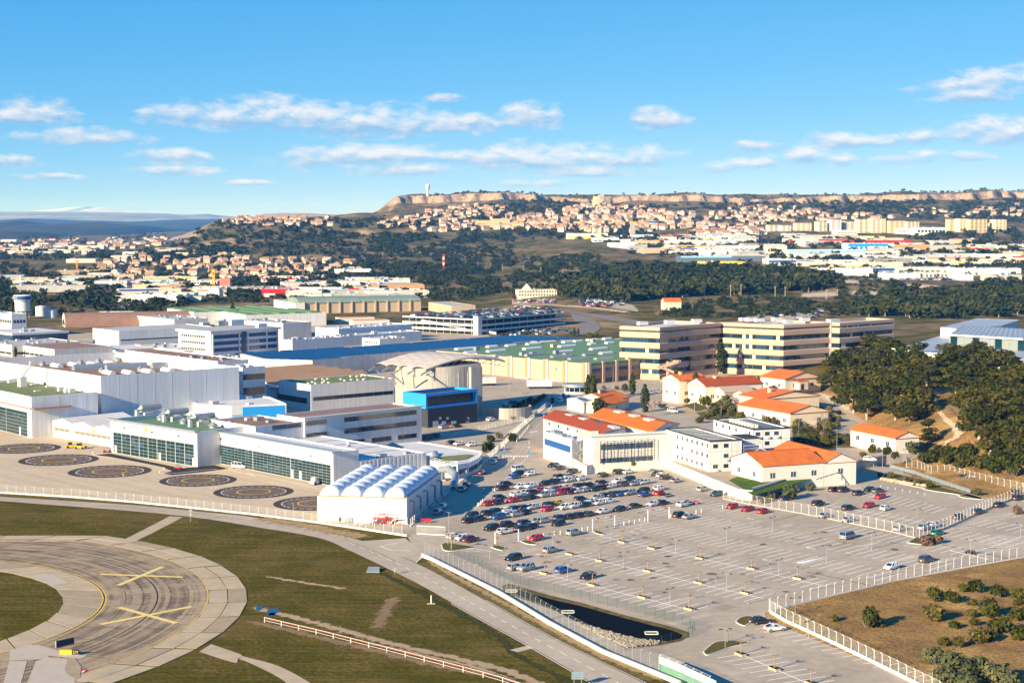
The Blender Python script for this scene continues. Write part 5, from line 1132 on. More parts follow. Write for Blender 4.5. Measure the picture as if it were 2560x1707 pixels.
for (y1,y0) in ((605,655),(735,775)): hY3.pw(0,590,1075,y1+25,y0+25,'glassblue','window',9,.15,fn=M)
hY3.pw(0,582,588,610,800,'charcoal','louvre_post',fn=M,out=.7); 
a,c=hY3.sx(0,M(585,0)[0]),hY3.sx(0,M(1080,0)[0])
for k in range(9): q=a+(c-a)*k/8; hY3.panel(0,q-.07,q+.07,1.2,7.4,'charcoal','louvre_post',.8,.12)
for z in (1.5,2.2,2.9,5.2,5.9,6.6,7.3,4.0): hY3.panel(0,a,c,z,z+.07,'charcoal','louvre_rail',.82,.1)
mb=MB()
for e in (0,):
    l=hY3.edge(e)[2]
    for z in (9.0,9.6): p=hY3.at(e,0,-.4);q=hY3.at(e,l,-.4); mb.bar((*p,z+TW-.2),(*q,z+TW-.2),.07)
    for k in range(19): p=hY3.at(e,l*k/18,-.4); mb.bar((*p,TW+8),(*p,TW+9.5),.07)
part('roof_railing',mb,'galv',hY3.root)
yd=P(*M(330,770),TW); 
hY4=Bld('grey_annex','grey annex with a deep blue band and a spiral stair','annex',[yd,off(yd,40,6),off(off(yd,40,6),112,22),off(yd,112,22)],6.4,TW-.2,'cladgrey','roofgrey',.9)
hY4.panel(3,1,21,2.2,4.2,'bluedeep','blue_band',.06); hY4.panel(3,.9,21.1,2.05,4.35,'white','band_border',.03)
part('white_portal',MB().prism(rect(off(yd,22,2.2),20,6.5,.8),TW+5.6,TW+8.4),'wallwhite',hY4.root)
sc_=off(yd,10,2.6); mb=MB()
for k in range(20): a=k*30; p=off(sc_,a,.5); mb.bar((p[0],p[1],TW+.3+k*.28),(*off(sc_,a,1.5),TW+.3+k*.28),.5,.12)
mb.cyl(sc_,.15,TW,TW+6.2,8); part('spiral_stair',mb,'galv',hY4.root)
hY4.units(6,3)
# pale kiosk, solar-roofed shed, guardhouse
t_=P(*M(435,340)); b=Bld('solar_shed','white shed with three solar panels beside the cypresses','shed',[t_,off(t_,60,6),off(off(t_,60,6),113,15),off(t_,113,15)],4.2,0,'white','roofwhite',.05,noroof=True); gables(b,113,1,1.2,'white',.2)
for k in range(3): p=off(off(t_,60,1.6),113,2.5+k*4.2); block('solar_panel','solar',b.root,(p[0],p[1],5.15),(2.2,3.4,.1),30)
gc=P(*K1(1990,890)); t=thing('guardhouse','round guardhouse with teal glazing and a grey roof ring','guardhouse',(gc[0],gc[1],0)); part('wall',MB().cyl(gc,5.4,-.2,.9,28),'white',t); part('glazing',MB().cyl(gc,5.2,.9,2.9,28),'glassteal',t); part('roof_ring',MB().cyl(gc,6.2,2.9,4.1,28),'galv',t)
for k in range(14): a=R(k*360/14); part('mullion',MB().bar((gc[0]+5.25*math.cos(a),gc[1]+5.25*math.sin(a),.9),(gc[0]+5.25*math.cos(a),gc[1]+5.25*math.sin(a),2.9),.14),'frame',t)
# --- Z: stacked cabin offices
def cabins(name,label,c,ang,l,w,floors,nl,nw,roof):
    b=Bld(name,label,'office',rect(c,ang,l,w),floors*2.95,TW-.1,'white',roof,.25,cap='charcoal')
    rg_=random.Random(nl)
    for e,n,ln in ((3,nl,w),(0,nw,l)):
        for k in range(floors+0):
            if k: b.panel(e,.05,ln-.05,k*2.95-.08,k*2.95+.08,'offwhite','cabin_joint',.07)
            for i in range(n):
                q=(i+.5)*ln/n
                if e==0 and i==n-1: continue
                if rg_.random()<.12: continue
                ww=1.5 if e==0 else 1.0
                f=b.panel(e,q-ww/2-.12,q+ww/2+.12,k*2.95+.95,k*2.95+2.3,'offwhite','window',.04); 
                link('pane',unit('glass' if rg_.random()<.6 else 'glassblue'),f,(0,-.55,0),None,(ww/(ww+.24),.3,1.1/1.35))
                if rg_.random()<.75: p=b.at(e,q+.4,.35); block('cooling_unit','offwhite',b.root,(p[0],p[1],b.z0+k*2.95+.5),(.9,.5,.6),b.ang(e))
    for e in (3,0):
        n=nl if e==3 else nw; ln=b.edge(e)[2]
        for i in range(n+1): b.panel(e,max(0,i*ln/n-.07),min(ln,i*ln/n+.07),.05,floors*2.95-.05,'offwhite','cabin_joint',.06)
    return b
zc=P(*M(1597,880),TW)
Z1=cabins('cabin_office','white three-storey stacked-cabin office with grey roof',zc,20,10.2,29.5,3,9,3,'roofslate')
for k in range(1,10): p=Z1.at(3,k*2.95,-.6);q=Z1.at(3,k*2.95,-9.6); part('roof_seam',MB().bar((*p,Z1.zr+.08),(*q,Z1.zr+.08),.22,.12),'offwhite',Z1.root)
z2=P(*M(1995,498),TW+8.6)
Z2=cabins('cabin_office','white cabin office with a row of rooftop cooling units',z2,19,12.6,27,3,6,4,'roofslate')
for k in range(16): p=Z2.at(3,6+k*1.05,-3.0-(k%2)*.9); block('cooling_unit','offwhite',Z2.root,(p[0],p[1],Z2.zr+.6),(.8,.8,1.1),19)
z3=off(zc,22,11); t=thing('access_stair','grey steel access stair between the cabin offices','stairs',(z3[0],z3[1],TW)); 
for k in range(3): part('landing',MB().prism(rect(z3,20,5.5,2.4),TW+k*2.95,TW+k*2.95+.2),'galv',t); part('railing',MB().bar((*z3,TW+k*2.95+1.1),(*off(z3,20,5.5),TW+k*2.95+1.1),.1,.1),'frame',t)
for q in (0,5.3): p=off(z3,20,q); part('stair_post',MB().prism(rect(p,20,.2,.2),TW,TW+7.6),'frame',t)
part('stair_flight',MB().bar((*off(z3,20,.5),TW+2.9),(*off(z3,20,5),TW+5.9),1.0,.25),'galv',t)
t=thing('cabin_link','grey cabin joining the two stacked-cabin offices','cabin',(*off(zc,24,13),TW)); part('body',MB().prism(rect(off(zc,35,13.5),20,5,8),TW,TW+8.5),'cladgrey',t); part('roof',MB().prism(inset(rect(off(zc,35,13.5),20,5,8),-.2),TW+8.51,TW+8.8),'charcoal',t)
# --- X: houses with orange tile roofs
def house(name,label,c,ang,l,w,h,rise,z0,wall='cream',roof='tile',ridge='l',over=.45,wins=((0,3),(3,2)),chim=False,door=None,wm='glassblue'):
    pl=rect(c,ang,l,w)
    if ridge=='w': pl=pl[1:]+pl[:1]
    b=Bld(name,label,'house',pl,h,z0,wall,roof,.02,noroof=True); gables(b,ang,1,rise,roof,over)
    for e0,n in wins:
        e=e0 if ridge=='l' else (e0+3)%4
        ln=b.edge(e)[2]
        for i in range(n):
            q=(i+.5)*ln/n; ww=min(1.5,ln/n*.5); fr=b.panel(e,q-ww/2-.15,q+ww/2+.15,.9,2.5,'offwhite','window',.04); link('pane',unit(wm),fr,(0,-.5,0),None,(ww/(ww+.3),.3,1.4/1.6)); link('window_bar',unit('frame'),fr,(0,-.62,0),None,(.07,.2,1.4/1.6))
    if chim: p=off(off(c,ang,l*.3),ang+90,w*.45); block('chimney',wall,b.root,(p[0],p[1],z0+h+rise),(1.1,.9,1.8),ang); block('chimney_cap',roof,b.root,(p[0],p[1],z0+h+rise+1.0),(1.4,1.2,.15),ang)
    return b
xc=P(*B(893,665),TW+.3)
house('hall_house','white hall with orange tile roof and blue-framed windows above the grass bank',xc,22,20,17,4.7,2.6,TW,'wallwhite','tile','l',.4,((0,3),(3,2)))
xd=off(xc,22,20.2); house('hall_house','white gabled end hall with orange roof beside the ramp',xd,22,10.5,28,4.4,2.3,TW,'wallwhite','tile','w',.3,((0,1),))
# villas
x2=P(*T(965,890),TW); house('villa','pink house with a dark red tile roof and chimney',off(x2,135,0),25,27,13,6.2,2.4,TW,'cream','tilered','l',.5,((0,4),(3,2)),True)
house('villa_wing','pink two-storey villa wing with an orange hip and chimney',P(*T(725,860),TW),28,14,12,7.2,1.9,TW,'cream','tile','l',.4,((0,2),(3,2)),True)
house('villa_wing','pink low wing with a pale pink roof',P(*T(1140,900),TW),26,14,9,4.0,1.8,TW,'cream','pinkbeige','l',.3,((0,1),(3,1)))
house('villa_wing','pink gabled wing right of the pale roof',P(*T(1290,860),TW),26,11,9,5.4,1.5,TW,'cream','pinkbeige','l',.3,((0,1),))
house('villa_wing','long pink low wing behind the almond tree',P(*T(1330,930),TW),25,22,8,4.0,1.4,TW,'cream','pinkbeige','l',.3,((0,2),))
house('villa','cream house with orange roof and porch on the slope',P(*T(1700,790),TW+2),33,20,15,4.6,2.6,TW+2,'cream','tile','w',.5,((0,2),(3,2)))
px_=P(*T(1830,790),TW+2); t=thing('porch','cream porch with a small orange roof on the slope house','porch',(px_[0],px_[1],TW+2)); part('porch_wall',MB().prism(rect(px_,33,5,3),TW+2,TW+5.2),'cream',t); part('porch_roof',MB().prism(rect(off(px_,213,.4),33,5.8,3.5),TW+5.22,TW+5.6),'tile',t); part('porch_door',MB().prism(rect(off(off(px_,33,1),-57,.06),33,1.6,.1),TW+2.1,TW+4.5),'glass',t)
x4=P(*T(1745,1110),TW+.4); house('villa','cream house with a broad orange roof above the olive trees',x4,28,17,31,4.6,2.3,TW,'cream','tile','w',.4,((0,2),(3,5)))
x4b=P(*T(1360,1010),TW+.4); house('villa','cream house with orange roof and chimney behind another roof',off(x4b,40,9),28,26,16,5.6,2.0,TW,'cream','tile','w',.4,((0,1),(3,2)),True)
x5=P(*RR(1000,1505),TW+2.5); house('villa','white house with orange roof below the pine hill',off(x5,20,0),24,9,23,4.0,1.7,TW+1.5,'wallwhite','tile','w',.4,((0,1),(3,3)),wm='glassteal')
x1=P(*T(300,960)); house('villa','orange-roofed house with chimney among the cypresses',P(*T(60,985)),50,15,15,4.4,2.2,0,'cream','tile','l',.5,((0,1),),True)
house('villa','lower orange-roofed house in front of the cypress one',P(*T(70,1010)),62,17,11,3.6,2.0,0,'cream','tileorange','l',.5,((0,1),))
# ---------------------------------------------------------------- middle distance and town
def PTN(xs,ys):
    xs=np.asarray(xs,float);ys=np.asarray(ys,float); u=(xs-CX)/F;v=-(ys-CY)/F
    dy=math.cos(PITCH)+v*math.sin(PITCH);dz=-math.sin(PITCH)+v*math.cos(PITCH)
    t=np.full(len(xs),300.);lo=t.copy();done=np.zeros(len(xs),bool);hit=np.full(len(xs),np.nan)
    for _ in range(620):
        Z=H+dz*t; g=zga(u*t,dy*t); nw=(~done)&(Z<=g); hit[nw]=t[nw]; done|=nw; lo=np.where(done,lo,t); t=np.where(done,t,t*1.0055)
        if done.all(): break
    hi=hit.copy()
    for _ in range(10):
        m=(lo+hi)/2; b=H+dz*m<=zga(u*m,dy*m); hi=np.where(b,m,hi); lo=np.where(b,lo,m)
    return np.stack([u*hi,dy*hi,zga(u*hi,dy*hi)],-1)
def far(name,label,cat,fn,x0,x1,yt,yb,dep,wall,roof,ang=6,rows=0,cols=0,wm='glass',strips=(),par=.3,units=0,group=None,base=None):
    a=fn(x0,yb);b=fn(x1,yt); g=PT((a[0]+b[0])/2,a[1]) if base is None else base
    k=g[1]/F; w=(b[0]-a[0])*k; h=(a[1]-b[1])*k; c=((a[0]-CX)*k,g[1]-dep*.15)
    w2=max(w-dep*abs(math.sin(R(ang)))*.9,w*.55)
    if ang<0: c=((b[0]-CX)*k-w2*math.cos(R(ang)),g[1]-w2*math.sin(R(ang))*0+3)
    o=Bld(name,label,cat,rect(c,ang,w2,dep),h+1.5,g[2]-1.5,wall,roof,par,group=group)
    for z0,z1,m in strips: o.panel(0,.05,w2-.05,1.5+h*z0,1.5+h*z1,m,'colour_band',.12); 
    if rows:
        fh=h/rows
        for r in range(rows): 
            for e,n in ((0,cols),):
                l=o.edge(e)[2]
                for i in range(n): o.panel(e,(i+.22)*l/n,(i+.78)*l/n,1.5+r*fh+fh*.32,1.5+r*fh+fh*.8,wm,'window',.08)
    if units: o.units(units,int(x0),lo=1.5,hi=3)
    return o
def textmesh(name,txt,size,m,parent,loc,rot):
    cu=bpy.data.curves.new(name,'FONT'); cu.body=txt; cu.size=size; cu.align_x='CENTER'; cu.align_y='CENTER'; cu.extrude=.02; cu.resolution_u=2
    o=bpy.data.objects.new(name,cu); COL.objects.link(o); dg=bpy.context.evaluated_depsgraph_get(); dg.update(); me=bpy.data.meshes.new_from_object(o.evaluated_get(dg)); bpy.data.objects.remove(o); me.materials.clear(); me.materials.append(MT[m]); me.name=name
    return link(name,me,parent,loc,rot)
# water tower, tanks
c=P(57,797); t=thing('water_tower','white water tower with a deep blue band','water tower',(c[0],c[1],0))
for k in range(8): a=R(k*45); part('leg',MB().cyl((c[0]+4.6*math.cos(a),c[1]+4.6*math.sin(a)),.45,0,6,8),'offwhite',t)
part('shaft',MB().cyl(c,2.2,0,6,16),'offwhite',t); part('tank',MB().cyl(c,5.6,6,12.5,32).cyl(c,5.6,12.5,14.6,32,0,6.6),'white',t); part('blue_band',MB().cyl(c,6.65,14.6,17.4,32),'bluedeep',t); part('cap',MB().cyl(c,6.9,17.41,18.0,32,0,6.0),'wallwhite',t)
textmesh('lettering','AIRBUS',2.1,'white',t,(-4.3,-5.25,16),(R(90),0,R(-38)))
for i,(x,y,r,h,lb) in enumerate(((103,790,4.2,7.5,'pale steel tank right of the water tower'),(128,794,4.2,6.5,'second pale steel tank beside the water tower'))):
    c=P(x,y); t=thing('storage_tank',lb,'tank',(c[0],c[1],0)); part('shell',MB().cyl(c,r,0,h,28),'tank',t); part('lid',MB().cyl(c,r+.1,h,h+.8,28,0,.5),'roofwhite',t)
# individual buildings of the middle distance
for a in [
 ('dark_hangar','dark-fronted grey hangar behind the left pine row','hangar',D1,880,1220,815,895,45,'cladgrey','roofgrey',8,0,0),
 ('cream_warehouse','cream warehouse left of the dark-fronted hangar','warehouse',D1,540,880,862,905,30,'cream','roofgrey',8,0,0),
 ('white_warehouse','white warehouse right of the grey hangar','warehouse',D1,1250,1640,805,860,40,'offwhite','roofgrey',8,0,0),
 ('pink_block','salmon pink windowless block near the yellow crane','building',D1,2022,2140,790,885,22,'pinkwall','roofgrey',8,0,0),
 ('long_depot','long white depot left of the pink block','depot',D1,1760,2020,820,885,30,'white','roofwhite',6,2,9),
 ('sports_hall','broad white hall with grey roof behind the orange houses','hall',D1,1030,1280,585,625,50,'offwhite','roofgrey',6,0,0),
 ('curved_stand','pale curved stand on the far plain','stand',D1,640,970,495,525,40,'offwhite','roofwhite',5,0,0),
 ('flat_store','flat dark-roofed store among the orange houses','store',D1,620,900,615,650,40,'cream','roofgrey',5,0,0),
 ('far_block','small white office block on the far plain','building',D1,755,810,540,575,15,'white','roofwhite',6,2,4),
 ('far_depot','low white depot rows on the far-left plain','depot',D1,10,390,520,545,60,'white','roofwhite',4,0,0),
 ('school','cream school with two rows of square windows','school',D2,70,490,855,905,18,'cream','roofwhite',6,2,18),
 ('white_hall','white hall with a blue lean-to roof before the pines','hall',D2,730,1100,785,840,40,'white','roofwhite',8,0,0),
 ('red_store','store with bright red bands along its front','shop',D2,60,400,962,1035,40,'red','roofgrey',5,0,0),
 ('red_store_wing','white store wing with red roof-edge panels','shop',D2,400,690,960,1010,40,'white','roofgrey',5,0,0),
 ('grey_gabled_shop','grey gabled shop in front of the red store','shop',D2,420,720,1010,1070,20,'offwhite','roofgrey',8,0,0),
 ('barn_hall','pale curved-roof hall left of the cream depot','hall',D2,760,1000,890,960,40,'offwhite','roofwhite',8,0,0),
 ('cream_depot','cream depot with a blue door','depot',D2,1105,1430,868,912,20,'cream','roofgrey',6,0,0),
 ('brick_factory','orange brick factory with grey sawtooth rooflights','factory',D2,1100,1640,925,1000,50,'brickwall','roofgrey',12,0,0),
 ('hotel','cream two-storey hotel with dark ribbon windows','hotel',D3,60,440,975,1035,22,'cream','roofwhite',7,2,14),
 ('white_annex','white annex half hidden by pines beside the hotel road','building',D2,1200,1400,1030,1080,20,'white','roofwhite',7,0,0)]:
    if 'pinkwall' not in MT: mat('pinkwall',(.62,.20,.14),.8,.06,.1); mat('brickwall',(.58,.27,.12),.8,.1,.1); mat('yellowwall',(.75,.55,.06),.7,.05,.1); mat('peach',(.70,.50,.30),.8,.06,.1); mat('cream2',(.74,.64,.46),.8,.06,.1); mat('greyblue',(.10,.14,.19),.6,.08,.1)
    o=far(*a[:13],cols=a[13],units=4 if a[9] in('white','offwhite') else 2)
    if a[0]=='red_store': o.panel(0,2,o.edge(0)[2]-20,1.4,5,'white','shop_front',.14)
    if a[0]=='red_store_wing': o.panel(0,2,26,o.h-2.6,o.h+.4,'red','red_panel',.3); o.panel(0,40,60,o.h-2.6,o.h+.4,'red','red_panel',.3)
    if a[0]=='dark_hangar': o.panel(0,.5,o.edge(0)[2]*.45,.5,o.h-3,'charcoal','hangar_door',.1)
    if a[0]=='white_hall':
        p=o.at(0,o.edge(0)[2]*.75,5); block('lean_to_roof','solar',o.root,(p[0],p[1],o.z0+6),(40,16,.4),8)
    if a[0]=='cream_depot': o.panel(0,8,16,1.5,7,'blue','blue_door',.12)
    if a[0]=='hotel':
        p=o.at(0,8,-6); part('tent_roof',MB().add([(p[0]-5,p[1]-5,o.z0+o.h),(p[0]+5,p[1]-5,o.z0+o.h),(p[0]+5,p[1]+5,o.z0+o.h),(p[0]-5,p[1]+5,o.z0+o.h),(p[0],p[1],o.z0+o.h+6)],[(0,1,4),(1,2,4),(2,3,4),(3,0,4)]),'membrane',o.root)
# industrial estate on the right
est=[(D3,515,895,455,500,'clad','yellowwall','long pale blue-grey hall with a yellow base',1),(D3,900,1145,540,590,'white','','white low hall beside the scrap heap',0),(D3,1490,1920,565,600,'offwhite','orange','long white shed with an orange sign',0),(D3,1210,1560,590,635,'pinkbeige','','pink-white depot behind the umbrella pines',0),(D3,1735,2045,602,648,'white','','plain white hall beyond the blue roof',0),(D3,2115,2220,608,660,'offwhite','','white silo-like block behind the pines',0),(D3,1545,2352,665,740,'greyblue','','dark blue-grey hall with light blue roof edge',2),(D3,1745,2160,715,765,'yellowwall','','bright yellow hall side',0),(D3,1640,1980,480,515,'cladgrey','','grey hall with a dark gable',0),(D3,1985,2250,480,512,'offwhite','','long grey-white hall below the apartment rows',0),(D3,1240,1350,340,380,'white','bluedeep','white block with a blue side',0),
 (D4,165,460,500,545,'offwhite','','white store with red logo panel',3),(D4,455,735,505,545,'roofgrey','red','grey store with a red sign board',4),(D4,725,1115,545,605,'white','blue','white office with bright blue window bays',5),(D4,775,1330,520,560,'red','','long bright red roof-edge store',0),(D4,1220,1640,560,605,'brickwall','','orange-fronted depot right of the red store',0),(D4,185,915,605,665,'clad','bluelight','long light blue hall with a white right half',0),(D4,0,480,700,745,'cladgrey','bluedeep','long shed row with dark bay doors and a blue sign',6),(D4,480,1000,745,775,'offwhite','yellowwall','shed row with a yellow roof edge',6),(D4,450,950,775,840,'white','','big white gable with three grey doors',7),(D4,950,1180,770,830,'offwhite','bluedeep','white shed with bay doors and a blue sign',6),(D4,1180,1740,765,815,'offwhite','','row of sheds with brown bay doors',6),(D4,1735,2352,775,830,'white','','long plain white hall at the right edge',0),(D4,1090,1420,818,880,'cladgrey','','grey low hall behind the parked cars',0),(D4,1415,1745,812,865,'offwhite','','white low hall with dark square windows',8),(D4,1750,1900,830,890,'cladgrey','','grey cube hall right of the parked cars',0),(D4,2050,2352,835,905,'roofgrey','','charcoal hall with white lettering at the right edge',0),(D4,850,1110,680,720,'bluelight','','light blue fronted office row',0),(D4,1450,2020,670,710,'offwhite','brickwall','white shed with a maroon strip and yellow panel',0),(D4,2080,2280,570,620,'white','','white two-storey block among the trees at the right',8),(D4,1500,1640,640,665,'roofgrey','','black gabled shed among the pines',0),(D4,620,820,425,470,'white','','white flat school below the apartment towers',8),(D4,1160,1350,410,460,'wallwhite','','white school wing before the pink tower',8),(D4,1345,1640,400,470,'white','','long white school under the apartment gap',8),(D3,1420,1560,560,595,'offwhite','','small white works beside the silos',0),(D4,330,620,470,505,'roofgrey','','grey shed with a rounded roof',0),(D4,0,160,555,600,'white','','white two-box store at the road bend',0),(D4,1880,2110,555,595,'cream','','pinkish store between the pine belts',0),(D4,2230,2352,620,670,'beige','','beige hall at the right edge',0),(D4,1130,1480,700,735,'white','','white store row behind the pines',8)]
for i,(fn,x0,x1,yt,yb,wm_,st,lb,md) in enumerate(est):
    o=far('industrial_unit',lb,'warehouse',fn,x0,x1,yt,yb,32,wm_,'metalroof' if i%3 else 'roofgrey',5,strips=((.55,.95,st),) if st and md!=1 else (((0,.45,st),) if st else ()),units=3)
    l=o.edge(0)[2]
    if md==2: o.panel(0,0,l*.6,o.h-1.6,o.h+.4,'bluelight','roof_edge',.4)
    if md==3: o.panel(0,2,9,o.h-5,o.h-1.2,'red','logo_panel',.3)
    if md==5:
        for k in range(4): o.panel(0,3+k*l*.12,3+k*l*.12+l*.07,1.8,o.h-.8,'blue','window_bay',.25)
    if md==6:
        for k in range(int(l/6)): o.panel(0,2+k*6,5.4+k*6,1.6,o.h*.55,'charcoal','bay_door',.15)
    if md==7:
        for k in range(3): o.panel(0,l*.7+k*l*.09,l*.7+k*l*.09+l*.07,1.6,o.h*.6,'cladgrey','roller_door',.15)
    if md==8: o.bands(0,((o.h*.45,o.h*.7),),'glass',2,None,8,2.2,.1)
# infill of the estate and of the left plain: low flat units
rg=random.Random(44); inf=[]
for pg,n,ar in (([(1560,640),(1600,600),(1900,590),(2250,600),(2560,610),(2560,672),(2250,680),(1990,665),(1700,640)],74,'on the estate'),([(1380,575),(1560,592),(1900,588),(1900,600),(1600,608),(1400,600)],14,'below the town'),([(0,700),(200,690),(330,705),(640,712),(900,690),(1000,705),(1000,735),(700,735),(300,730),(0,735)],40,'on the left plain'),([(0,640),(0,600),(400,600),(500,640)],26,'on the far left'),([(300,762),(330,738),(640,735),(1000,738),(1100,748),(900,752),(600,750)],22,'behind the works')):
    xs=[p[0] for p in pg];ys=[p[1] for p in pg]; c=0
    while c<n:
        x,y=rg.uniform(min(xs),max(xs)),rg.uniform(min(ys),max(ys))
        if inpoly(x,y,pg): inf.append((x,y,ar)); c+=1
inf.sort(); cnt={}
for x,y,ar in inf:
    g=PT(x,y)
    if g is None: continue
    w=rg.uniform(22,62); d=rg.uniform(14,28); h=rg.uniform(4.5,8); wm_,wn_=rg.choice([('white','white'),('offwhite','off-white'),('offwhite','off-white'),('cladgrey','grey'),('roofgrey','dark grey'),('cream','cream'),('metalroof','pale blue-grey'),('beige','beige'),('concrete','concrete')]); k=(ar,wn_); i=cnt.get(k,0); cnt[k]=i+1
    o=Bld('flat_unit',f'{wn_} flat-roofed unit {ar}, {nth(i)} of that colour from the left','warehouse',rect((g[0]-w/2,g[1]),rg.choice([4,6,-5,10,18]),w,d),h+1.5,g[2]-1.5,wm_,rg.choice(['roofgrey','roofgrey','metalroof','roofwhite','roofbrown','roofgrey']),.3,group='flat-roofed units of the middle distance')
    r_=rg.random()
    if r_<.5: o.bands(0,((2.4,3.9),),rg.choice(['glass','charcoal','glassblue']),2,None,max(2,int(w/7)),1.6,.1)
    elif r_<.7: o.panel(0,1,w-1,h-.4,h+1.2,rg.choice(['bluedeep','red','yellowwall','bluelight','brickwall']),'colour_band',.15)
    if rg.random()<.6: o.units(2,int(x),lo=1.5,hi=3)
# apartment towers
apt=[(0,110,378,435,5),(118,230,380,435,5),(250,410,360,430,6),(455,560,345,435,8),(566,682,330,430,8),(692,815,345,425,7),(820,938,325,448,10),(942,1100,320,450,10),(1105,1265,340,455,9),(1268,1405,345,415,7),(1655,1740,325,435,10),(1745,1838,320,440,10),(1842,2022,325,450,10),(2070,2208,328,448,10)]
aptw=['cream2','wallwhite','cream2','cream2','white','cream','cream2','cream2','peach','cream','peach','cream2','peach','cream2']
for i,(x0,x1,yt,yb,rows) in enumerate(apt):
    far('apartment_tower',{'cream2':'cream','wallwhite':'off-white','white':'white','cream':'sand','peach':'peach'}[aptw[i]]+' apartment tower with window rows, '+nth(i)+' from the left in the row','apartments',D4,x0,x1,yt,yb,18,aptw[i],'roofwhite',14 if i%2 else 10,rows,max(2,int((x1-x0)/45)),'brownglass' if False else ('roofbrown' if i%3 else 'charcoal'),group='apartment towers below the plateau')
for i,(x0,x1,yt,yb,m) in enumerate(((660,690,345,420,'yellowwall'),(2022,2068,360,410,'yellowwall'))): far('yellow_block','yellow infill block '+('left' if i==0 else 'right')+' among the apartment towers','apartments',D4,x0,x1,yt,yb,10,m,'roofwhite',5)
for i,(x0,x1,yt,yb) in enumerate(((2025,2250,335,395),(2160,2340,320,365))): far('terracotta_block','terracotta housing block '+('left' if i==0 else 'right')+' of the pair under the headland','apartments',D2,x0,x1,yt,yb,16,'peach','tilered',6,3,12,'roofbrown')
for i,(x0,x1,yt,yb) in enumerate(((0,150,355,400),(400,560,365,400),(570,700,345,375),(150,330,330,360))): far('terracotta_block','long red-roofed housing block in the town, '+nth(i)+' of four','apartments',D3,x0,x1,yt,yb,14,'peach','tilered',6,2,10,'roofbrown')
# landmarks on the skyline
g=((1070-CX)/F*4215,4215.); g=(*g,float(zt(*g)))
t=thing('radome_tower','white radar dome on a slim tower on the headland','radar tower',g)
part('shaft',MB().cyl(g[:2],3.2,g[2]-2,g[2]+16*1.15,16,0,2.6),'offwhite',t)
mb=MB(); rr=6.6; n=14; cz=g[2]+24
vs=[(g[0]+rr*math.sin(math.pi*i/n)*math.cos(2*math.pi*j/20),g[1]+rr*math.sin(math.pi*i/n)*math.sin(2*math.pi*j/20),cz+rr*math.cos(math.pi*i/n)) for i in range(n+1) for j in range(20)]
mb.add(vs,[(i*20+j,i*20+(j+1)%20,(i+1)*20+(j+1)%20,(i+1)*20+j) for i in range(n) for j in range(20)]); part('radome',mb,'white',t,True); part('gallery',MB().cyl(g[:2],4.2,g[2]+16.5,g[2]+18.3,16),'offwhite',t)
g=PT(*D3(1112,500)); t=thing('lift_test_tower','slim grey tower with a yellow top','tower',g); h=(505-352)/3.675*g[1]/F; w=38/3.675*g[1]/F
part('shaft',MB().prism(rect((g[0]-w/2,g[1]),8,w,w),g[2]-1,g[2]+h*.86),'concrete',t); part('yellow_top',MB().prism(rect((g[0]-w*.6,g[1]-w*.1),8,w*1.2,w*1.2),g[2]+h*.86,g[2]+h),'yellow',t)
g=PT(*D2(1723,770)); h=125/3.675*g[1]/F; t=thing('red_white_mast','red and white striped mast among the pines','mast',g)
for k in range(5): part('mast_section',MB().prism(rect((g[0]-1.2,g[1]),0,2.4,2.4),g[2]+h*k/5,g[2]+h*(k+1)/5-.02),'red' if k%2==0 else 'white',t)
for fn,x,yt,yb,m,lb in ((D1,710,640,730,'orange','orange crane mast by the earthworks on the left'),(D1,1965,735,912,'yellow','yellow crane mast beside the salmon pink block')):
    g=PT(*fn(x,yb)); h=(yb-yt)/3.675*g[1]/F; t=thing('crane_mast',lb,'crane',g); mb=MB()
    for sx,sy in ((-1,-1),(1,-1),(1,1),(-1,1)): mb.bar((g[0]+sx,g[1]+sy,g[2]),(g[0]+sx,g[1]+sy,g[2]+h),.5)
    for k in range(int(h/3)): mb.bar((g[0]-1,g[1]-1,g[2]+k*3),(g[0]+1,g[1]-1,g[2]+k*3+3),.35)
    part('lattice',mb,m,t); part('cab',MB().prism(rect((g[0]-1.5,g[1]-1.5),0,3,3),g[2]+h,g[2]+h+2.5),m,t)
# rock of the old castle
g=PT(*D3(825,212)); hh=112/3.675*g[1]/F; ww=180/3.675*g[1]/F
mb=MB(); n=26; vs=[]; rg=random.Random(5)
for i in range(7):
    f=i/6
    for j in range(n): a=2*math.pi*j/n; r_=ww/2*(1-.12*f)*(1+.16*math.sin(3*a+1)+rg.uniform(-.07,.07)); vs.append((g[0]+r_*math.cos(a),g[1]+25+r_*.6*math.sin(a),g[2]-4+f*(hh*.8+4)+(rg.uniform(-2,4) if i==6 else 0)))
mb.add(vs,[(i*n+j,i*n+(j+1)%n,(i+1)*n+(j+1)%n,(i+1)*n+j) for i in range(6) for j in range(n)]+[tuple(range(6*n,7*n))]); mb.prism(rect((g[0]-8,g[1]+16),0,14,10),g[2]+hh*.7,g[2]+hh); 
o=struct('castle_rock',mb,'rock')
# farmhouse
g=PT(*D3(1490,1160)); w=180/3.675*g[1]/F
b=house('farmhouse','yellow farmhouse with red tile roof at the pine edge',(g[0]-w/2,g[1]),12,w*.9,9,7.2,2.6,g[2]-.5,'cream2','tile','l',.4,((0,4),),wm='glassblue'); b.bands(0,((4.6,6.2),),'teal',1.5,None,4,2.4)
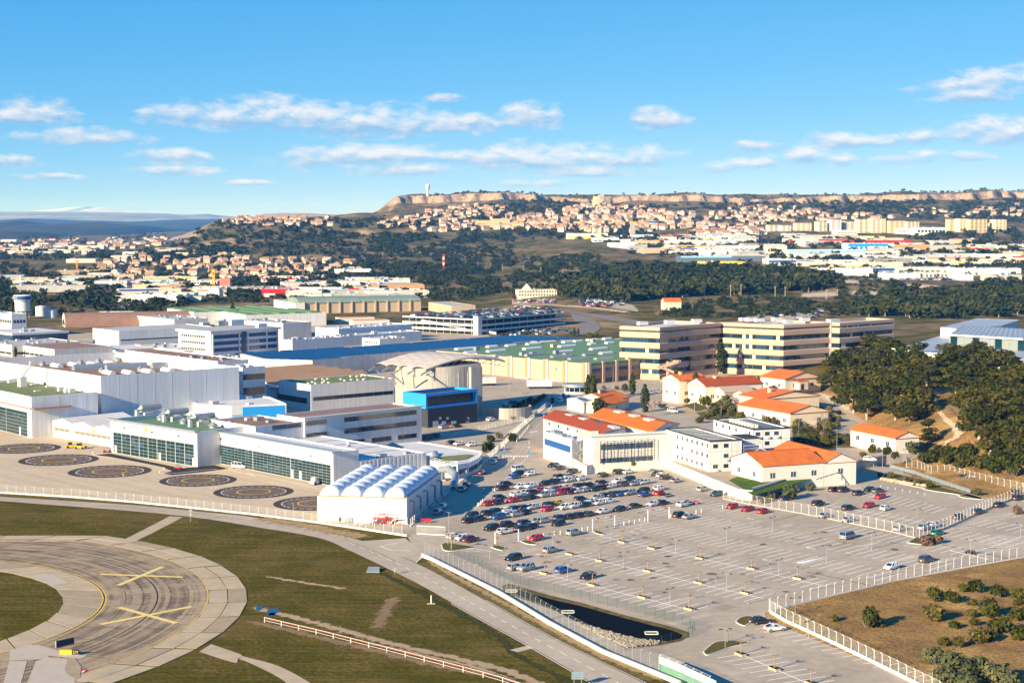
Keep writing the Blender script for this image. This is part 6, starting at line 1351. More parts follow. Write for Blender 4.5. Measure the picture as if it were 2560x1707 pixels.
# ---- houses of the villages and the town
HW=[(.56,.46,.35),(.62,.53,.41),(.58,.44,.33),(.53,.38,.28),(.62,.56,.48),(.68,.65,.60)]; HWN=['sand','cream','peach','salmon','pale cream','white']
HR=[(.38,.22,.15),(.42,.27,.19),(.33,.18,.12),(.45,.36,.29)]; HRN=['terracotta','orange','dark red','faded tile']
hm_w=MB().add([(-.5,-.5,-.3),(.5,-.5,-.3),(.5,.5,-.3),(-.5,.5,-.3),(-.5,-.5,1),(.5,-.5,1),(.5,.5,1),(-.5,.5,1),(-.5,0,1.42),(.5,0,1.42)],[(0,1,5,4),(2,3,7,6),(1,2,6,9,5),(3,0,4,8,7)]).mesh('house_wall','housewall')
hm_r=MB().add([(-.54,-.58,.95),(.54,-.58,.95),(.54,0,1.45),(-.54,0,1.45),(-.54,.58,.95),(.54,.58,.95),(-.54,-.58,.88),(.54,-.58,.88),(.54,.58,.88),(-.54,.58,.88)],[(0,1,2,3),(3,2,5,4),(0,6,7,1),(4,5,8,9),(0,3,4,9,6),(1,7,8,5,2)]).mesh('house_roof','houseroof')
hm_n=MB().box(-.12,.12,-.53,-.5,.25,.62).mesh('house_window','roofbrown')
DIST=[('in the orange village',[(230,668),(330,640),(440,652),(560,640),(640,650),(900,655),(900,688),(700,690),(560,702),(420,706),(300,690)],170,(8,13)),
('on the left spur',[(548,560),(560,543),(620,541),(700,546),(840,548),(840,566),(700,566)],60,(9,14)),
('below the headland',[(940,560),(990,545),(1050,535),(1130,515),(1240,512),(1290,540),(1290,575),(1100,580),(980,575)],150,(9,14)),
('under castle rock',[(1290,575),(1290,545),(1440,520),(1480,512),(1560,518),(1680,528),(1740,540),(1740,570),(1560,585),(1400,580)],270,(8,13)),
('in the right-hand town',[(1740,575),(1760,530),(1850,515),(1980,520),(2080,535),(2230,540),(2250,552),(2060,552),(1920,560),(1800,585)],130,(9,14)),
('on the right wooded slope',[(2230,545),(2300,525),(2560,515),(2560,545),(2400,545)],34,(9,13)),
('on the far-left plain',[(0,628),(0,600),(150,600),(280,595),(420,595),(420,612),(330,622),(150,632)],110,(11,18)),
('below the town',[(1700,585),(1740,575),(1920,572),(1920,590),(1760,592)],40,(12,18))]
allh=[]; rg=random.Random(21)
for di,(dn,pg,cnt,szr) in enumerate(DIST):
    xs=[p[0] for p in pg];ys=[p[1] for p in pg]; c=0
    while c<cnt:
        x,y=rg.uniform(min(xs),max(xs)),rg.uniform(min(ys),max(ys))
        if inpoly(x,y,pg): allh.append((x,y,di,rg.uniform(*szr))); c+=1
G3=PTN([h[0] for h in allh],[h[1] for h in allh])
items=[]
for (x,y,di,sz),g in zip(allh,G3):
    if np.isnan(g[0]): continue
    wc=rg.randrange(len(HW)) if di!=7 else 5; rc=rg.randrange(len(HR)); l=sz; w=sz*rg.uniform(.6,.85); h=rg.choice([3.2,4.5,6,6]) if di!=3 else rg.choice([5,6.5,8])
    items.append((sz/g[1],x,y,di,g,wc,rc,l,w,h,rg.uniform(-.6,.6) if rg.random()<.6 else rg.uniform(1,2.2)))
items.sort(key=lambda i:-i[0]); near_h=items[:300]; rest_h=items[300:]
near_h.sort(key=lambda i:i[1]); cnt={}
for _,x,y,di,g,wc,rc,l,w,h,a in near_h:
    k=(di,wc,rc); i=cnt.get(k,0); cnt[k]=i+1
    t=thing('house',f'{HWN[wc]} house with {HRN[rc]} roof {DIST[di][0]}, {nth(i)} such from left','house',(float(g[0]),float(g[1]),float(g[2])),a,'houses of the villages and town',(l,w,h))
    o=link('wall',hm_w,t); o.color=(*HW[wc],1); o=link('roof',hm_r,t); o.color=(*HR[rc],1)
    for q in (-.27,.22): link('window',hm_n,t,(q,0,0))
mats=[]; 
for i,cw_ in enumerate(HW): mats.append(mat('townwall%d'%i,cw_,.85,.05,.2))
for i,cw_ in enumerate(HR): mats.append(mat('townroof%d'%i,cw_,.85,.15,.5))
mb=MB(); wv=[tuple(v.co) for v in hm_w.vertices]; wf=[tuple(p.vertices) for p in hm_w.polygons]; rv=[tuple(v.co) for v in hm_r.vertices]; rf=[tuple(p.vertices) for p in hm_r.polygons]
for _,x,y,di,g,wc,rc,l,w,h,a in rest_h:
    ca,sa=math.cos(a),math.sin(a); tr=lambda v:(float(g[0])+ca*v[0]*l-sa*v[1]*w,float(g[1])+sa*v[0]*l+ca*v[1]*w,float(g[2])+v[2]*h)
    mb.add([tr(v) for v in wv],wf,wc); mb.add([tr(v) for v in rv],rf,6+rc)
o=link('distant_houses',mb.mesh('distant_houses',mats)); tag(o,'mass of small tile-roofed houses of the far town','houses',kind='stuff')
# ---------------------------------------------------------------- vegetation
def leafmat(name,c1,c2,c3,scale=.35):
    mt=bpy.data.materials.new(name); mt.use_nodes=True; nt=mt.node_tree; nd=nt.nodes; lk=nt.links; b=nd['Principled BSDF']; b.inputs['Roughness'].default_value=.75; b.inputs['Specular IOR Level'].default_value=.03
    tc=nd.new('ShaderNodeNewGeometry'); t=nd.new('ShaderNodeTexNoise'); t.inputs['Scale'].default_value=scale; t.inputs['Detail'].default_value=3; lk.new(tc.outputs['Position'],t.inputs['Vector'])
    cr=nd.new('ShaderNodeValToRGB'); lk.new(t.outputs['Fac'],cr.inputs[0]); e=cr.color_ramp.elements; e[0].position=.3; e[0].color=(*c1,1); e[1].position=.7; e[1].color=(*c3,1); m=cr.color_ramp.elements.new(.5); m.color=(*c2,1)
    oi=nd.new('ShaderNodeObjectInfo'); hs=nd.new('ShaderNodeHueSaturation'); mr=nd.new('ShaderNodeMapRange'); lk.new(oi.outputs['Random'],mr.inputs[0]); mr.inputs[3].default_value=.75; mr.inputs[4].default_value=1.3; mh=nd.new('ShaderNodeMapRange'); lk.new(oi.outputs['Random'],mh.inputs[0]); mh.inputs[1].default_value=.2; mh.inputs[2].default_value=.8; mh.inputs[3].default_value=.515; mh.inputs[4].default_value=.475; lk.new(mh.outputs[0],hs.inputs['Hue']); lk.new(mr.outputs[0],hs.inputs['Value']); lk.new(cr.outputs[0],hs.inputs['Color']); lk.new(hs.outputs[0],b.inputs['Base Color'])
    MT[name]=mt
leafmat('pine',(.026,.032,.006),(.048,.053,.009),(.092,.082,.017)); leafmat('olive',(.06,.072,.03),(.09,.10,.045),(.12,.13,.06)); leafmat('cypress',(.022,.035,.012),(.035,.05,.016),(.05,.065,.02),.8); leafmat('hedge',(.05,.06,.012),(.09,.09,.02),(.14,.12,.03),.6)
leafmat('shrub',(.026,.033,.006),(.044,.05,.009),(.075,.075,.015),.5); leafmat('scrub',(.07,.06,.03),(.11,.09,.04),(.16,.13,.06),.4); leafmat('blossom',(.35,.22,.24),(.5,.36,.38),(.65,.52,.52),.8); leafmat('bare',(.16,.11,.09),(.21,.15,.13),(.26,.19,.17),.8); leafmat('farpine',(.024,.034,.010),(.036,.046,.013),(.058,.064,.02),.05); leafmat('heath',(.10,.06,.04),(.14,.09,.06),(.17,.12,.08),1.)
mat('gardenbed',(.17,.13,.045),.95,.3,.4,world_co=True,fine=.3,col2=(.09,.095,.025))
nprng=np.random.RandomState(4)
def leaves(centres,n,size,flat=.8,seed=0,jit=.55):
    "leaf-clump faces spread through a set of ellipsoids (cx,cy,cz,rx,ry,rz)"
    rs=np.random.RandomState(seed); mb=MB(); vol=np.array([c[3]*c[4]*c[5] for c in centres])**.67; vol=vol/vol.sum(); V=[];Fc=[]
    for c,fr in zip(centres,vol):
        k=max(6,int(n*fr)); d=rs.normal(size=(k,3)); d/=np.linalg.norm(d,axis=1)[:,None]; r=rs.uniform(.55,1.04,size=(k,1)); p=np.array(c[:3])+d*r*np.array(c[3:6])
        nrm=d+rs.normal(size=(k,3))*jit+np.array([0,0,.35]); nrm/=np.linalg.norm(nrm,axis=1)[:,None]
        a=np.cross(nrm,rs.normal(size=(k,3))); a/=np.linalg.norm(a,axis=1)[:,None]; b=np.cross(nrm,a); s=size*rs.uniform(.55,1.35,size=(k,1))
        o=len(V); q=np.stack([p-a*s-b*s*flat*.6,p+a*s*.8-b*s*flat,p+a*s+b*s*flat*.7,p-a*s*.7+b*s*flat],1).reshape(-1,3); V+=q.tolist(); Fc+=[(o+4*i,o+4*i+1,o+4*i+2,o+4*i+3) for i in range(k)]
    mb.v=V;mb.f=Fc;mb.m=[0]*len(Fc); return mb
def pine_proto(i):
    rs=random.Random(100+i); h=9+rs.uniform(-1,1.5); cs=[]; tr=MB(); lean=rs.uniform(-.6,.6)
    top=(lean*1.5,rs.uniform(-.6,.6),h*.78); tr.tube([(0,0,-.6),(lean*.4,0,h*.3),(lean,0,h*.55),top],[.28,.22,.16,.06],6)
    nb=rs.randint(12,15)
    for k in range(nb):
        a=k*2.4+rs.uniform(-.5,.5); zz=h*rs.uniform(.25,.86); rad=rs.uniform(.8,3.0)*(1.15-abs(zz/h-.45)*.9); r=rs.uniform(1.1,1.8)
        c=(lean+rad*math.cos(a),rad*math.sin(a),zz); cs.append((*c,r*1.15,r*1.15,r*.78)); tr.tube([(lean*.8,0,zz*.75),(c[0]*.7,c[1]*.7,zz*.92),(c[0],c[1],zz)],[.1,.07,.03],4)
    cs.append((lean,0,h*.86,1.7,1.7,1.2))
    return leaves(cs,1500,.30,.7,i,.45).mesh('pine_crown','pine'),tr.mesh('pine_trunk','barkpale' if i%2 else 'bark'),h
PINES=[pine_proto(i) for i in range(6)]
def shrub_proto(i,m,n=420,size=.2,spread=.8,rz=.7):
    rs=random.Random(300+i); cs=[(rs.uniform(-.4,.4)*spread,rs.uniform(-.4,.4)*spread,.5+rs.uniform(-.1,.25),rs.uniform(.42,.62),rs.uniform(.42,.62),rs.uniform(.38,.55)*rz/.7) for _ in range(6)]
    tr=MB()
    for k in range(5): a=k*1.26; tr.tube([(0,0,-.15),(.25*math.cos(a),.25*math.sin(a),.35),(.4*math.cos(a),.4*math.sin(a),.6)],[.05,.035,.02],4)
    return leaves(cs,n,size*.55,.7,300+i).mesh('foliage',m),tr.mesh('stems','bark')
SH={k:[shrub_proto(j*10+i,m) for i in range(3)] for j,(k,m) in enumerate((('shrub','shrub'),('olive','olive'),('hedge','hedge'),('scrub','scrub'),('heath','heath'),('cyp','cypress')))}
def cyp_proto(i):
    cs=[(0,0,.06+k*.085,.125*math.sin(math.pi*min(1,(k+1.2)/12))**.6+.01,.125*math.sin(math.pi*min(1,(k+1.2)/12))**.6+.01,.075) for k in range(11)]
    return leaves(cs,420,.028,1.6,50+i).mesh('cypress_crown','cypress'),MB().tube([(0,0,-.05),(0,0,.3),(0,0,.9)],[.02,.018,.004],6).mesh('trunk','bark')
CYP=[cyp_proto(i) for i in range(2)]
def bare_proto(i,m='bare',n=220):
    rs=random.Random(500+i); tr=MB(); tr.tube([(0,0,-.05),(0,0,.3)],[.03,.024],5); cs=[]
    for k in range(9):
        a=k*.7+rs.uniform(-.2,.2); r=rs.uniform(.15,.42); z=rs.uniform(.55,.95); tr.tube([(0,0,.28),(r*.5*math.cos(a),r*.5*math.sin(a),.45+z*.1),(r*math.cos(a),r*math.sin(a),z)],[.016,.011,.004],4); cs.append((r*math.cos(a),r*math.sin(a),z,.13,.13,.11))
    return leaves(cs,n,.022,.5,600+i).mesh('crown',m),tr.mesh('branches','bark')
BARE=[bare_proto(i) for i in range(2)]; BLOS=[bare_proto(7,'blossom',420)]
def plant(name,label,cat,protos,g,scale,rs,group,cn='crown',tn='trunk',rot=None):
    p=rs.choice(protos); t=thing(name,label,cat,g,rs.uniform(0,6.28) if rot is None else rot,group,scale if isinstance(scale,tuple) else (scale,)*3)
    link(cn,p[0],t); link(tn,p[1],t); return t
rs=random.Random(77)
# pines on the right-hand hill: crown centres (crop RR) and radii
hp=[(400,600,130),(330,760,120),(560,560,120),(700,440,130),(850,400,120),(600,760,140),(560,960,150),(700,980,150),(860,640,130),(880,820,150),(1000,560,140),(1080,740,170),(1200,540,120),(1280,650,160),(1330,800,150),(1050,950,170),(1230,980,170),(1150,1100,120),(1000,1080,110),(700,1080,110),(1580,500,120),(1560,640,140),(1700,620,130),(1850,560,150),(1950,640,140),(1640,780,140),(1800,800,150),(2000,780,160),(2130,640,140),(2220,700,130),(2250,850,150),(2100,920,150),(1750,1000,150),(1900,1080,170),(1880,1230,160),(2050,1200,150),(2250,1150,160),(2200,1350,170),(2350,1000,140),(1370,1330,110),(2000,1400,150),(1460,660,100),(2350,1300,150),(2300,1480,130),(450,860,110),(760,700,130),(960,880,150),(1150,850,150),(780,860,140),(480,700,120),(1760,720,140),(1900,900,150),(2330,760,140),(2150,1050,150),(1960,1000,130),(640,600,120),(1120,620,140),(920,480,120),(1400,700,120),(2420,880,150),(2450,1150,160)]
hp.sort()
for i,(x,y,r) in enumerate(hp):
    g=PT(*RR(x,y+r*1.25)); rm=r/4.2*g[1]/F
    plant('pine_tree',f'dark green pine on the right-hand hill, {nth(i)} from the left','tree',PINES,g,(rm/2.75,rm/2.75,rm/4.1),rs,'pines on the right-hand hill')
# evergreen shrubs and oaks beside the upper fence
eo=[(1330,240,110),(1470,190,100),(1600,200,120),(1740,170,110),(1750,270,110),(1900,280,120),(2000,340,110),(2150,300,120),(2250,380,110),(2120,200,110),(2300,250,130),(1540,270,80),(1680,330,70)]
for i,(x,y,r) in enumerate(sorted(eo)):
    g=PT(*R2(x,y+r*.8)); rm=r/4.2*g[1]/F; plant('evergreen_oak',f'rounded dark evergreen oak behind the upper fence, {nth(i)} from the left','tree',SH['shrub'],g,rm*1.25,rs,'oaks behind the upper fence','crown','trunk')
# garden trees and shrubs round the villas
gard=[('olive',R2,1150,150,110,'silvery olive tree in front of the white house below the hill'),('olive',R2,840,440,40,'small olive at the end of the grey ramp wall'),('olive',R2,1850,620,60,'round olive at the tip of the dry bed by the fence'),('olive',B,1200,775,115,'grey-green olive, widest of the three under the bank wall'),('olive',B,1410,720,70,'grey-green olive at the upper end of the bank wall'),('olive',B,985,830,70,'grey-green olive at the lower end of the bank wall'),('shrub',B,890,875,40,'low shrub beside the olives under the bank wall'),('hedge',R2,1370,540,60,'dark bush on the rocky bed beside the blue ramp rail'),
('shrub',T,915,1055,48,'round shrub at the road end beside the cabin office'),('shrub',T,1510,720,40,'round shrub behind the pink villa'),('shrub',T,1430,700,60,'bushy tree behind the pink villa roof'),('olive',T,1160,870,80,'olive tree before the pink low wing'),('hedge',T,960,880,70,'yellow-green bushes before the pink villa, left clump'),('hedge',T,1040,960,60,'yellow-green bushes before the pink villa, right clump'),('hedge',T,800,880,40,'yellow palm-like shrub at the villa corner'),('hedge',T,1280,1010,50,'low yellow-green hedge by the cream house'),('shrub',T,620,760,30,'dark shrub beside the road at the factory corner'),('scrub',T,1530,1060,60,'dry scrub before the cream house windows'),('scrub',T,1600,1070,50,'dry scrub right of the other before the cream windows'),('shrub',T,1810,800,40,'round bush beside the slope house drive'),('shrub',T,1600,670,45,'round bush behind the banded office foot'),('shrub',RR,420,970,45,'round bush on the pale cutting'),('shrub',RR,340,990,35,'brown-green bush at the top of the pale cutting'),('shrub',RR,410,1130,40,'bush in the middle of the pale cutting'),
('hedge',RR,270,1400,60,'bright green shrub in the terrace garden'),('hedge',RR,330,1440,60,'green shrub below the bright one in the terrace garden'),('shrub',RR,540,1430,70,'dark green shrub by the garden steps'),('scrub',RR,150,1470,80,'dry scrub mass on the garden bank'),('shrub',RR,40,1330,60,'dark shrub beside the cabin office end'),('shrub',R2,780,170,70,'dark shrub in the garden above the parked white car'),('hedge',R2,660,230,50,'yellow-green shrub above the parked white car'),('shrub',R2,990,230,60,'dark garden shrub near the fence corner'),('shrub',R2,900,180,70,'garden shrub below the olive tree'),('hedge',L,1780,200,35,'spiky plant in front of the louvred windows'),('heath',R2,1330,1125,90,'brown heather clump left in the car-park island'),('heath',R2,1440,1120,70,'brown heather clump right in the car-park island'),('heath',R2,2280,810,70,'brown heather at the fence bend on the right'),('hedge',R2,950,440,50,'dry grassy clump on the rocky bed'),('scrub',R2,1100,490,50,'lavender-grey clump in the rocky bed'),('scrub',R2,1220,510,45,'lavender-grey clump right in the rocky bed')]
for kd,fn,x,y,r,lb in gard:
    s=4.2 if fn in (RR,R2) else (4.3556 if fn is B else 3.675); g=PT(*fn(x,y+r*.75)); zb=g[2]
    if fn in (T,RR) or (fn is R2 and x<1250 and y<300): 
        q=P(*fn(x,y+r*.75),max(TW,g[2]) if g[2]<TW else g[2]); zb=max(g[2],TW); g=(q[0],q[1],zb)
    elif fn is L: q=P(*fn(x,y+r),TW); g=(q[0],q[1],TW)
    rm=r/s*g[1]/F; plant('garden_shrub' if kd!='olive' else 'olive_tree',lb,'shrub' if kd!='olive' else 'tree',SH[kd],g,rm*1.15,rs,None,'crown','stems')
for fn,x,yt,yb,lb in ((M,478,0,215,'tall dark cypress, left of the pair by the solar shed'),(M,520,-10,225,'tall dark cypress, right of the pair by the solar shed'),(M,885,-20,170,'cypress left of the lamp before the factory'),(M,1000,90,330,'broad cypress in front of the parked car road'),(T,425,790,990,'cypress beside the orange roofs, tallest there'),(T,878,640,850,'cypress at the pink villa corner'),(T,1105,340,620,'slim cypress against the banded office'),(T,808,490,620,'slim cypress left in the arcade'),(T,888,500,600,'slim cypress right in the arcade'),(T,703,590,790,'cypress by the outdoor stair'),(E1,2140,75,240,'solitary cypress beyond the office tower'),(E1,2008,175,240,'small conifer left of the solitary cypress'),(E1,2052,170,235,'small conifer next to the solitary cypress'),(E1,145,470,560,'small cypress by the low store at the left'),(K1,1970,300,375,'conifer pair by the roundabout, left'),(K1,2005,300,375,'conifer pair by the roundabout, right')):
    g=P(*fn(x,yb)); h=hgt(*fn(x,yb),fn(x,yt)[1]); z=0
    if fn is T and x>640: z=TW; g=P(*fn(x,yb),TW); h=zat(*fn(x,yt),g[1])-TW
    plant('cypress',lb,'tree',CYP,(*g,z),(h*1.25,h*1.25,h*1.1),rs,None)
for fn,x,y,r,lb in ((M,570,270,75,'big round conifer beside the orange-roofed hall'),(L,420,60,45,'dark thuja by the white fence, front one'),(L,470,50,45,'dark thuja by the white fence, back one'),(K1,1200,1280,50,'yellow-green thuja behind the entrance barrier'),(K1,1280,1260,40,'low shrub right of the thuja at the entrance'),(K1,1400,1260,60,'dry shrub bed along the entrance fence'),(K1,1760,940,35,'bush at the head of the hedge'),(K1,2110,340,35,'olive bush left on the roundabout'),(K1,2170,330,40,'olive bush right on the roundabout')):
    g=P(*fn(x,y+r*1.2)); rm=r/3.675*g[1]/F; plant('conifer' if r>44 else 'garden_shrub',lb,'shrub',SH['cyp' if r>44 else 'hedge'],(*g,0),(rm*1.2,rm*1.2,rm*2.0 if r>44 and fn is not K1 else rm*1.2),rs,None,'crown','stems')
# clipped hedges
for a,b,lb in (((1400,1130),(1690,930),'long clipped hedge beside the shaded street'),((1310,1090),(1570,960),'shorter clipped hedge along the slope')):
    p=P(*K1(*a));q=P(*K1(*b)); cs=[(p[0]+(q[0]-p[0])*k/22,p[1]+(q[1]-p[1])*k/22,.8,1.3,2.4,.8) for k in range(23)]; mb=leaves(cs,2200,.28,.7,5); solo('clipped_hedge',mb,'hedge',lb,'hedge')
# blossom and bare trees
for fn,x,y,r,ps,lb in ((T,1260,930,75,BLOS,'almond tree in pink blossom by the villas'),(T,480,960,70,BLOS,'almond tree in blossom beside the cypress'),(RR,250,1250,110,BARE,'bare purplish tree on the garden slope'),(RR,690,1430,70,BARE,'bare tree beside the white house steps'),(RR,600,1400,60,BARE,'bare pale tree near the garden steps'),(F1,1600,540,70,BARE,'leafless poplar clump behind the tan roof'),(F1,2000,890,60,BARE,'leafless brown tree beside the concrete drum'),(T,530,90,60,BARE,'bare purplish thicket by the road bend'),(D3,1660,1100,60,BARE,'bare thicket right of the farmhouse')):
    if fn is D3: g=PT(*fn(x,y+r))
    else:
        z=TW if fn in (RR,) or (fn is T and x>640) else 0; q=P(*fn(x,y+r),z); g=(*q,z)
    s=4.2 if fn is RR else 3.675; rm=r/s*g[1]/F; plant('bare_tree' if ps is BARE else 'almond_tree',lb,'tree',ps,g,rm*2.1,rs,None)
# bushes on the dry ground at the lower right
bs=[(1525,525,85),(1705,550,75),(1800,470,50),(1910,450,80),(2120,500,80),(2290,520,70),(1515,695,100),(2065,650,110),(1870,700,55),(1910,610,40),(1905,780,50),(1715,810,55),(2110,800,105),(1920,910,95),(2060,910,65),(1620,955,60),(1760,975,65),(905,755,105),(1040,805,35),(610,745,45),(2310,700,90),(2300,880,90),(1825,610,28),(1500,1090,105),(1680,1150,115),(1820,1200,125),(1960,1200,115),(2100,1260,125),(1650,1280,115),(1850,1320,115),(2230,1320,100),(2300,600,50)]
bs.sort()
for i,(x,y,r) in enumerate(bs):
    g=PT(*Q(x,y+r*.75)); rm=r/3.675*g[1]/F; low=y>1050
    plant('bush',f'{"pale olive" if low else "dark green"} bush on the dry ground, {nth(i)} from the left','bush',SH['olive'] if low else (SH['shrub'] if i%4 else SH['hedge']),g,(rm*1.45,rm*1.45,rm*(1.6 if (x,y)==(905,755) else 1.35)),rs,'bushes on the dry ground','crown','stems')
# gardens round the villas
for i,pts in enumerate((((T,[(760,930),(880,900),(1000,960),(900,985)])),(T,[(880,1000),(1000,975),(1340,1040),(1330,1080),(980,1060)]),(T,[(1000,960),(1060,900),(1200,900),(1340,960),(1340,1020),(1100,1000)]),(RR,[(20,1330),(250,1290),(500,1380),(700,1440),(600,1510),(200,1500)]),(RR,[(60,1050),(200,1050),(420,1200),(430,1320),(120,1250)]),(B,[(1220,60),(1500,90),(1730,190),(1700,330),(1500,330),(1230,250)]))):
    struct('garden_bed',MB().sheet(pol(pts[0],pts[1],TW),TW+.03+i*.004),'gardenbed')
gs=[]
for fn,pts,n in ((T,[(880,1000),(1000,975),(1340,1040),(1330,1080),(980,1060)],9),(T,[(1000,960),(1060,900),(1200,900),(1340,960),(1340,1020),(1100,1000)],26),(RR,[(20,1330),(250,1290),(500,1380),(700,1440),(600,1510),(200,1500)],20),(RR,[(60,1050),(200,1050),(420,1200),(430,1320),(120,1250)],20),(B,[(1220,60),(1500,90),(1730,190),(1700,330),(1500,330),(1230,250)],26),(T,[(0,780),(200,760),(400,800),(430,900),(60,880)],6)):
    xs=[p[0] for p in pts];ys=[p[1] for p in pts]; c=0
    while c<n:
        x,y=rs.uniform(min(xs),max(xs)),rs.uniform(min(ys),max(ys))
        if inpoly(x,y,pts): q=fn(x,y); z=TW if not (fn is T and x<640) else 0.; p=P(*q,z); z=max(z,zgs(*p)) if fn is not T else z; gs.append((q[0],p,z)); c+=1
gs.sort()
for i,(x,p,z) in enumerate(gs):
    k=rs.choice(['shrub','shrub','hedge','olive','scrub']); plant('garden_shrub',f'{dict(shrub="dark green",hedge="yellow-green",olive="grey-green",scrub="dry brown")[k]} shrub in the villa gardens, {nth(i)} from the left','shrub',SH[k],(*p,z),rs.uniform(1.0,2.4),rs,'shrubs of the villa gardens','crown','stems')
# ---- woods of the middle distance
def lowcrown(i,n=46):
    rs_=np.random.RandomState(i); cs=[(rs_.uniform(-.3,.3),rs_.uniform(-.3,.3),.62+rs_.uniform(-.12,.2),rs_.uniform(.3,.45),rs_.uniform(.3,.45),rs_.uniform(.22,.34)) for _ in range(4)]
    return leaves(cs,n,.15,.8,i)
MIDC=[(lowcrown(900+i,150).mesh('crown','farpine'),MB().tube([(0,0,-.1),(0,0,.35),(.05,0,.65)],[.03,.025,.01],5).mesh('trunk','barkpale')) for i in range(4)]
WOOD=[([(1395,742),(1390,715),(1440,690),(1500,668),(1600,660),(1700,668),(1850,672),(2080,690),(2110,705),(2100,722),(1980,735),(1820,738),(1640,748),(1560,760),(1480,755)],820,(7,11.5)),
([(2140,790),(2180,750),(2230,720),(2330,735),(2480,705),(2560,700),(2560,790),(2400,800),(2260,795)],360,(6.5,10)),
([(1280,740),(1290,700),(1380,690),(1400,740)],30,(5,8)),
([(100,765),(0,775),(0,745),(130,735),(290,728),(300,760),(200,768)],46,(7,10)),
([(330,780),(345,745),(430,735),(460,770),(440,795),(400,795)],24,(7,10)),
([(980,745),(1010,725),(1110,735),(1090,750)],14,(7,9))]
tl=[]
for wi,(pg,cnt,hr) in enumerate(WOOD):
    xs=[p[0] for p in pg];ys=[p[1] for p in pg]; c=0
    while c<cnt:
        x,y=rs.uniform(min(xs),max(xs)),rs.uniform(min(ys),max(ys))
        if inpoly(x,y,pg): tl.append((x,y,wi,rs.uniform(*hr))); c+=1
g_=PTN([t[0] for t in tl],[t[1] for t in tl]); WN=['on the ridge behind the banded offices','in the wood at the right edge','above the hotel road','in the row behind the water tower','by the green-roofed halls','by the road to the hotel']
its=[(h/g[1],x,y,wi,h,g) for (x,y,wi,h),g in zip(tl,g_) if not np.isnan(g[0])]; its.sort(key=lambda a:-a[0]); sel=its[:225]; rest=its[225:]
sel.sort(key=lambda a:a[1]); cn={}
for _,x,y,wi,h,g in sel:
    i=cn.get(wi,0); cn[wi]=i+1
    plant('pine_tree',f'dark pine {WN[wi]}, {nth(i)} from the left','tree',MIDC,tuple(float(v) for v in g),(h*1.1,h*1.1,h),rs,'pines of the middle distance')
FW=[([(380,640),(480,560),(560,545),(640,570),(900,585),(1280,590),(1280,640),(1150,700),(1000,690),(860,640),(640,640),(480,650)],1250,(5,9),.85),
([(700,700),(900,660),(1150,660),(1280,650),(1400,640),(1500,640),(1500,670),(1350,700),(1100,720),(900,705)],520,(5,8),1),
([(930,545),(1000,540),(1120,530),(1290,500),(1440,505),(1560,515),(1800,510),(2050,505),(2560,500),(2560,560),(2250,545),(2050,530),(1750,525),(1500,530),(1300,545),(1100,565),(950,575)],1500,(5,9),1),
([(2260,600),(2290,575),(2560,572),(2560,640),(2400,640)],150,(7,11),1),
([(1500,610),(1560,590),(1900,600),(2250,600),(2300,640),(2300,660),(2000,650),(1800,625),(1600,625)],150,(6,10),1),
([(900,600),(1100,570),(1300,565),(1560,575),(1740,585),(1700,605),(1500,600),(1300,600),(1100,610)],330,(6,10),1),
([(0,650),(0,625),(300,620),(420,625),(560,620),(700,640),(640,650),(420,655),(200,655)],420,(6,11),1),([(240,705),(230,655),(560,640),(900,650),(900,700),(560,712)],260,(5,9),1),([(0,735),(0,660),(230,670),(260,730)],170,(5,10),1),([(0,620),(0,570),(400,575),(420,600),(250,610)],260,(7,13),1),
([(200,740),(240,700),(420,690),(560,720),(700,690),(900,660),(1000,690),(960,740),(800,745),(600,735),(420,735)],230,(6,11),1),([(560,560),(700,548),(840,550),(930,550),(930,570),(700,575)],140,(5,9),1),
([(1900,640),(2350,640),(2560,640),(2560,700),(2400,700),(2150,690),(1950,680)],170,(5,8),1),([(1560,640),(1600,600),(1900,590),(2250,600),(2560,610),(2560,672),(1990,665)],430,(4,8),1),([(1100,720),(1290,690),(1290,720),(1250,740),(1130,745)],90,(5,8),1),([(1640,790),(1720,760),(1900,740),(2180,770),(2180,790),(2000,790),(1800,795)],520,(2,4.5),1),([(0,792),(0,742),(250,735),(470,735),(470,765),(300,790)],130,(5,9),1),([(470,760),(480,732),(900,728),(1290,735),(1290,752),(1000,752),(700,757)],210,(3,7),1),([(940,570),(1050,535),(1240,512),(1480,515),(1740,540),(1980,522),(2230,542),(2060,552),(1740,575),(1400,580)],620,(4,7),1),([(240,700),(330,642),(640,650),(900,657),(900,690),(560,704)],230,(4,7),1),([(2100,700),(2200,690),(2330,735),(2230,720),(2150,780),(2080,770)],120,(2,5),1),([(1100,700),(1300,640),(1500,640),(1400,690),(1250,720)],260,(2,5),1),([(380,735),(640,720),(900,715),(1050,735),(1000,750),(640,745)],120,(4,8),1)]
fx=[]
for pg,cnt,hr,_ in FW:
    xs=[p[0] for p in pg];ys=[p[1] for p in pg]; c=0
    while c<cnt:
        x,y=rs.uniform(min(xs),max(xs)),rs.uniform(min(ys),max(ys))
        if inpoly(x,y,pg) and (vnoise(np.array(x/38.),np.array(y/11.),8)>-.22): fx.append((x,y,rs.uniform(*hr))); c+=1
g_=PTN([t[0] for t in fx],[t[1] for t in fx]); lows=[lowcrown(950+i,34) for i in range(5)]
LV=[np.array(l.v) for l in lows]; LF=[np.array(l.f) for l in lows]; VV=[];FF=[];o=0
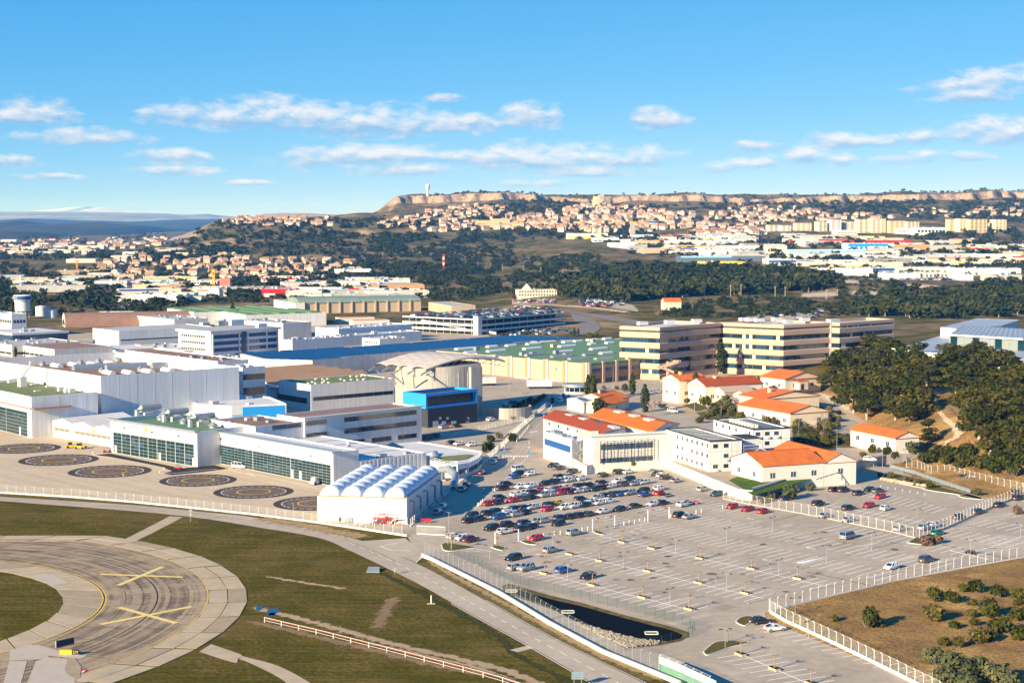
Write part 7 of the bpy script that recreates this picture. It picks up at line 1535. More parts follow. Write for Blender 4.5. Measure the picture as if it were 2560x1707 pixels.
def put(g,h):
    global o
    k=rs.randrange(5); a=rs.uniform(0,6.28); ca,sa=math.cos(a),math.sin(a); v=LV[k]; w=h*rs.uniform(1.0,1.5)
    VV.append(np.stack([g[0]+(ca*v[:,0]-sa*v[:,1])*w,g[1]+(sa*v[:,0]+ca*v[:,1])*w,g[2]-.25*h+v[:,2]*h*1.05],-1)); FF.append(LF[k]+o); o+=len(v)
for i in range(170):
    x=rs.choice([rs.uniform(1085,1300),rs.uniform(1300,2600),rs.uniform(1900,2600)]); Y_=rs.uniform(4190,4290); X_=(x-CX)/F*Y_; put((X_,Y_,zgs(X_,Y_)),rs.uniform(4,8))
for (x,y,h),g in zip(fx,g_):
    if not np.isnan(g[0]): put(g,h)
for _,x,y,wi,h,g in rest: put(g,h)
VV=np.concatenate(VV);FF=np.concatenate(FF)
me=bpy.data.meshes.new('distant_woods'); me.from_pydata(VV.tolist(),[],FF.tolist()); me.materials.append(MT['farpine']); tag(link('distant_woods',me),'dark pine and scrub woods covering the slopes below the plateau','woods',kind='stuff')
# ---------------------------------------------------------------- cars
def car_meshes(kind,Ln,Wd,Ht,belt,gb0,gb1,gr0,gr1,clear=.2):
    "gb0..gb1 greenhouse base along x, gr0..gr1 roof; front is +x"
    w=Wd/2; f=Ln/2; body=MB()
    st=[(-f,.62,.42,.80),(-f+.08,.55,.93,.92),(gb0,.36,.96,belt),((gb0+gb1)/2,.30,1.0,belt),(gb1,.30,1.0,belt-.03),(f-.35,.34,.96,belt-.16 if kind!='van' else belt-.12),(f-.08,.40,.86,belt-.30 if kind!='van' else belt-.3),(f,.48,.62,belt-.42)]
    vs=[]
    for x,zb,k,zt_ in st:
        ww=w*k; vs+=[(x,-ww*.92,zb*.8+clear*.2),(x,-ww,zb+.18),(x,-ww,zt_-.14),(x,-ww*.9,zt_),(x,ww*.9,zt_),(x,ww,zt_-.14),(x,ww,zb+.18),(x,ww*.92,zb*.8+clear*.2)]
    n=8; body.add(vs,[(i*n+j,i*n+(j+1)%n,(i+1)*n+(j+1)%n,(i+1)*n+j) for i in range(len(st)-1) for j in range(n)]+[tuple(range(n)),tuple(range((len(st)-1)*n,len(st)*n))[::-1]])
    wb=w*.86; wr=w*.68 if kind!='van' else w*.82; zr=Ht; zb=belt-.01
    # roof panel and pillars (paint)
    e=.03
    body.add([(gr0-.05,-wr-.02,zr-.06),(gr1+.05,-wr-.02,zr-.06),(gr1+.05,wr+.02,zr-.06),(gr0-.05,wr+.02,zr-.06),(gr0+.1,-wr*.85,zr),(gr1-.15,-wr*.85,zr),(gr1-.15,wr*.85,zr),(gr0+.1,wr*.85,zr)],[(0,1,5,4),(1,2,6,5),(2,3,7,6),(3,0,4,7),(4,5,6,7)])
    for s in (-1,1):
        for a,b in (((gb0,gr0)),((gb1,gr1)),((gb0*.25+gb1*.75-.55,gr0*.3+gr1*.7-.5)),((gb0*.72+gb1*.28,gr0*.72+gr1*.28))):
            body.bar((a,s*(wb+.01),zb),(b,s*(wr+.01),zr-.05),.09,.07)
    glass=MB().add([(gb0,-wb,zb),(gb1,-wb,zb),(gb1,wb,zb),(gb0,wb,zb),(gr0,-wr,zr-.07),(gr1,-wr,zr-.07),(gr1,wr,zr-.07),(gr0,wr,zr-.07)],[(0,1,5,4),(1,2,6,5),(2,3,7,6),(3,0,4,7)])
    return body,glass
CK={'hatchback':(4.1,1.76,1.48,.96,-1.88,1.05,-1.45,.35),'saloon':(4.5,1.8,1.44,.95,-1.55,.95,-1.0,.15),'estate':(4.55,1.8,1.52,.97,-2.15,.95,-1.85,.15),'suv':(4.4,1.84,1.66,1.06,-2.0,1.0,-1.65,.35),'van':(4.9,1.9,1.95,1.15,-2.35,1.75,-2.25,1.0),'coupe':(4.2,1.82,1.36,.92,-1.75,.75,-.75,.05),'mini':(3.6,1.64,1.5,.98,-1.68,1.0,-1.4,.35)}
CM={}
for k,v in CK.items():
    b,g=car_meshes(k,*v); w=v[1]/2; f=v[0]/2; wr_=.32 if k not in('suv','van') else .36
    whe=MB().tube([(0,-.11,0),(0,.11,0)],[wr_,wr_],14); rim=MB().tube([(0,-.125,0),(0,.125,0)],[wr_*.6,wr_*.6],10)
    tw=MB(); tw.v=whe.v+rim.v; tw.f=whe.f+[tuple(i+len(whe.v) for i in q) for q in rim.f]; tw.m=[0]*len(whe.f)+[1]*len(rim.f)
    CM[k]=dict(rim=rim.mesh('rim','steel'),tyre=whe.mesh('car_wheel','tyre'),body=b.mesh('car_body','carpaint'),glass=g.mesh('car_glass','glass'),wheel=tw.mesh('car_wheel',['tyre','steel']),wp=[(sx*v[0]*.31,sy*(w-.1),wr_) for sx in (-1,1) for sy in (-1,1)],
      head=MB().box(-.1,.05,-.2,.2,-.08,.08).mesh('headlight','headlamp'),tail=MB().box(-.04,.06,-.13,.13,-.12,.12).mesh('taillight','taillamp'),
      hp=[(f-.1,s*w*.55,v[3]-.34) for s in (-1,1)],tp=[(-f+.03,s*w*.68,.80) for s in (-1,1)],plate=MB().box(-.02,.02,-.25,.25,-.06,.06).mesh('number_plate','plate'),pp=(-f-.01,0,.66))
    lo=MB(); lo.v=b.v+g.v; lo.f=b.f+[tuple(i+len(b.v) for i in q) for q in g.f]; lo.m=[0]*len(b.f)+[1]*len(g.f)
    for p in CM[k]['wp']:
        o=len(lo.v); q=MB().tube([(p[0],p[1]-.1,p[2]),(p[0],p[1]+.1,p[2])],[wr_,wr_],8); lo.v+=q.v; lo.f+=[tuple(i+o for i in z) for z in q.f]; lo.m+=[2]*len(q.f)
    CM[k]['low']=lo.mesh('parked_car',['carpaint','glass','tyre'])
CC={'K':((.012,.013,.016),'black'),'N':((.012,.02,.045),'dark blue'),'W':((.80,.80,.79),'white'),'S':((.36,.40,.45),'silver'),'B':((.03,.12,.36),'blue'),'R':((.55,.012,.02),'red'),'M':((.12,.01,.03),'maroon'),'Y':((.80,.50,.02),'yellow'),'G':((.07,.075,.085),'dark grey'),'T':((.02,.10,.15),'teal'),'E':((.01,.25,.14),'green'),'V':((.30,.36,.42),'pale blue')}
def car(kind,col,loc,head,label,group):
    d=CM[kind]; t=thing('parked_car',label,'car',loc,R(head),group); c,_=CC[col]; j=crg.uniform(.85,1.15); c=tuple(min(1,x*j) for x in c)
    o=link('body',d['body'],t); o.color=(*c,1); link('windows',d['glass'],t)
    for p in d['wp']: link('rim',d['rim'],link('wheel',d['tyre'],t,p))
    for p in d['hp']: link('headlight',d['head'],t,p)
    for p in d['tp']: link('taillight',d['tail'],t,p)
    link('number_plate',d['plate'],t,d['pp']); return t
crg=random.Random(31)
# (photo crop, area name, heading, list of (x, y, colour[, kind]))
CARS=[(L,'crowded car park',45,[(715,312,'K'),(685,343,'B','hatchback'),(835,315,'W'),(1040,240,'K'),(1095,262,'G'),(1213,296,'K'),(1100,343,'K'),(1182,337,'S'),(1180,374,'W'),(1110,380,'W'),(1040,393,'N'),(965,405,'K'),(1302,358,'W'),(1500,328,'G'),(1645,302,'K','suv'),(1725,297,'W'),(1993,318,'K'),(2040,332,'W'),(2075,348,'K'),(2170,378,'S','coupe'),(610,410,'K'),(745,432,'W'),(830,427,'W'),(575,450,'K'),(1490,400,'N'),(1640,382,'W'),(1735,370,'N'),(1690,414,'G','suv'),(1785,407,'S'),(1870,394,'W','estate'),(1365,418,'K'),(1280,434,'N'),(1555,432,'W'),(1492,442,'M'),(1425,457,'K','suv'),(1340,464,'S'),(1270,474,'W'),(1205,483,'N'),(1122,490,'R','van'),(1150,442,'W'),(1085,457,'M'),(1015,464,'W'),(925,467,'R'),(850,487,'N'),(965,512,'S','suv'),(1045,500,'S'),(785,490,'W'),(705,505,'W'),(2020,450,'W'),(1868,470,'K'),(1880,508,'B'),(2020,497,'R','mini'),(1735,494,'S'),(1660,502,'B'),(1580,512,'G'),(1515,518,'N'),(1445,537,'S'),(1290,550,'K'),(545,535,'K'),(522,582,'N'),(672,560,'R'),(768,545,'G'),(830,530,'N'),(440,592,'R'),(1085,586,'Y','mini'),(1005,602,'K'),(985,642,'R','mini'),(1145,624,'W'),(1235,614,'W'),(1320,604,'N'),(1387,590,'W'),(1460,583,'W'),(1545,568,'W'),(1960,594,'W','saloon'),(2042,583,'N'),(1795,614,'K','saloon'),(1650,642,'K','saloon'),(1505,662,'W','saloon'),(845,624,'W'),(775,632,'N'),(695,639,'N'),(615,652,'W'),(525,662,'K'),(440,680,'K'),(1370,687,'G'),(1285,699,'K'),(1205,712,'K'),(1110,724,'N','estate'),(290,697,'N'),(265,749,'K'),(360,732,'N'),(530,717,'B'),(610,699,'W'),(700,690,'S','suv'),(767,672,'N'),(960,747,'S'),(890,757,'S'),(780,770,'N','estate'),(1085,777,'K'),(625,787,'K','suv'),(470,817,'K','suv'),(840,802,'N'),(750,824,'N'),(590,850,'W'),(130,893,'W'),(205,910,'W'),(280,925,'M'),(880,912,'R','hatchback'),(1230,862,'S','suv'),(2235,600,'W'),(2205,699,'K'),(2290,712,'S','saloon')]),
 (L,'open car park by the basin',45,[(1015,1020,'S','hatchback'),(670,1092,'K'),(690,1180,'S'),(790,1187,'S','suv'),(1130,1207,'B','hatchback'),(1355,1264,'K','hatchback')]),
 (L,'road beside the white fence',78,[(495,205,'W'),(525,172,'W'),(380,305,'M'),(245,417,'G'),(207,459,'S')]),
 (W,'road beside the white fence',78,[(1862,984,'W'),(1818,1034,'S')]),
 (B,'upper car park',45,[(245,762,'S'),(395,817,'T'),(565,954,'R','mini'),(735,980,'R'),(905,1005,'R'),(1145,864,'N'),(1505,922,'K','suv'),(1835,967,'K'),(1675,767,'K'),(1780,772,'K','suv'),(1940,807,'K'),(2060,768,'K'),(2155,780,'G','estate'),(2175,844,'R'),(2050,942,'R'),(2240,972,'W','mini'),(1580,1052,'S'),(1835,1097,'S')]),
 (R2,'far right car park',45,[(1045,1027,'S'),(1310,1017,'S'),(1410,987,'W'),(1670,902,'K'),(1870,847,'G'),(2095,777,'K'),(2290,702,'K'),(2265,645,'K'),(1440,1072,'E','hatchback'),(1325,1354,'G','suv'),(955,1430,'W')]),
 (R2,'upper strip by the pine fence',200,[(1705,490,'K'),(1780,507,'W')]),
 (A,'bays by the fence corner',20,[(740,792,'K','saloon'),(870,857,'W','coupe')]),
 (W,'office yard',45,[(1610,354,'K'),(1725,349,'K','suv'),(1780,337,'K'),(1465,377,'R'),(1950,395,'K'),(2010,405,'W'),(2130,414,'W','suv')]),
 (K1,'shaded street',48,[(1410,977,'G'),(1352,1014,'S'),(1295,1052,'K'),(1235,1107,'K'),(1203,1137,'W'),(770,1207,'S'),(890,1197,'K')]),
 (T,'villa road',-40,[(585,945,'K'),(540,915,'G')]),(T,'yard before the banded office',20,[(470,812,'S'),(530,807,'S')])]
flat=[]
for fn,area,hd,lst in CARS:
    for q in lst:
        x,y,c=q[:3]; k=q[3] if len(q)>3 else crg.choice(['hatchback','hatchback','hatchback','saloon','suv','estate'])
        s=4.2 if fn is R2 else (4.3556 if fn is B else 3.675); p=P(*fn(x,y+10),0); flat.append([fn(x,y)[0],p,c,k,area,hd])
flat.sort(key=lambda a:a[0]); cc={}
for x,p,c,k,area,hd in flat:
    key=(area,c,k); i=cc.get(key,0); cc[key]=i+1
    near=sorted((math.hypot(p[0]-q[1][0],p[1]-q[1][1]),CC[q[2]][1]) for q in flat if q[1]!=p)[0]
    tot=sum(1 for q in flat if (q[4],q[2],q[3])==key)
    lab=f'{CC[c][1]} {k} in the {area}' if area!='road beside the white fence' else f'{CC[c][1]} {k} on the road beside the white fence'
    lab+= (f', {nth(i)} such from left' if tot>1 else (f' next to a {near[1]} car' if near[0]<4 else ''))
    car(k,c,(p[0],p[1],.035),hd+crg.uniform(-2,2)+(180 if crg.random()<.45 and hd==45 else 0),lab,'cars in the '+area if 'road' not in area else 'cars on the road beside the fence')
# single vehicles with their own place
def one(kind,col,fn,x,y,hd,label,z=.03):
    p=P(*fn(x,y),z); car(kind,col,(p[0],p[1],z),hd,label,None)
one('van','V',B,1825,1290,48,'pale blue van alone in the open car park')
one('van','W',L,725,285,45,'white camper van at the top of the crowded car park')
one('van','W',G,2200,625,-25,'white van parked against the glazed hangar')
one('van','W',K1,1842,975,80,'white van waiting on the access road by the hedge')
one('van','W',T,675,995,-35,'white van on the villa road',.03)
one('hatchback','W',B,2065,445,-15,'white hatchback on the road below the white house',TW+.02)
# cars on the roof deck and around the multi-storey car park, drawn as single pieces
fl=[]
ca,sa=math.cos(R(54)),math.sin(R(54))
for r in range(8):
    for i in range(30):
        if crg.random()<.12: continue
        u=4+i*3.2; v=5+r*7.8+(r%2)*-1.5; fl.append((cS[0]+ca*u-sa*v,cS[1]+sa*u+ca*v,9.97,54+90,'roof deck of the car park'))
for i in range(150):
    x,y=crg.uniform(1310,1990),crg.uniform(255,365)
    if y<330-(x-1310)*.13: continue
    p=P(*K1(x,y)); q=(round(p[0]/2.8)*2.8,round(p[1]/5.5)*5.5)
    if any(math.hypot(q[0]-f_[0],q[1]-f_[1])<2.2 for f_ in fl): continue
    fl.append((q[0],q[1],.03,60,'yard beside the car park'))
more=[f_ for i,f_ in enumerate(fl) if i%5>2 and 'roof' in f_[4]]; fl=[f_ for f_ in fl if f_ not in more]; fl.sort(key=lambda f_:px(f_[0],f_[1],f_[2])[0]); cc={}; cols='KKNNWWSSGBRTK'
for X,Y,Z,hd,area in fl:
    c=crg.choice(cols); k=crg.choice(['hatchback','saloon','suv','estate']); key=(area,c,k); i=cc.get(key,0); cc[key]=i+1
    o=tag(link('parked_car',CM[k]['low'],None,(X,Y,Z+.03),R(hd)),f'{CC[c][1]} {k} on the {area}, {nth(i)} such from left' if 'roof' in area else f'{CC[c][1]} {k} in the {area}, {nth(i)} such from left','car','cars at the multi-storey car park'); o.color=(*CC[c][0],1)
# ---------------------------------------------------------------- fences, lamps, planters, signs, people, equipment
def fence(name,label,path,sp,h,m,wires,pm=.1,arm=0,plinth=0,pmat='wallwhite',z=0,mesh=None,wt=.035):
    pm*=.6; wt*=.6
    pts=resample(path,sp); c=pts[len(pts)//2]; t=thing(name,label,'fence',(c[0],c[1],z))
    pmb=MB().box(-pm/2,pm/2,-pm/2,pm/2,0,h)
    if arm: pmb.bar((0,0,h),(arm*.5,-arm*.5,h+abs(arm)*.6),pm)
    me=pmb.mesh('post',m)
    for p in pts: link('post',me,t,(p[0]-c[0],p[1]-c[1],0))
    mb=MB()
    for k in range(wires):
        zz=z+plinth+(h-plinth)*(k+.5)/wires
        for a,b in zip(pts,pts[1:]): mb.bar((*a,zz),(*b,zz),wt,wt)
    if arm:
        for f_ in (.4,.9):
            for a,b in zip(pts,pts[1:]): mb.bar((a[0]+arm*.5*f_,a[1]-arm*.5*f_,z+h+abs(arm)*.6*f_),(b[0]+arm*.5*f_,b[1]-arm*.5*f_,z+h+abs(arm)*.6*f_),wt)
    if mesh:
        st_=resample(path,mesh)
        for a in st_: mb.bar((*a,z+plinth),(*a,z+h-.05),wt*.8)
    o=part('wire_mesh',mb,m,t); o['kind']='stuff'
    if plinth:
        l=offset(path,.14);r_=offset(path,-.14); part('plinth',MB().prism(l+r_[::-1],-.1+z,plinth+z),pmat,t)
    return t
mat('railblue',(.20,.28,.35),.5,.05,1)
FA=[(x,y-.3) for x,y in FENCE_AIR]
fence('perimeter_fence','long white wire fence on a low wall along the apron',FA,2.9,2.4,'fencewhite',8,.11,0,.45,wt=.028)
fence('road_fence','white palisade fence along the road beside the works',[P(1026,1316),P(1075,1272),P(1130,1222),P(1190,1172),P(1247,1127),P(1312,1064)],2.4,2.1,'fencewhite',3,.14,0,.15,mesh=.9,wt=.06)
fence('entrance_fence','white fence rising along the hedge to the guardhouse',[P(*K1(1360,1300)),P(*K1(1530,1180)),P(*K1(1640,1080)),P(*K1(1820,930))],2.6,2.0,'fencewhite',3,.12,0,.2,mesh=1.3,wt=.05)
fence('yard_fence','white fence in front of the charcoal base',[P(*K1(640,1270)),P(*K1(860,1300)),P(*K1(1200,1215)),P(*K1(1480,1150)),P(*K1(1530,1170))],2.4,1.9,'fencewhite',3,.1,0,0,mesh=.5,wt=.05)
fence('carpark_fence','grey wire fence with slanted tops beside the perimeter road',[P(1062,1386),P(1085,1398),P(1250,1472),P(1372,1546),P(1508,1620),P(1655,1683)],2.6,2.5,'fencegrey',9,.09,.5,0,mesh=1.2,wt=.022)
lw=[P(1055,1391),P(1080,1401),P(1250,1486),P(1372,1560),P(1508,1633),P(1700,1712)]
mb=MB().prism(offset(lw,.22)+offset(lw,-.22)[::-1],-.1,.75); solo('low_wall',mb,'wallwhite','long low white concrete wall beside the perimeter road','wall')
fence('basin_fence','dark green mesh fence around the black basin',[P(1125,1382),P(1180,1405),P(1262,1450),P(1370,1476),P(1500,1508),P(1640,1542),P(1722,1566),P(1738,1578),P(1725,1592),P(1660,1612),P(1560,1625)],2.5,1.9,'fencegreen',9,.08,0,0,mesh=.8,wt=.022)
fence('scrub_fence','white fence with slanted posts dividing the open car park from the dry ground',[P(1923,1527),P(2060,1492),P(2240,1451),P(2400,1420),P(2570,1391)],2.55,2.3,'fencewhite',7,.13,.45,.2,wt=.028)
fence('lower_fence','white fence with slanted posts along the lower car park',[P(1925,1531),P(1960,1552),P(2090,1612),P(2250,1690),P(2360,1745)],2.5,2.3,'fencewhite',9,.13,-.45,.55,wt=.032)
fence('upper_fence','white fence with bent posts between open and upper car park',[P(1808,1247),P(1850,1256),P(1920,1268),P(2040,1290),P(2234,1330),P(2296,1346)],2.5,2.3,'fencewhite',8,.13,-.45,.1,wt=.028)
fence('right_fence','white fence on a grey kerb on the right behind parked cars',[P(2298,1346),P(2370,1318),P(2480,1268),P(2560,1236),P(2620,1215)],2.4,2.3,'fencewhite',8,.13,-.45,.3,'concrete',wt=.028)
fence('pine_fence','white fence with forked posts below the pine hill',[P(*R2(1115,372)),P(*R2(1250,400)),P(*R2(1380,455)),P(*R2(1540,440)),P(*R2(1900,540)),P(*R2(2340,640)),P(*R2(2500,680))],2.6,2.6,'fencewhite',7,.14,-.5,.3,z=0,wt=.028)
mat('screengreen',(.13,.27,.20),.8,.1,1)
t=fence('screened_fence','white fence with green screening at the bottom edge',[P(1648,1676),P(1700,1697),P(1790,1740)],2.4,2.6,'fencewhite',5,.09,.5,0)
part('green_screen',MB().prism(offset([P(1648,1676),P(1700,1697),P(1790,1740)],.03)+offset([P(1648,1676),P(1700,1697),P(1790,1740)],-.03)[::-1],.1,1.3),'screengreen',t); part('white_screen',MB().prism(offset([P(1648,1676),P(1700,1697),P(1790,1740)],.03)+offset([P(1648,1676),P(1700,1697),P(1790,1740)],-.03)[::-1],1.303,2.5),'fencewhite',t)
# rail barrier on the grass
bp=resample([P(*U(225,790)),P(*U(720,905)),P(*U(1250,1040)),P(*U(1830,1190)),P(*U(2340,1325)),P(1320,1728)],4.6); c=bp[8]; t=thing('rail_barrier','low white and red rail barrier across the grass','barrier',(c[0],c[1],0))
me=MB().box(-.06,.06,-.06,.06,0,1.0).mesh('post','fencewhite')
for p in bp: link('post',me,t,(p[0]-c[0],p[1]-c[1],0))
for a,b in zip(bp,bp[1:]):
    part('top_rail',MB().bar((*a,.97),(*b,.97),.06,.06),'fencewhite',t); part('red_rail',MB().bar((a[0]+.12,a[1]+.25,.72),(b[0]+.12,b[1]+.25,.72),.05,.06),'redwhite',t); part('lower_rail',MB().bar((*a,.4),(*b,.4),.05,.05),'fencewhite',t)
# sliding gate
g0=P(*W(1625,1235));g1=P(*W(1885,1248)); t=thing('sliding_gate','white sliding gate at the works road','gate',(*g0,0))
part('gate_frame',MB().bar((*g0,.25),(*g1,.25),.12,.2).bar((*g0,2.2),(*g1,2.2),.1,.12),'fencewhite',t)
for k in range(27): p=(g0[0]+(g1[0]-g0[0])*k/26,g0[1]+(g1[1]-g0[1])*k/26); part('gate_bar',MB().bar((*p,.25),(*p,2.2),.05),'fencewhite',t)
# height-limit portals
for i,(a,b,lb) in enumerate((((507,957),(722,928),'left'),((1403,828),(1605,798),'middle'),((1910,748),(2105,718),'right'))):
    p=P(*L(*a));q=P(*L(*b)); t=thing('height_barrier',f'white height-limit portal in the car park, {lb} of three','barrier',(*p,0),0,'height-limit portals')
    for r_ in (p,q): part('post',MB().cyl(r_,.13,0,2.9,10),'fencewhite',t)
    m1=(p[0]+(q[0]-p[0])*.42,p[1]+(q[1]-p[1])*.42); part('beam',MB().bar((*p,2.75),(*m1,2.75),.14,.2),'fencewhite',t); m2=(p[0]+(q[0]-p[0])*.58,p[1]+(q[1]-p[1])*.58); part('beam',MB().bar((*m2,2.75),(*q,2.75),.14,.2),'fencewhite',t)
    for f_ in (.2,.8): r_=(p[0]+(q[0]-p[0])*f_,p[1]+(q[1]-p[1])*f_); part('red_stripe',MB().bar((r_[0]-.3,r_[1]-.2,2.75),(r_[0]+.5,r_[1]+.3,2.75),.16,.22),'red',t)
# bollards
bl=[(L,x,y) for x,y in ((487,478),(502,470),(517,455),(530,425),(345,612),(358,605),(374,590),(390,575),(950,893),(1050,873),(1105,867),(1305,838),(1357,830),(1640,790),(1690,783),(1737,772),(1787,767),(1833,757),(1882,750),(810,918),(2120,712),(580,165),(680,175))]+[(K1,1690+i*14,1110-i*17) for i in range(13)]+[(K1,1440+i*14,1345-i*17) for i in range(9)]+[(B,175,1020),(B,232,1010),(B,465,965),(B,1885,580),(B,1943,552)]
bl=sorted(bl,key=lambda q:q[0](q[1],q[2])[0]); bme=MB().cyl((0,0),.09,0,.95,10).mesh('bollard','fencewhite'); cap=MB().cyl((0,0),.10,.955,1.05,10,0,.05).mesh('bollard_cap','fencewhite')
for i,(fn,x,y) in enumerate(bl):
    p=P(*fn(x,y)); t=thing('bollard',f'white bollard beside the car-park road, {nth(i)} from the left of the picture','bollard',(*p,0),0,'white bollards'); link('shaft',bme,t); link('cap',cap,t)
# lamp posts
lp=[(L,1033,985,880),(L,1567,922,795),(L,458,1097,965),(N,1173,405,262),(N,1687,284,150),(N,2165,166,35),(N,2112,631,482),(A,430,491,345),(A,908,361,215),(A,1345,231,90),(A,1762,121,-30),(A,415,1025,855),(B,510,1334,1175),(B,1005,1214,1060),(B,2088,1402,1245),(R2,1788,1281,1130),(R2,2315,1111,965),(R2,1225,1100,815),(L,82,870,665),(K1,1370,880,625),(K1,1522,1045,895),(K1,1380,1170,1010),(L,1848,795,665),(T,120,780,560),(T,650,790,510),(T,932,610,435),(T,1400,640,460),(T,868,985,825),(T,1112,1050,920),(T,1805,850,690),(T,412,800,640),(B,1707,335,105),(B,1293,170,0),(R2,865,360,75),(R2,1103,290,205),(A,1080+100,940,780),(A,2320,1340,1215),(A,1058,720,570),(W,1307,410,295),(W,490,1080,950)]
lp.sort(key=lambda q:q[0](q[1],q[2])[0])
lm=MB().cyl((0,0),.07,0,1,8,0,.05).mesh('pole','galv'); la=MB().bar((0,0,0),(.9,0,.08),.08).bar((0,0,0),(-.9,0,.08),.08).mesh('arm','galv'); lh=MB().box(-.28,.28,-.14,.14,-.06,.06).mesh('lamp_head','charcoal'); lb_=MB().cyl((0,0),.18,0,.12,10).mesh('base_plate','galv')
for i,(fn,x,yb,yt) in enumerate(lp):
    z=TW if (fn in (T,) and x>640) or (fn is B and yb<400) or (fn is R2 and yb<370) else 0.
    p=P(*fn(x,yb),z); h=max(3.2,zat(*fn(x,yt),p[1])-z); t=thing('lamp_post',f'slim grey lamp post, {nth(i)} from the left of the picture','lamp post',(*p,z),R(rnd.choice([45,-45,20])),'lamp posts'); link('pole',lm,t,(0,0,0),None,(1,1,h)); link('arm',la,t,(0,0,h)); link('base_plate',lb_,t)
    for s in (-1,1): link('lamp_head',lh,t,(s*.95,0,h+.1))
# saplings in concrete planters
sp_=[(N,1195,170,0),(N,1470,230,130),(N,1910,324,215),(N,960,347,240),(N,1400,454,330),(N,1865,569,450),(N,2290,674,530),(A,185,207,95),(A,660,303,190),(A,1085,393,265),(A,175,432,320),(A,600,527,420),(L,1675,942,820),(L,1950,999,900),(A,555,1092,965),(A,868,1227,1080),(A,1205,1360,1215)]
sp_.sort(key=lambda q:q[0](q[1],q[2])[0])
def sap(i):
    r_=random.Random(i); m=MB().tube([(0,0,0),(.02,0,.5),(0,0,.8)],[.05,.04,.03],6); br=[]
    for k in range(6): a=k*1.05+r_.uniform(-.2,.2); e=(.34*math.cos(a),.34*math.sin(a),.8+r_.uniform(.02,.14)); m.tube([(0,0,.77),(e[0]*.5,e[1]*.5,.84),e],[.028,.02,.012],4); 
    for k in range(10): a=r_.uniform(0,6.28); q=r_.uniform(.18,.34); m.tube([(q*math.cos(a),q*math.sin(a),.85),(q*1.25*math.cos(a+.2),q*1.25*math.sin(a+.2),.98)],[.012,.005],3)
    return m.mesh('sapling','twig')
SAP=[sap(i) for i in range(3)]; plm=MB().box(-1.05,1.05,-.5,.5,0,.4).mesh('planter_box','beige'); pls=MB().box(-1.0,1.0,-.42,.42,.40,.46).mesh('soil','shrub')
for i,(fn,x,yb,yt) in enumerate(sp_):
    p=P(*fn(x,yb)); t=thing('planter',f'pale stone planter in the car park, {nth(i)} from the left of the picture','planter',(*p,.02),R(-47 if not (fn is A and yb>900) else -63),'planters of the car park'); link('box',plm,t); link('soil',pls,t)
    if yt:
        h=max(2.6,zat(*fn(x,yt),p[1])); s=thing('sapling',f'leafless pollarded sapling in a planter, {nth(i)} planter from the left','tree',(*p,.4),rnd.uniform(0,6),'saplings in planters',(h,h,h*.95)); link('branches',SAP[i%3],s)
for i,(fn,x,yb,yt,lb) in enumerate(((L,105,1005,860,'pale stake-like sapling on the left grass island'),(L,75,960,850,'second pale sapling on the left grass island'),(L,525,975,880,'sapling on the grass island by the left portal'),(L,815,925,830,'sapling on the grass island by the red hatchback'),(L,1457,840,740,'sapling on the grass island by the middle portal'),(A,435,975,840,'leafless tree on the grass island at the lower car park'))):
    p=P(*fn(x,yb)); h=zat(*fn(x,yt),p[1]); s=thing('sapling',lb,'tree',(*p,.05),i,None,(h,h,h)); link('branches',SAP[i%3],s)
# kerbed islands
mat('dryturf',(.16,.12,.04),.95,.3,.5,world_co=True,fine=.3,col2=(.07,.08,.02))
isl=[(L,[(465,985),(520,965),(605,990),(580,1012),(540,1010)],'grass island by the left portal'),(L,[(735,930),(800,920),(890,950),(880,962),(800,955)],'grass island by the red hatchback'),(L,[(1400,840),(1450,832),(1515,858),(1495,870),(1440,860)],'grass island by the middle portal'),(A,[(510,780),(560,745),(640,735),(700,760),(640,800),(590,825),(525,800)],'grass island beside the dark saloon'),(A,[(210,1060),(300,985),(380,965),(520,960),(640,980),(470,1020),(390,1050),(250,1095)],'long grass island at the lower car park'),(L,[(10,960),(70,945),(330,985),(250,1000),(110,1020),(30,1010)],'grass island behind the white and maroon cars'),(R2,[(1120,1160),(1250,1095),(1420,1080),(1530,1125),(1400,1165),(1250,1178)],'heather island at the fence corner'),(R2,[(1290,600),(1400,560),(1640,620),(1910,690),(1880,705),(1640,655),(1400,620)],'dry bed below the blue rail'),(R2,[(850,500),(930,430),(1250,490),(1400,520),(1330,590),(1000,530)],'planted bed above the boulders'),(R2,[(1660,670),(1760,650),(1910,690),(1880,708),(1720,690)],'dry bed with the round olive')]
for fn,pts,lb in isl:
    pl=pol(fn,pts); pl=smoothpath(pl+[pl[0]],4)[:-1]
    ar=sum(pl[i-1][0]*pl[i][1]-pl[i][0]*pl[i-1][1] for i in range(len(pl)))
    if ar<0: pl=pl[::-1]
    t=thing('kerbed_island',lb+' with pale kerb','traffic island',(*pl[0],0)); ins=inset(pl,.18); n=len(pl)
    part('kerb',MB().add([(x,y,.0) for x,y in pl]+[(x,y,.14) for x,y in pl]+[(x,y,.14) for x,y in ins],[(i,(i+1)%n,n+(i+1)%n,n+i) for i in range(n)]+[(n+i,n+(i+1)%n,2*n+(i+1)%n,2*n+i) for i in range(n)]),'wallwhite',t); part('turf',MB().sheet(ins,.13),'dryturf',t)
for fn,a,b in ((L,(338,1135),(360,1150)),(L,(880,1045),(930,1052)),(L,(1440,965),(1750,900)),(A,(620,620),(960,545)),(A,(1190,500),(1530,430)),(A,(1770,390),(2080,325)),(R2,(1290,1415),(1630,1355)),(R2,(1570,1240),(1980,1335))):
    p=P(*fn(*a));q=P(*fn(*b)); mb=MB().bar((*p,.06),(*q,.06),.25,.14); o=struct('kerb_edge',mb,'concrete')
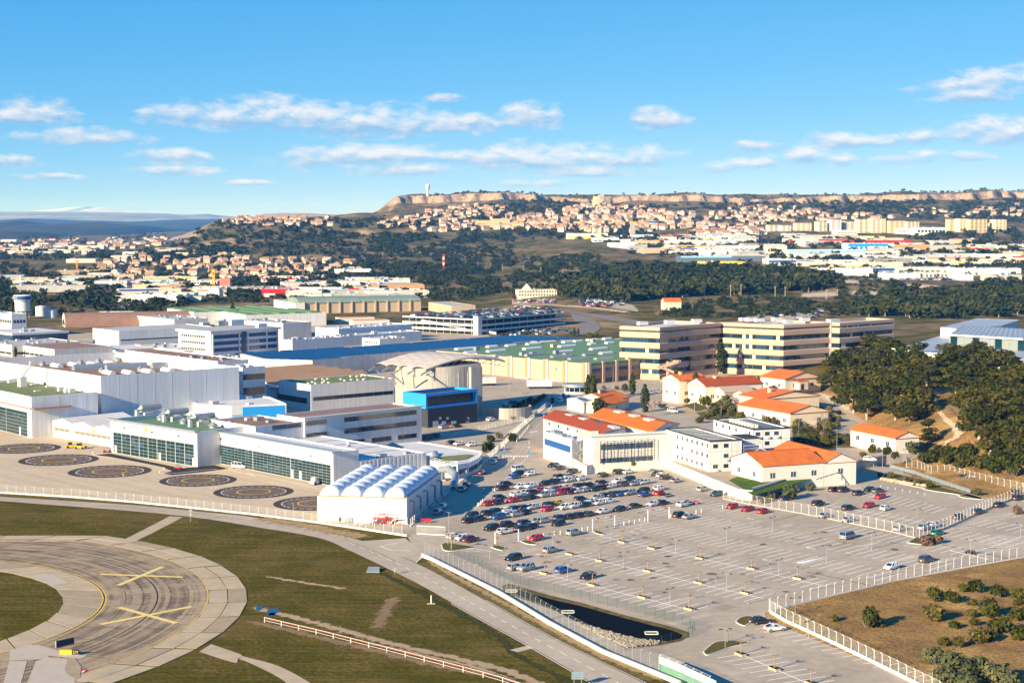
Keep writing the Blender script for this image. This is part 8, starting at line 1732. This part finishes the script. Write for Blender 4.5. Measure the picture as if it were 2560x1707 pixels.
# black-lined basin, riprap bank, covers
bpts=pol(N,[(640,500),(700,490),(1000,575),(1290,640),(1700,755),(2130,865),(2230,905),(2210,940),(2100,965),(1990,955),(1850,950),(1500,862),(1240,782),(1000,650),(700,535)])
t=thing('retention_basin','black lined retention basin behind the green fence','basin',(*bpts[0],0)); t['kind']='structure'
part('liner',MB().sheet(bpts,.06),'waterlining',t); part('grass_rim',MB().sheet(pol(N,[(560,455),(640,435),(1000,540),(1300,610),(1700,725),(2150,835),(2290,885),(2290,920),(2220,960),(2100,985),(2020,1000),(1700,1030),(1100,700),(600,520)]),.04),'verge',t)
rg=random.Random(15); sm=[]
for i in range(3):
    m=MB(); r_=random.Random(i); vs=[(math.cos(a)*math.cos(b)*r_.uniform(.7,1.1),math.sin(a)*math.cos(b)*r_.uniform(.7,1.1),math.sin(b)*r_.uniform(.6,.9)) for b in (-.9,0,.8) for a in [k*1.047 for k in range(6)]]+[(0,0,.8)]
    m.add(vs,[(r*6+k,r*6+(k+1)%6,(r+1)*6+(k+1)%6,(r+1)*6+k) for r in range(2) for k in range(6)]+[(12+k,12+(k+1)%6,18) for k in range(6)]); sm.append(m)
bank=pol(N,[(1220,785),(1500,865),(1850,955),(2025,965),(2020,990),(1720,1025),(1500,930)]); mb=MB(); cnt=0; bx=[p[0] for p in bank];by=[p[1] for p in bank]
while cnt<620:
    x,y=rg.uniform(min(bx),max(bx)),rg.uniform(min(by),max(by))
    if not inpoly(x,y,bank): continue
    s=rg.uniform(.15,.38); m=rg.choice(sm); a=rg.uniform(0,6); mb.add([(x+s*(v[0]*math.cos(a)-v[1]*math.sin(a)),y+s*(v[0]*math.sin(a)+v[1]*math.cos(a)),.1+s*v[2]) for v in m.v],m.f); cnt+=1
part('riprap_bank',mb,'stone',t)['kind']='stuff'
for x,y in ((655,505),(1175,697),(1943,892)):
    p=P(*N(x,y)); mb=MB(); 
    for a,b in (((-1.1,-.9),(1.1,-.9)),((1.1,-.9),(1.1,.9)),((1.1,.9),(-1.1,.9)),((-1.1,.9),(-1.1,-.9))): mb.bar((p[0]+a[0],p[1]+a[1],.12),(p[0]+b[0],p[1]+b[1],.12),.3,.12)
    part('cover_frame',mb,'wallwhite',t)
# boulders below the planted bed
for i,x in enumerate((870,908,948,990,1040,1088,1130,1178,1240,1300)):
    p=P(*R2(x,502+i*8)); m=sm[i%3]; s=rg.uniform(.8,1.1); o=link('boulder',m.mesh('boulder','rock'),None,(*p,.3),i,(s*1.2,s,s*.85)); tag(o,f'cream limestone boulder under the planted bed, {nth(i)} from the left','boulder','boulders under the planted bed')
# blue ramp rail and grey ramp parapet
q=[P(*R2(945,385)),P(*R2(1200,450)),P(*R2(1500,555)),P(*R2(1790,650))]; rs_=resample(q,3); t=thing('ramp_rail','light blue ramp railing beside the upper strip','railing',(*q[0],0))
part('rail_panel',MB().prism(offset(q,.06)+offset(q,-.06)[::-1],.4,1.0),'railblue',t); part('top_rail',MB().prism(offset(q,.08)+offset(q,-.08)[::-1],1.15,1.3),'fencegrey',t)
for p in rs_: part('post',MB().bar((*p,0),(*p,1.3),.12),'fencegrey',t)
q=[P(*B(1480,715),2.),P(*B(1780,620),2.),P(*B(2160,510),2.)]; t=thing('ramp_parapet','grey steel rail along the concrete ramp wall','railing',(*q[0],TW))
part('top_rail',MB().prism(offset(q,.1)+offset(q,-.1)[::-1],TW+1.3,TW+1.5),'fencegrey',t)
for p in resample(q,3.5): part('post',MB().bar((*p,TW),(*p,TW+1.4),.12),'fencegrey',t)
# taxiway signs
p=P(*S(650,1095)); t=thing('taxiway_sign','yellow and black taxiway sign reading D9','sign',(*p,.1),R(6)); t.rotation_euler=(0,0,0)
part('yellow_panel',MB().box(p[0]-1.9,p[0]+.2,p[1],p[1]+.3,.2,1.0),'yellow',t); part('black_panel',MB().box(p[0]+.28,p[0]+1.4,p[1],p[1]+.3,.2,1.0),'black',t)
part('sign_frame',MB().box(p[0]-1.95,p[0]+1.45,p[1]+.05,p[1]+.36,.08,.19),'galv',t)
textmesh('lettering','D9',.72,'yellow',t,(.84,-.03,.5),(R(90),0,0))
for k in range(5): part('faded_mark',MB().box(p[0]-1.7+k*.4,p[0]-1.55+k*.4,p[1]-.02,p[1],.5,.58),'paintyellowpale',t)
a=P(*S(522,1030));b=P(*S(682,995)); t=thing('sign_back','dark back of a taxiway sign turned away','sign',(*a,.1)); d=math.degrees(math.atan2(b[1]-a[1],b[0]-a[0]))
part('panel',MB().prism(rect(a,d,math.hypot(b[0]-a[0],b[1]-a[1]),.3),.2,1.3),'charcoal',t); part('edge_frame',MB().prism(rect(off(a,d,-.12),d,.11,.34),.15,1.36),'galv',t)
for k in range(4): part('leg',MB().prism(rect(off(a,d,.3+k*.95),d,.1,.1),.05,.2),'galv',t)
for fn,x,yb,yt,kind,lb in ((G,1752,1115,995,'diamond','grey backs of two diamond road signs on one pole'),(U,1420,350,285,'tri','grey back of a triangular road sign by the road'),):
    p=P(*fn(x,yb)); h=zat(*fn(x,yt),p[1]); t=thing('road_sign',lb,'sign',(*p,0)); part('pole',MB().cyl(p,.06,0,h,8),'galv',t)
    for k in range(2 if kind=='diamond' else 1): z=h-.5-k*1.0; part('sign_plate',MB().add([(p[0],p[1]-.08,z+.5),(p[0]+.5,p[1]-.08,z),(p[0],p[1]-.08,z-.5),(p[0]-.5,p[1]-.08,z),(p[0],p[1]-.04,z+.5),(p[0]+.5,p[1]-.04,z),(p[0],p[1]-.04,z-.5),(p[0]-.5,p[1]-.04,z)],[(0,3,2,1),(4,5,6,7),(0,1,5,4),(1,2,6,5),(2,3,7,6),(3,0,4,7)]),'galv',t)
p=P(*N(1265,1380)); t=thing('blue_board','blue slatted notice board at the bottom edge','sign',(*p,0))
for s in (-.6,.6): part('leg',MB().bar((p[0]+s,p[1],0),(p[0]+s,p[1],1.2),.1),'galv',t)
for k in range(4): part('board',MB().box(p[0]-1,p[0]+1,p[1],p[1]+.1,1.2+k*.32,1.48+k*.32),'railblue',t)
p=P(*U(1225,325)); t=thing('metal_hatch','grey sloping metal hatch in the grass','hatch',(*p,0)); part('lid',MB().add([(p[0]-1.4,p[1]-1,.2),(p[0]+1.4,p[1]-1,.2),(p[0]+1.2,p[1]+1.4,.8),(p[0]-1.2,p[1]+1.4,.8),(p[0]-1.4,p[1]-1,0),(p[0]+1.4,p[1]-1,0),(p[0]+1.2,p[1]+1.4,0),(p[0]-1.2,p[1]+1.4,0)],[(0,1,2,3),(0,4,5,1),(1,5,6,2),(2,6,7,3),(3,7,4,0)]),'galv',t)
p=P(*U(1757,620)); t=thing('white_post','short white marker post beside the ditch','post',(*p,0)); part('shaft',MB().cyl(p,.12,0,1.7,8),'fencewhite',t); part('foot',MB().prism(rect((p[0]-.8,p[1]-.3),0,1.6,.6),0,.12),'concrete',t)
# raised entrance booms
for i,(x,yb,yt,lb) in enumerate(((592,118,0,'left'),(818,128,0,'right'))):
    p=P(*L(x,yb)); h=zat(*L(x,-8),p[1]); t=thing('entrance_boom',f'raised red and white entrance boom, {lb} of the road','barrier',(*p,0)); part('cabinet',MB().prism(rect((p[0]-.25,p[1]-.25),10,.55,.55),0,1.15),'blue',t)
    for k in range(5): part('boom_section',MB().bar((p[0],p[1],1.15+k*.75),(p[0],p[1],1.88+k*.75),.13),'red' if k%2==0 else 'fencewhite',t)
# tow tractors and equipment on the apron
def tractor(fn,x,y,m,lb,hd,sc=1.):
    p=P(*fn(x,y)); t=thing('tow_tractor',lb,'vehicle',(*p,.05),R(hd),None,(sc,)*3)
    link('chassis',MB().box(-1.7,1.7,-.85,.85,.35,1.05).mesh('chassis',m),t); link('cab',MB().add([(-1.1,-.75,1.05),(.5,-.75,1.05),(.5,.75,1.05),(-1.1,.75,1.05),(-.9,-.65,2.0),(.2,-.65,2.0),(.2,.65,2.0),(-.9,.65,2.0)],[(0,1,5,4),(1,2,6,5),(2,3,7,6),(3,0,4,7),(4,5,6,7)]).mesh('cab','glass' if m!='white' else 'white'),t); link('cab_roof',MB().box(-1.0,.3,-.7,.7,2.0,2.1).mesh('cab_roof',m),t)
    wm=MB().tube([(0,-.15,0),(0,.15,0)],[.42,.42],12).mesh('wheel','tyre')
    for sx in (-1,1):
        for sy in (-.8,.8): link('wheel',wm,t,(sx*1.1,sy,.42))
    link('bumper',MB().box(1.72,1.9,-.8,.8,.4,.7).mesh('bumper','charcoal'),t)
tractor(G,390,335,'yellow','yellow tow tractor by the workshop corner',10); tractor(G,655,440,'yellow','yellow tow tractor, left of the pair on the apron',15); tractor(G,738,448,'yellow','yellow tow tractor, right of the pair on the apron',-10); tractor(W,690,775,'white','white tow tug in front of the glazed hangar',60)
for fn,x,y,m,lb in ((G,985,480,'redwhite','red and white ground cart beside the hangar door'),(G,1635,640,'red','red ground unit at the hangar corner')):
    p=P(*fn(x,y)); t=thing('ground_cart',lb,'equipment',(*p,.06)); part('frame',MB().prism(rect((p[0]-1.1,p[1]-.7),10,2.2,1.4),.35,.8),m,t); part('engine_box',MB().prism(rect((p[0]-.4,p[1]-.5),10,1.2,1),.8,1.7),'galv',t)
    for s in (-.8,.8): part('wheel',MB().tube([(p[0]+s,p[1]-.8,.35),(p[0]+s,p[1]+.8,.35)],[.35,.35],10),'tyre',t)
# access stands and drums in front of the domed shed
for i,(x,y,m,lb) in enumerate(((1160,1150,'fencewhite','white maintenance stand left before the domed shed'),(1290,1140,'red','red and white maintenance stand before the domed shed'),(1400,1135,'red','second red maintenance stand before the domed shed'),(1060,1110,'galv','grey maintenance stand before the domed shed'),(1480,1140,'fencewhite','white folded stand at the shed corner'))):
    p=P(*W(x,y)); t=thing('maintenance_stand',lb,'equipment',(*p,.02)); w_=1.6
    for sx in (-w_,w_):
        for sy in (-.7,.7): part('leg',MB().bar((p[0]+sx,p[1]+sy,0),(p[0]+sx*.8,p[1]+sy,2.2),.12),m,t)
    part('platform',MB().box(p[0]-w_,p[0]+w_,p[1]-.8,p[1]+.8,1.4,1.55),m,t); part('handrail',MB().bar((p[0]-w_*.8,p[1]-.7,2.5),(p[0]+w_*.8,p[1]-.7,2.5),.1).bar((p[0]-w_*.8,p[1]+.7,2.5),(p[0]+w_*.8,p[1]+.7,2.5),.1).bar((p[0]-w_*.8,p[1]-.7,2.5),(p[0]-w_*.8,p[1]+.7,2.5),.1),m,t)
    part('stair',MB().bar((p[0]-w_*1.9,p[1],0),(p[0]-w_,p[1],1.5),.9,.12),'fencewhite',t); part('brace',MB().bar((p[0]-w_,p[1]-.7,.2),(p[0]+w_,p[1]-.7,1.3),.1),m,t)
for i,(x,y,m,lb) in enumerate(((805,1110,'orange','orange drum pair before the domed shed'),(850,1105,'fencegrey','grey drum beside the orange drums'),(940,1115,'charcoal','dark crate before the domed shed'),(1000,1120,'galv','pale metal crate before the domed shed'))):
    p=P(*W(x,y)); t=thing('drum' if i<2 else 'crate',lb,'container',(*p,0))
    if i<2:
        for s in ((-.45,.45) if i==0 else (0,)): part('drum_body',MB().cyl((p[0]+s,p[1]),.42,0,1.25,14),m,t); part('drum_lid',MB().cyl((p[0]+s,p[1]),.45,1.253,1.33,14),'charcoal',t)
    else: part('body',MB().box(p[0]-.9,p[0]+.9,p[1]-.6,p[1]+.6,.15,1.2),m,t); part('skid',MB().box(p[0]-.9,p[0]+.9,p[1]-.5,p[1]+.5,0,.14),'charcoal',t)
for x,y in ((1710,1130),): 
    p=P(*W(x,y)); t=thing('red_trestle','stacked red trestles beside the white fence','trestle',(*p,0)); 
    for k in range(3): part('beam',MB().bar((p[0]-1.3,p[1]+k*.5,.5+k*.2),(p[0]+1.3,p[1]+k*.5,.5+k*.2),.16),'red',t)
    for s in (-1,1): part('leg',MB().bar((p[0]+s,p[1]-.3,0),(p[0]+s,p[1]+1.2,1.),.12),'red',t)
# people
def person(p,hd,top,leg,lb,h=1.78,hold=None):
    t=thing('person',lb,'person',(*p,.03),R(hd)); 
    def body(rings,n=10):
        mb=MB(); vs=[]
        for z,rx,ry,cx,cy in rings: vs+=[(cx+rx*math.cos(2*math.pi*k/n),cy+ry*math.sin(2*math.pi*k/n),z*h) for k in range(n)]
        mb.add(vs,[(i*n+k,i*n+(k+1)%n,(i+1)*n+(k+1)%n,(i+1)*n+k) for i in range(len(rings)-1) for k in range(n)]+[tuple(range(n))[::-1],tuple(range((len(rings)-1)*n,len(rings)*n))]); return mb
    mb=body([(.47,.15,.11,0,0),(.52,.17,.12,0,0),(.60,.15,.11,0,0),(.72,.19,.13,0,0),(.80,.20,.12,0,0),(.83,.12,.09,0,0),(.85,.055,.055,0,0),(.875,.055,.055,0,0),(.89,.075,.085,0,.01),(.94,.085,.10,0,.01),(.985,.065,.08,0,0),(1,.02,.03,0,0)])
    mb.m=[(0 if i<50 else 1) for i in range(len(mb.f))]
    for s in (-1,1):
        mb.tube([(s*.19,0,.80*h),(s*.24,.03,.64*h),(s*.22,.10,.50*h)],[.055,.045,.035],6,0); mb.tube([(s*.22,.10,.50*h),(s*.22,.14,.45*h)],[.04,.03],6,1)
        for q in range(4): mb.tube([(s*.22+(q-1.5)*.018,.14,.455*h),(s*.22+(q-1.5)*.018,.15,.43*h),(s*.22+(q-1.5)*.016,.145,.41*h)],[.009,.009,.007],4,1)
        mb.tube([(s*.19,.13,.465*h),(s*.175,.16,.44*h)],[.01,.008],4,1)
        st_=.16*s; mb.tube([(s*.08,0,.50*h),(s*.09,st_*.7+.04,.28*h),(s*.09,st_-.03,.05*h)],[.09,.07,.05],8,2); mb.tube([(s*.09,st_-.06,.03*h),(s*.09,st_+.16,.02*h)],[.05,.04],6,3)
    link('figure',mb.mesh('figure',[top,'skin',leg,'black'],True),t)
    hm=MB(); vs=[]; 
    for z,r_ in ((.93,.093),(.96,.09),(.99,.07),(1.005,.02)): vs+=[(r_*math.cos(2*math.pi*k/10),-.012+r_*1.1*math.sin(2*math.pi*k/10),z*h) for k in range(10)]
    hm.add(vs,[(i*10+k,i*10+(k+1)%10,(i+1)*10+(k+1)%10,(i+1)*10+k) for i in range(3) for k in range(10)]+[tuple(range(30,40))]); link('hair',hm.mesh('hair','black',True),t)
    return t
mat('skin',(.5,.30,.21),.6,0); mat('denim',(.03,.05,.10),.8,.1,3); mat('coat',(.035,.04,.055),.8,.1,3); mat('hivis',(.55,.75,.03),.6,.05,3)
person(P(*L(405,492)),20,'coat','denim','person in dark coat and jeans walking on the road'); person(P(*K1(1918,930)),190,'hivis','coat','person in a yellow-green vest at the guardhouse')
c=P(*K1(1868,935)); t=thing('blue_cart','blue utility cart beside the person in the vest','vehicle',(*c,0)); part('body',MB().prism(rect((c[0]-.7,c[1]-.9),0,1.4,2),.4,1.4),'blue',t); part('roof',MB().prism(rect((c[0]-.65,c[1]-.7),0,1.3,1.5),1.8,1.9),'white',t); part('cab_glass',MB().prism(rect((c[0]-.6,c[1]-.6),0,1.2,1.3),1.4,1.8),'glass',t)
for s in (-.6,.6):
    for q in (-.5,.8): part('wheel',MB().tube([(c[0]+s-.08,c[1]+q,.3),(c[0]+s+.08,c[1]+q,.3)],[.3,.3],10),'tyre',t)
# motorbike and bicycles
c=P(*B(178,918)); t=thing('motorbike','red and white motorbike beside the white fence gate','motorbike',(*c,.03)); 
for s in (-.65,.65): part('wheel',MB().tube([(c[0]+s,c[1]-.06,.32),(c[0]+s,c[1]+.06,.32)],[.32,.32],14),'tyre',t)
part('body',MB().tube([(c[0]-.7,c[1],.8),(c[0]-.2,c[1],.75),(c[0]+.3,c[1],.9),(c[0]+.6,c[1],.7)],[.1,.2,.22,.1],8),'red',t); part('seat',MB().tube([(c[0]-.8,c[1],.95),(c[0],c[1],.9)],[.1,.14],8),'black',t); part('fork',MB().bar((c[0]+.65,c[1],.3),(c[0]+.45,c[1],1.05),.09).bar((c[0]+.45,c[1]-.3,1.05),(c[0]+.45,c[1]+.3,1.05),.05),'steel',t); part('screen',MB().bar((c[0]+.55,c[1],.95),(c[0]+.45,c[1],1.25),.25,.05),'white',t)
for k in range(3):
    c=P(*R2(1760+k*32,1275+k*4)); t=thing('bicycle',f'dark bicycle parked at the lamp post, {nth(k)} from the left','bicycle',(*c,.03),R(30+k*40),'bicycles at the lamp post')
    for s in (-.5,.5): link('wheel',MB().tube([(0,-.03,0),(0,.03,0)],[.33,.33],14).mesh('wheel','tyre'),t,(s,0,.33))
    link('frame',MB().bar((-.5,0,.33),(-.1,0,.35),.05).bar((-.1,0,.35),(.35,0,.8),.05).bar((-.2,0,.8),(.35,0,.8),.05).bar((-.1,0,.35),(-.2,0,.9),.05).bar((.5,0,.33),(.35,0,.95),.05).bar((-.5,0,.33),(-.2,0,.8),.04).mesh('frame','charcoal'),t); link('saddle',MB().box(-.32,-.08,-.07,.07,.9,.96).mesh('saddle','black'),t); link('handlebar',MB().bar((.35,-.28,.97),(.35,.28,.97),.05).mesh('handlebar','steel'),t)
# utility poles on the slopes
pl=[(D3,1455,890,968),(D3,1752,905,950),(D3,2008,925,1030),(D3,2103,920,1030),(D4,65,940,1055),(D4,157,940,1030),(D4,535,965,1060),(D4,638,965,1050),(D3,905,850,910),(D3,935,860,912),(D2,2155,725,775),(D2,2040,715,770),(D2,1925,710,765),(D2,2265,735,800),(D3,108,745,810),(D3,262,765,830),(D3,467,785,835)]
pl.sort(key=lambda q:q[0](q[1],0)[0])
for i,(fn,x,yt,yb) in enumerate(pl):
    g=PT(*fn(x,yb)); h=max(6,(yb-yt)/3.675*g[1]/F); t=thing('utility_pole',f'pale utility pole on the slope, {nth(i)} from the left','utility pole',g,0,'utility poles on the slopes'); part('pole',MB().cyl(g[:2],.28,g[2]-.5,g[2]+h,8,0,.18),'barkpale',t); part('crossarm',MB().bar((g[0]-1.1,g[1],g[2]+h-.8),(g[0]+1.1,g[1],g[2]+h-.8),.25),'barkpale',t)
# draped roads and car parks of the middle distance
def drape(name,left,right,m,dz=.35,n=26,kk=3,zmin=-9):
    def den(p): return resn([(float(a),float(b)) for a,b in p],n)
    l,r_=den(left),den(right); xs=[];ys=[]
    for j in range(kk+1):
        for a,b in zip(l,r_): xs.append(a[0]+(b[0]-a[0])*j/kk); ys.append(a[1]+(b[1]-a[1])*j/kk)
    g=PTN(xs,ys); g[:,2]=np.maximum(g[:,2]+dz,zmin); soft=m in ('rock','sand','soil'); m=m+'_soft' if soft else m; mb=MB().add([tuple(map(float,v)) for v in g],[(j*n+i,j*n+i+1,(j+1)*n+i+1,(j+1)*n+i) for j in range(kk) for i in range(n-1)]); o=struct(name,mb,m)
    if soft: edged(o.data,[min(1.,2.2*min(j,kk-j)/kk,8*min(i,n-1-i)/n) for j in range(kk+1) for i in range(n)])
    return g
mat('roadfar',(.22,.20,.18),.9,.1,.02,world_co=True,fine=.05)
drape('motorway',[K1(1830,128),K1(2000,150),K1(2352,190),T(0,105),T(330,150),T(700,190)],[K1(1840,140),K1(2000,170),K1(2352,240),T(0,140),T(330,190),T(700,230)],'roadfar')
drape('slip_road',[K1(1930,160),K1(2080,190),K1(2180,240),K1(2215,300),K1(2150,350)],[K1(1960,220),K1(2010,250),K1(2030,290),K1(2020,330),K1(1980,360)],'roadfar',.3)
drape('hotel_road',[D3(0,1110),D3(300,1105),D3(700,1120),D3(1150,1176)],[D3(0,1120),D3(300,1118),D3(700,1150),D3(1100,1200)],'sand',.3,26,4)
g1=drape('field_car_park',[D3(620,1070),D3(800,1075),D3(1100,1110),D3(1160,1160)],[D3(610,1095),D3(760,1120),D3(900,1140),D3(1160,1178)],'asphalt',.4)
drape('hotel_car_park',[D3(0,1068),D3(200,1060),D3(400,1060)],[D3(0,1110),D3(200,1103),D3(400,1100)],'asphalt',.4)
drape('hill_car_park',[T(1340,100),T(1500,70),T(1900,60),T(2040,90)],[T(1360,145),T(1600,150),T(1900,140),T(2060,110)],'asphalt',.4)
drape('estate_road',[D4(850,880),D4(1200,890),D4(1900,905),D4(2352,915)],[D4(850,868),D4(1200,868),D4(1900,885),D4(2352,900)],'roadfar',.5)
drape('earthworks',[D1(0,720),D1(100,705),D1(430,705),D1(640,735)],[D1(0,760),D1(200,760),D1(450,755),D1(720,745)],'soil',.6,26,6)
drape('pond',[D1(0,800),D1(80,802),D1(140,808)],[D1(0,830),D1(80,828),D1(140,825)],'water',.5)
drape('dirt_field',[D1(1540,940),D1(1700,925),D1(2000,930),D1(2200,925)],[D1(1560,985),D1(1800,985),D1(2000,975),D1(2200,960)],'sand',.4,26,6)
drape('pale_cutting',[RR(180,900),RR(300,930),RR(450,1000),RR(520,1060),RR(700,1230),RR(820,1280)],[RR(70,980),RR(160,1050),RR(330,1110),RR(440,1190),RR(430,1270),RR(700,1310)],'rock',.25,20,6,TW+.06)
drape('hill_track',[RR(1400,880),RR(1390,1100),RR(1480,1220),RR(1580,1330),RR(1600,1400),RR(1400,1480)],[RR(1470,900),RR(1470,1080),RR(1560,1190),RR(1700,1290),RR(1740,1370),RR(1500,1510)],'sand',.2,30,4,TW+.08)
drape('red_slope',[RR(1480,980),RR(1560,940),RR(1700,960)],[RR(1520,1100),RR(1640,1230),RR(1770,1300)],'soil',.2,16,5,TW+.05)
for k,(a,b,c_,d_) in enumerate(((D4(620,880),D4(850,890),D4(620,915),D4(850,935)),(D4(1190,920),D4(1640,940),D4(1220,950),D4(1600,985)),(D4(290,1010),D4(700,990),D4(290,1055),D4(650,1050)),(D4(730,980),D4(1200,970),D4(760,1040),D4(1180,1060)))):
    drape('rock_outcrop',[a,((a[0]+b[0])/2,(a[1]+b[1])/2-3),b],[c_,((c_[0]+d_[0])/2,(c_[1]+d_[1])/2+2),d_],'rock',.8,20,6)
# cars in the far car parks: one mass
mb=MB(); rg=random.Random(8); lows=[CM[k]['low'] for k in ('hatchback','saloon','suv')]; LVs=[([tuple(v.co) for v in m.vertices],[tuple(p.vertices) for p in m.polygons],[p.material_index for p in m.polygons]) for m in lows]
fm=[mat('farcar%d'%i,c,.3,0,1,coat=.5) for i,c in enumerate(((.012,.014,.02),(.02,.035,.08),(.75,.75,.74),(.3,.34,.38),(.4,.02,.02)))]+[MT['glass'],MT['tyre']]
spots=[]
for fn,(x0,x1,y0,y1),n in ((D3,(630,1020,1075,1135),70),(D3,(30,400,1066,1098),44),(D3,(0,400,1135,1170),30),(T,(1400,2030,75,140),34),(D4,(930,1880,868,892),60),(D1,(1000,1200,1040,1085),40)):
    for i in range(n): spots.append(fn(rg.uniform(x0,x1),rg.uniform(y0,y1)))
g=PTN([s[0] for s in spots],[s[1] for s in spots])
g=np.concatenate([g,np.array([(f_[0],f_[1],f_[2]-.42) for f_ in more])])
for q in g:
    if np.isnan(q[0]): continue
    v,f_,mi=rg.choice(LVs); a=rg.choice([.3,.35,1.9]); ca,sa=math.cos(a),math.sin(a); o=len(mb.v); ci=rg.choice([0,0,1,1,2,2,3,3,4])
    mb.v+=[(float(q[0])+ca*x-sa*y,float(q[1])+sa*x+ca*y,float(q[2])+.45+z) for x,y,z in v]; mb.f+=[tuple(i+o for i in w) for w in f_]; mb.m+=[ci if m==0 else 4+m for m in mi]
tag(link('distant_cars',mb.mesh('distant_cars',fm)),'small parked cars in the far car parks','cars',kind='stuff')
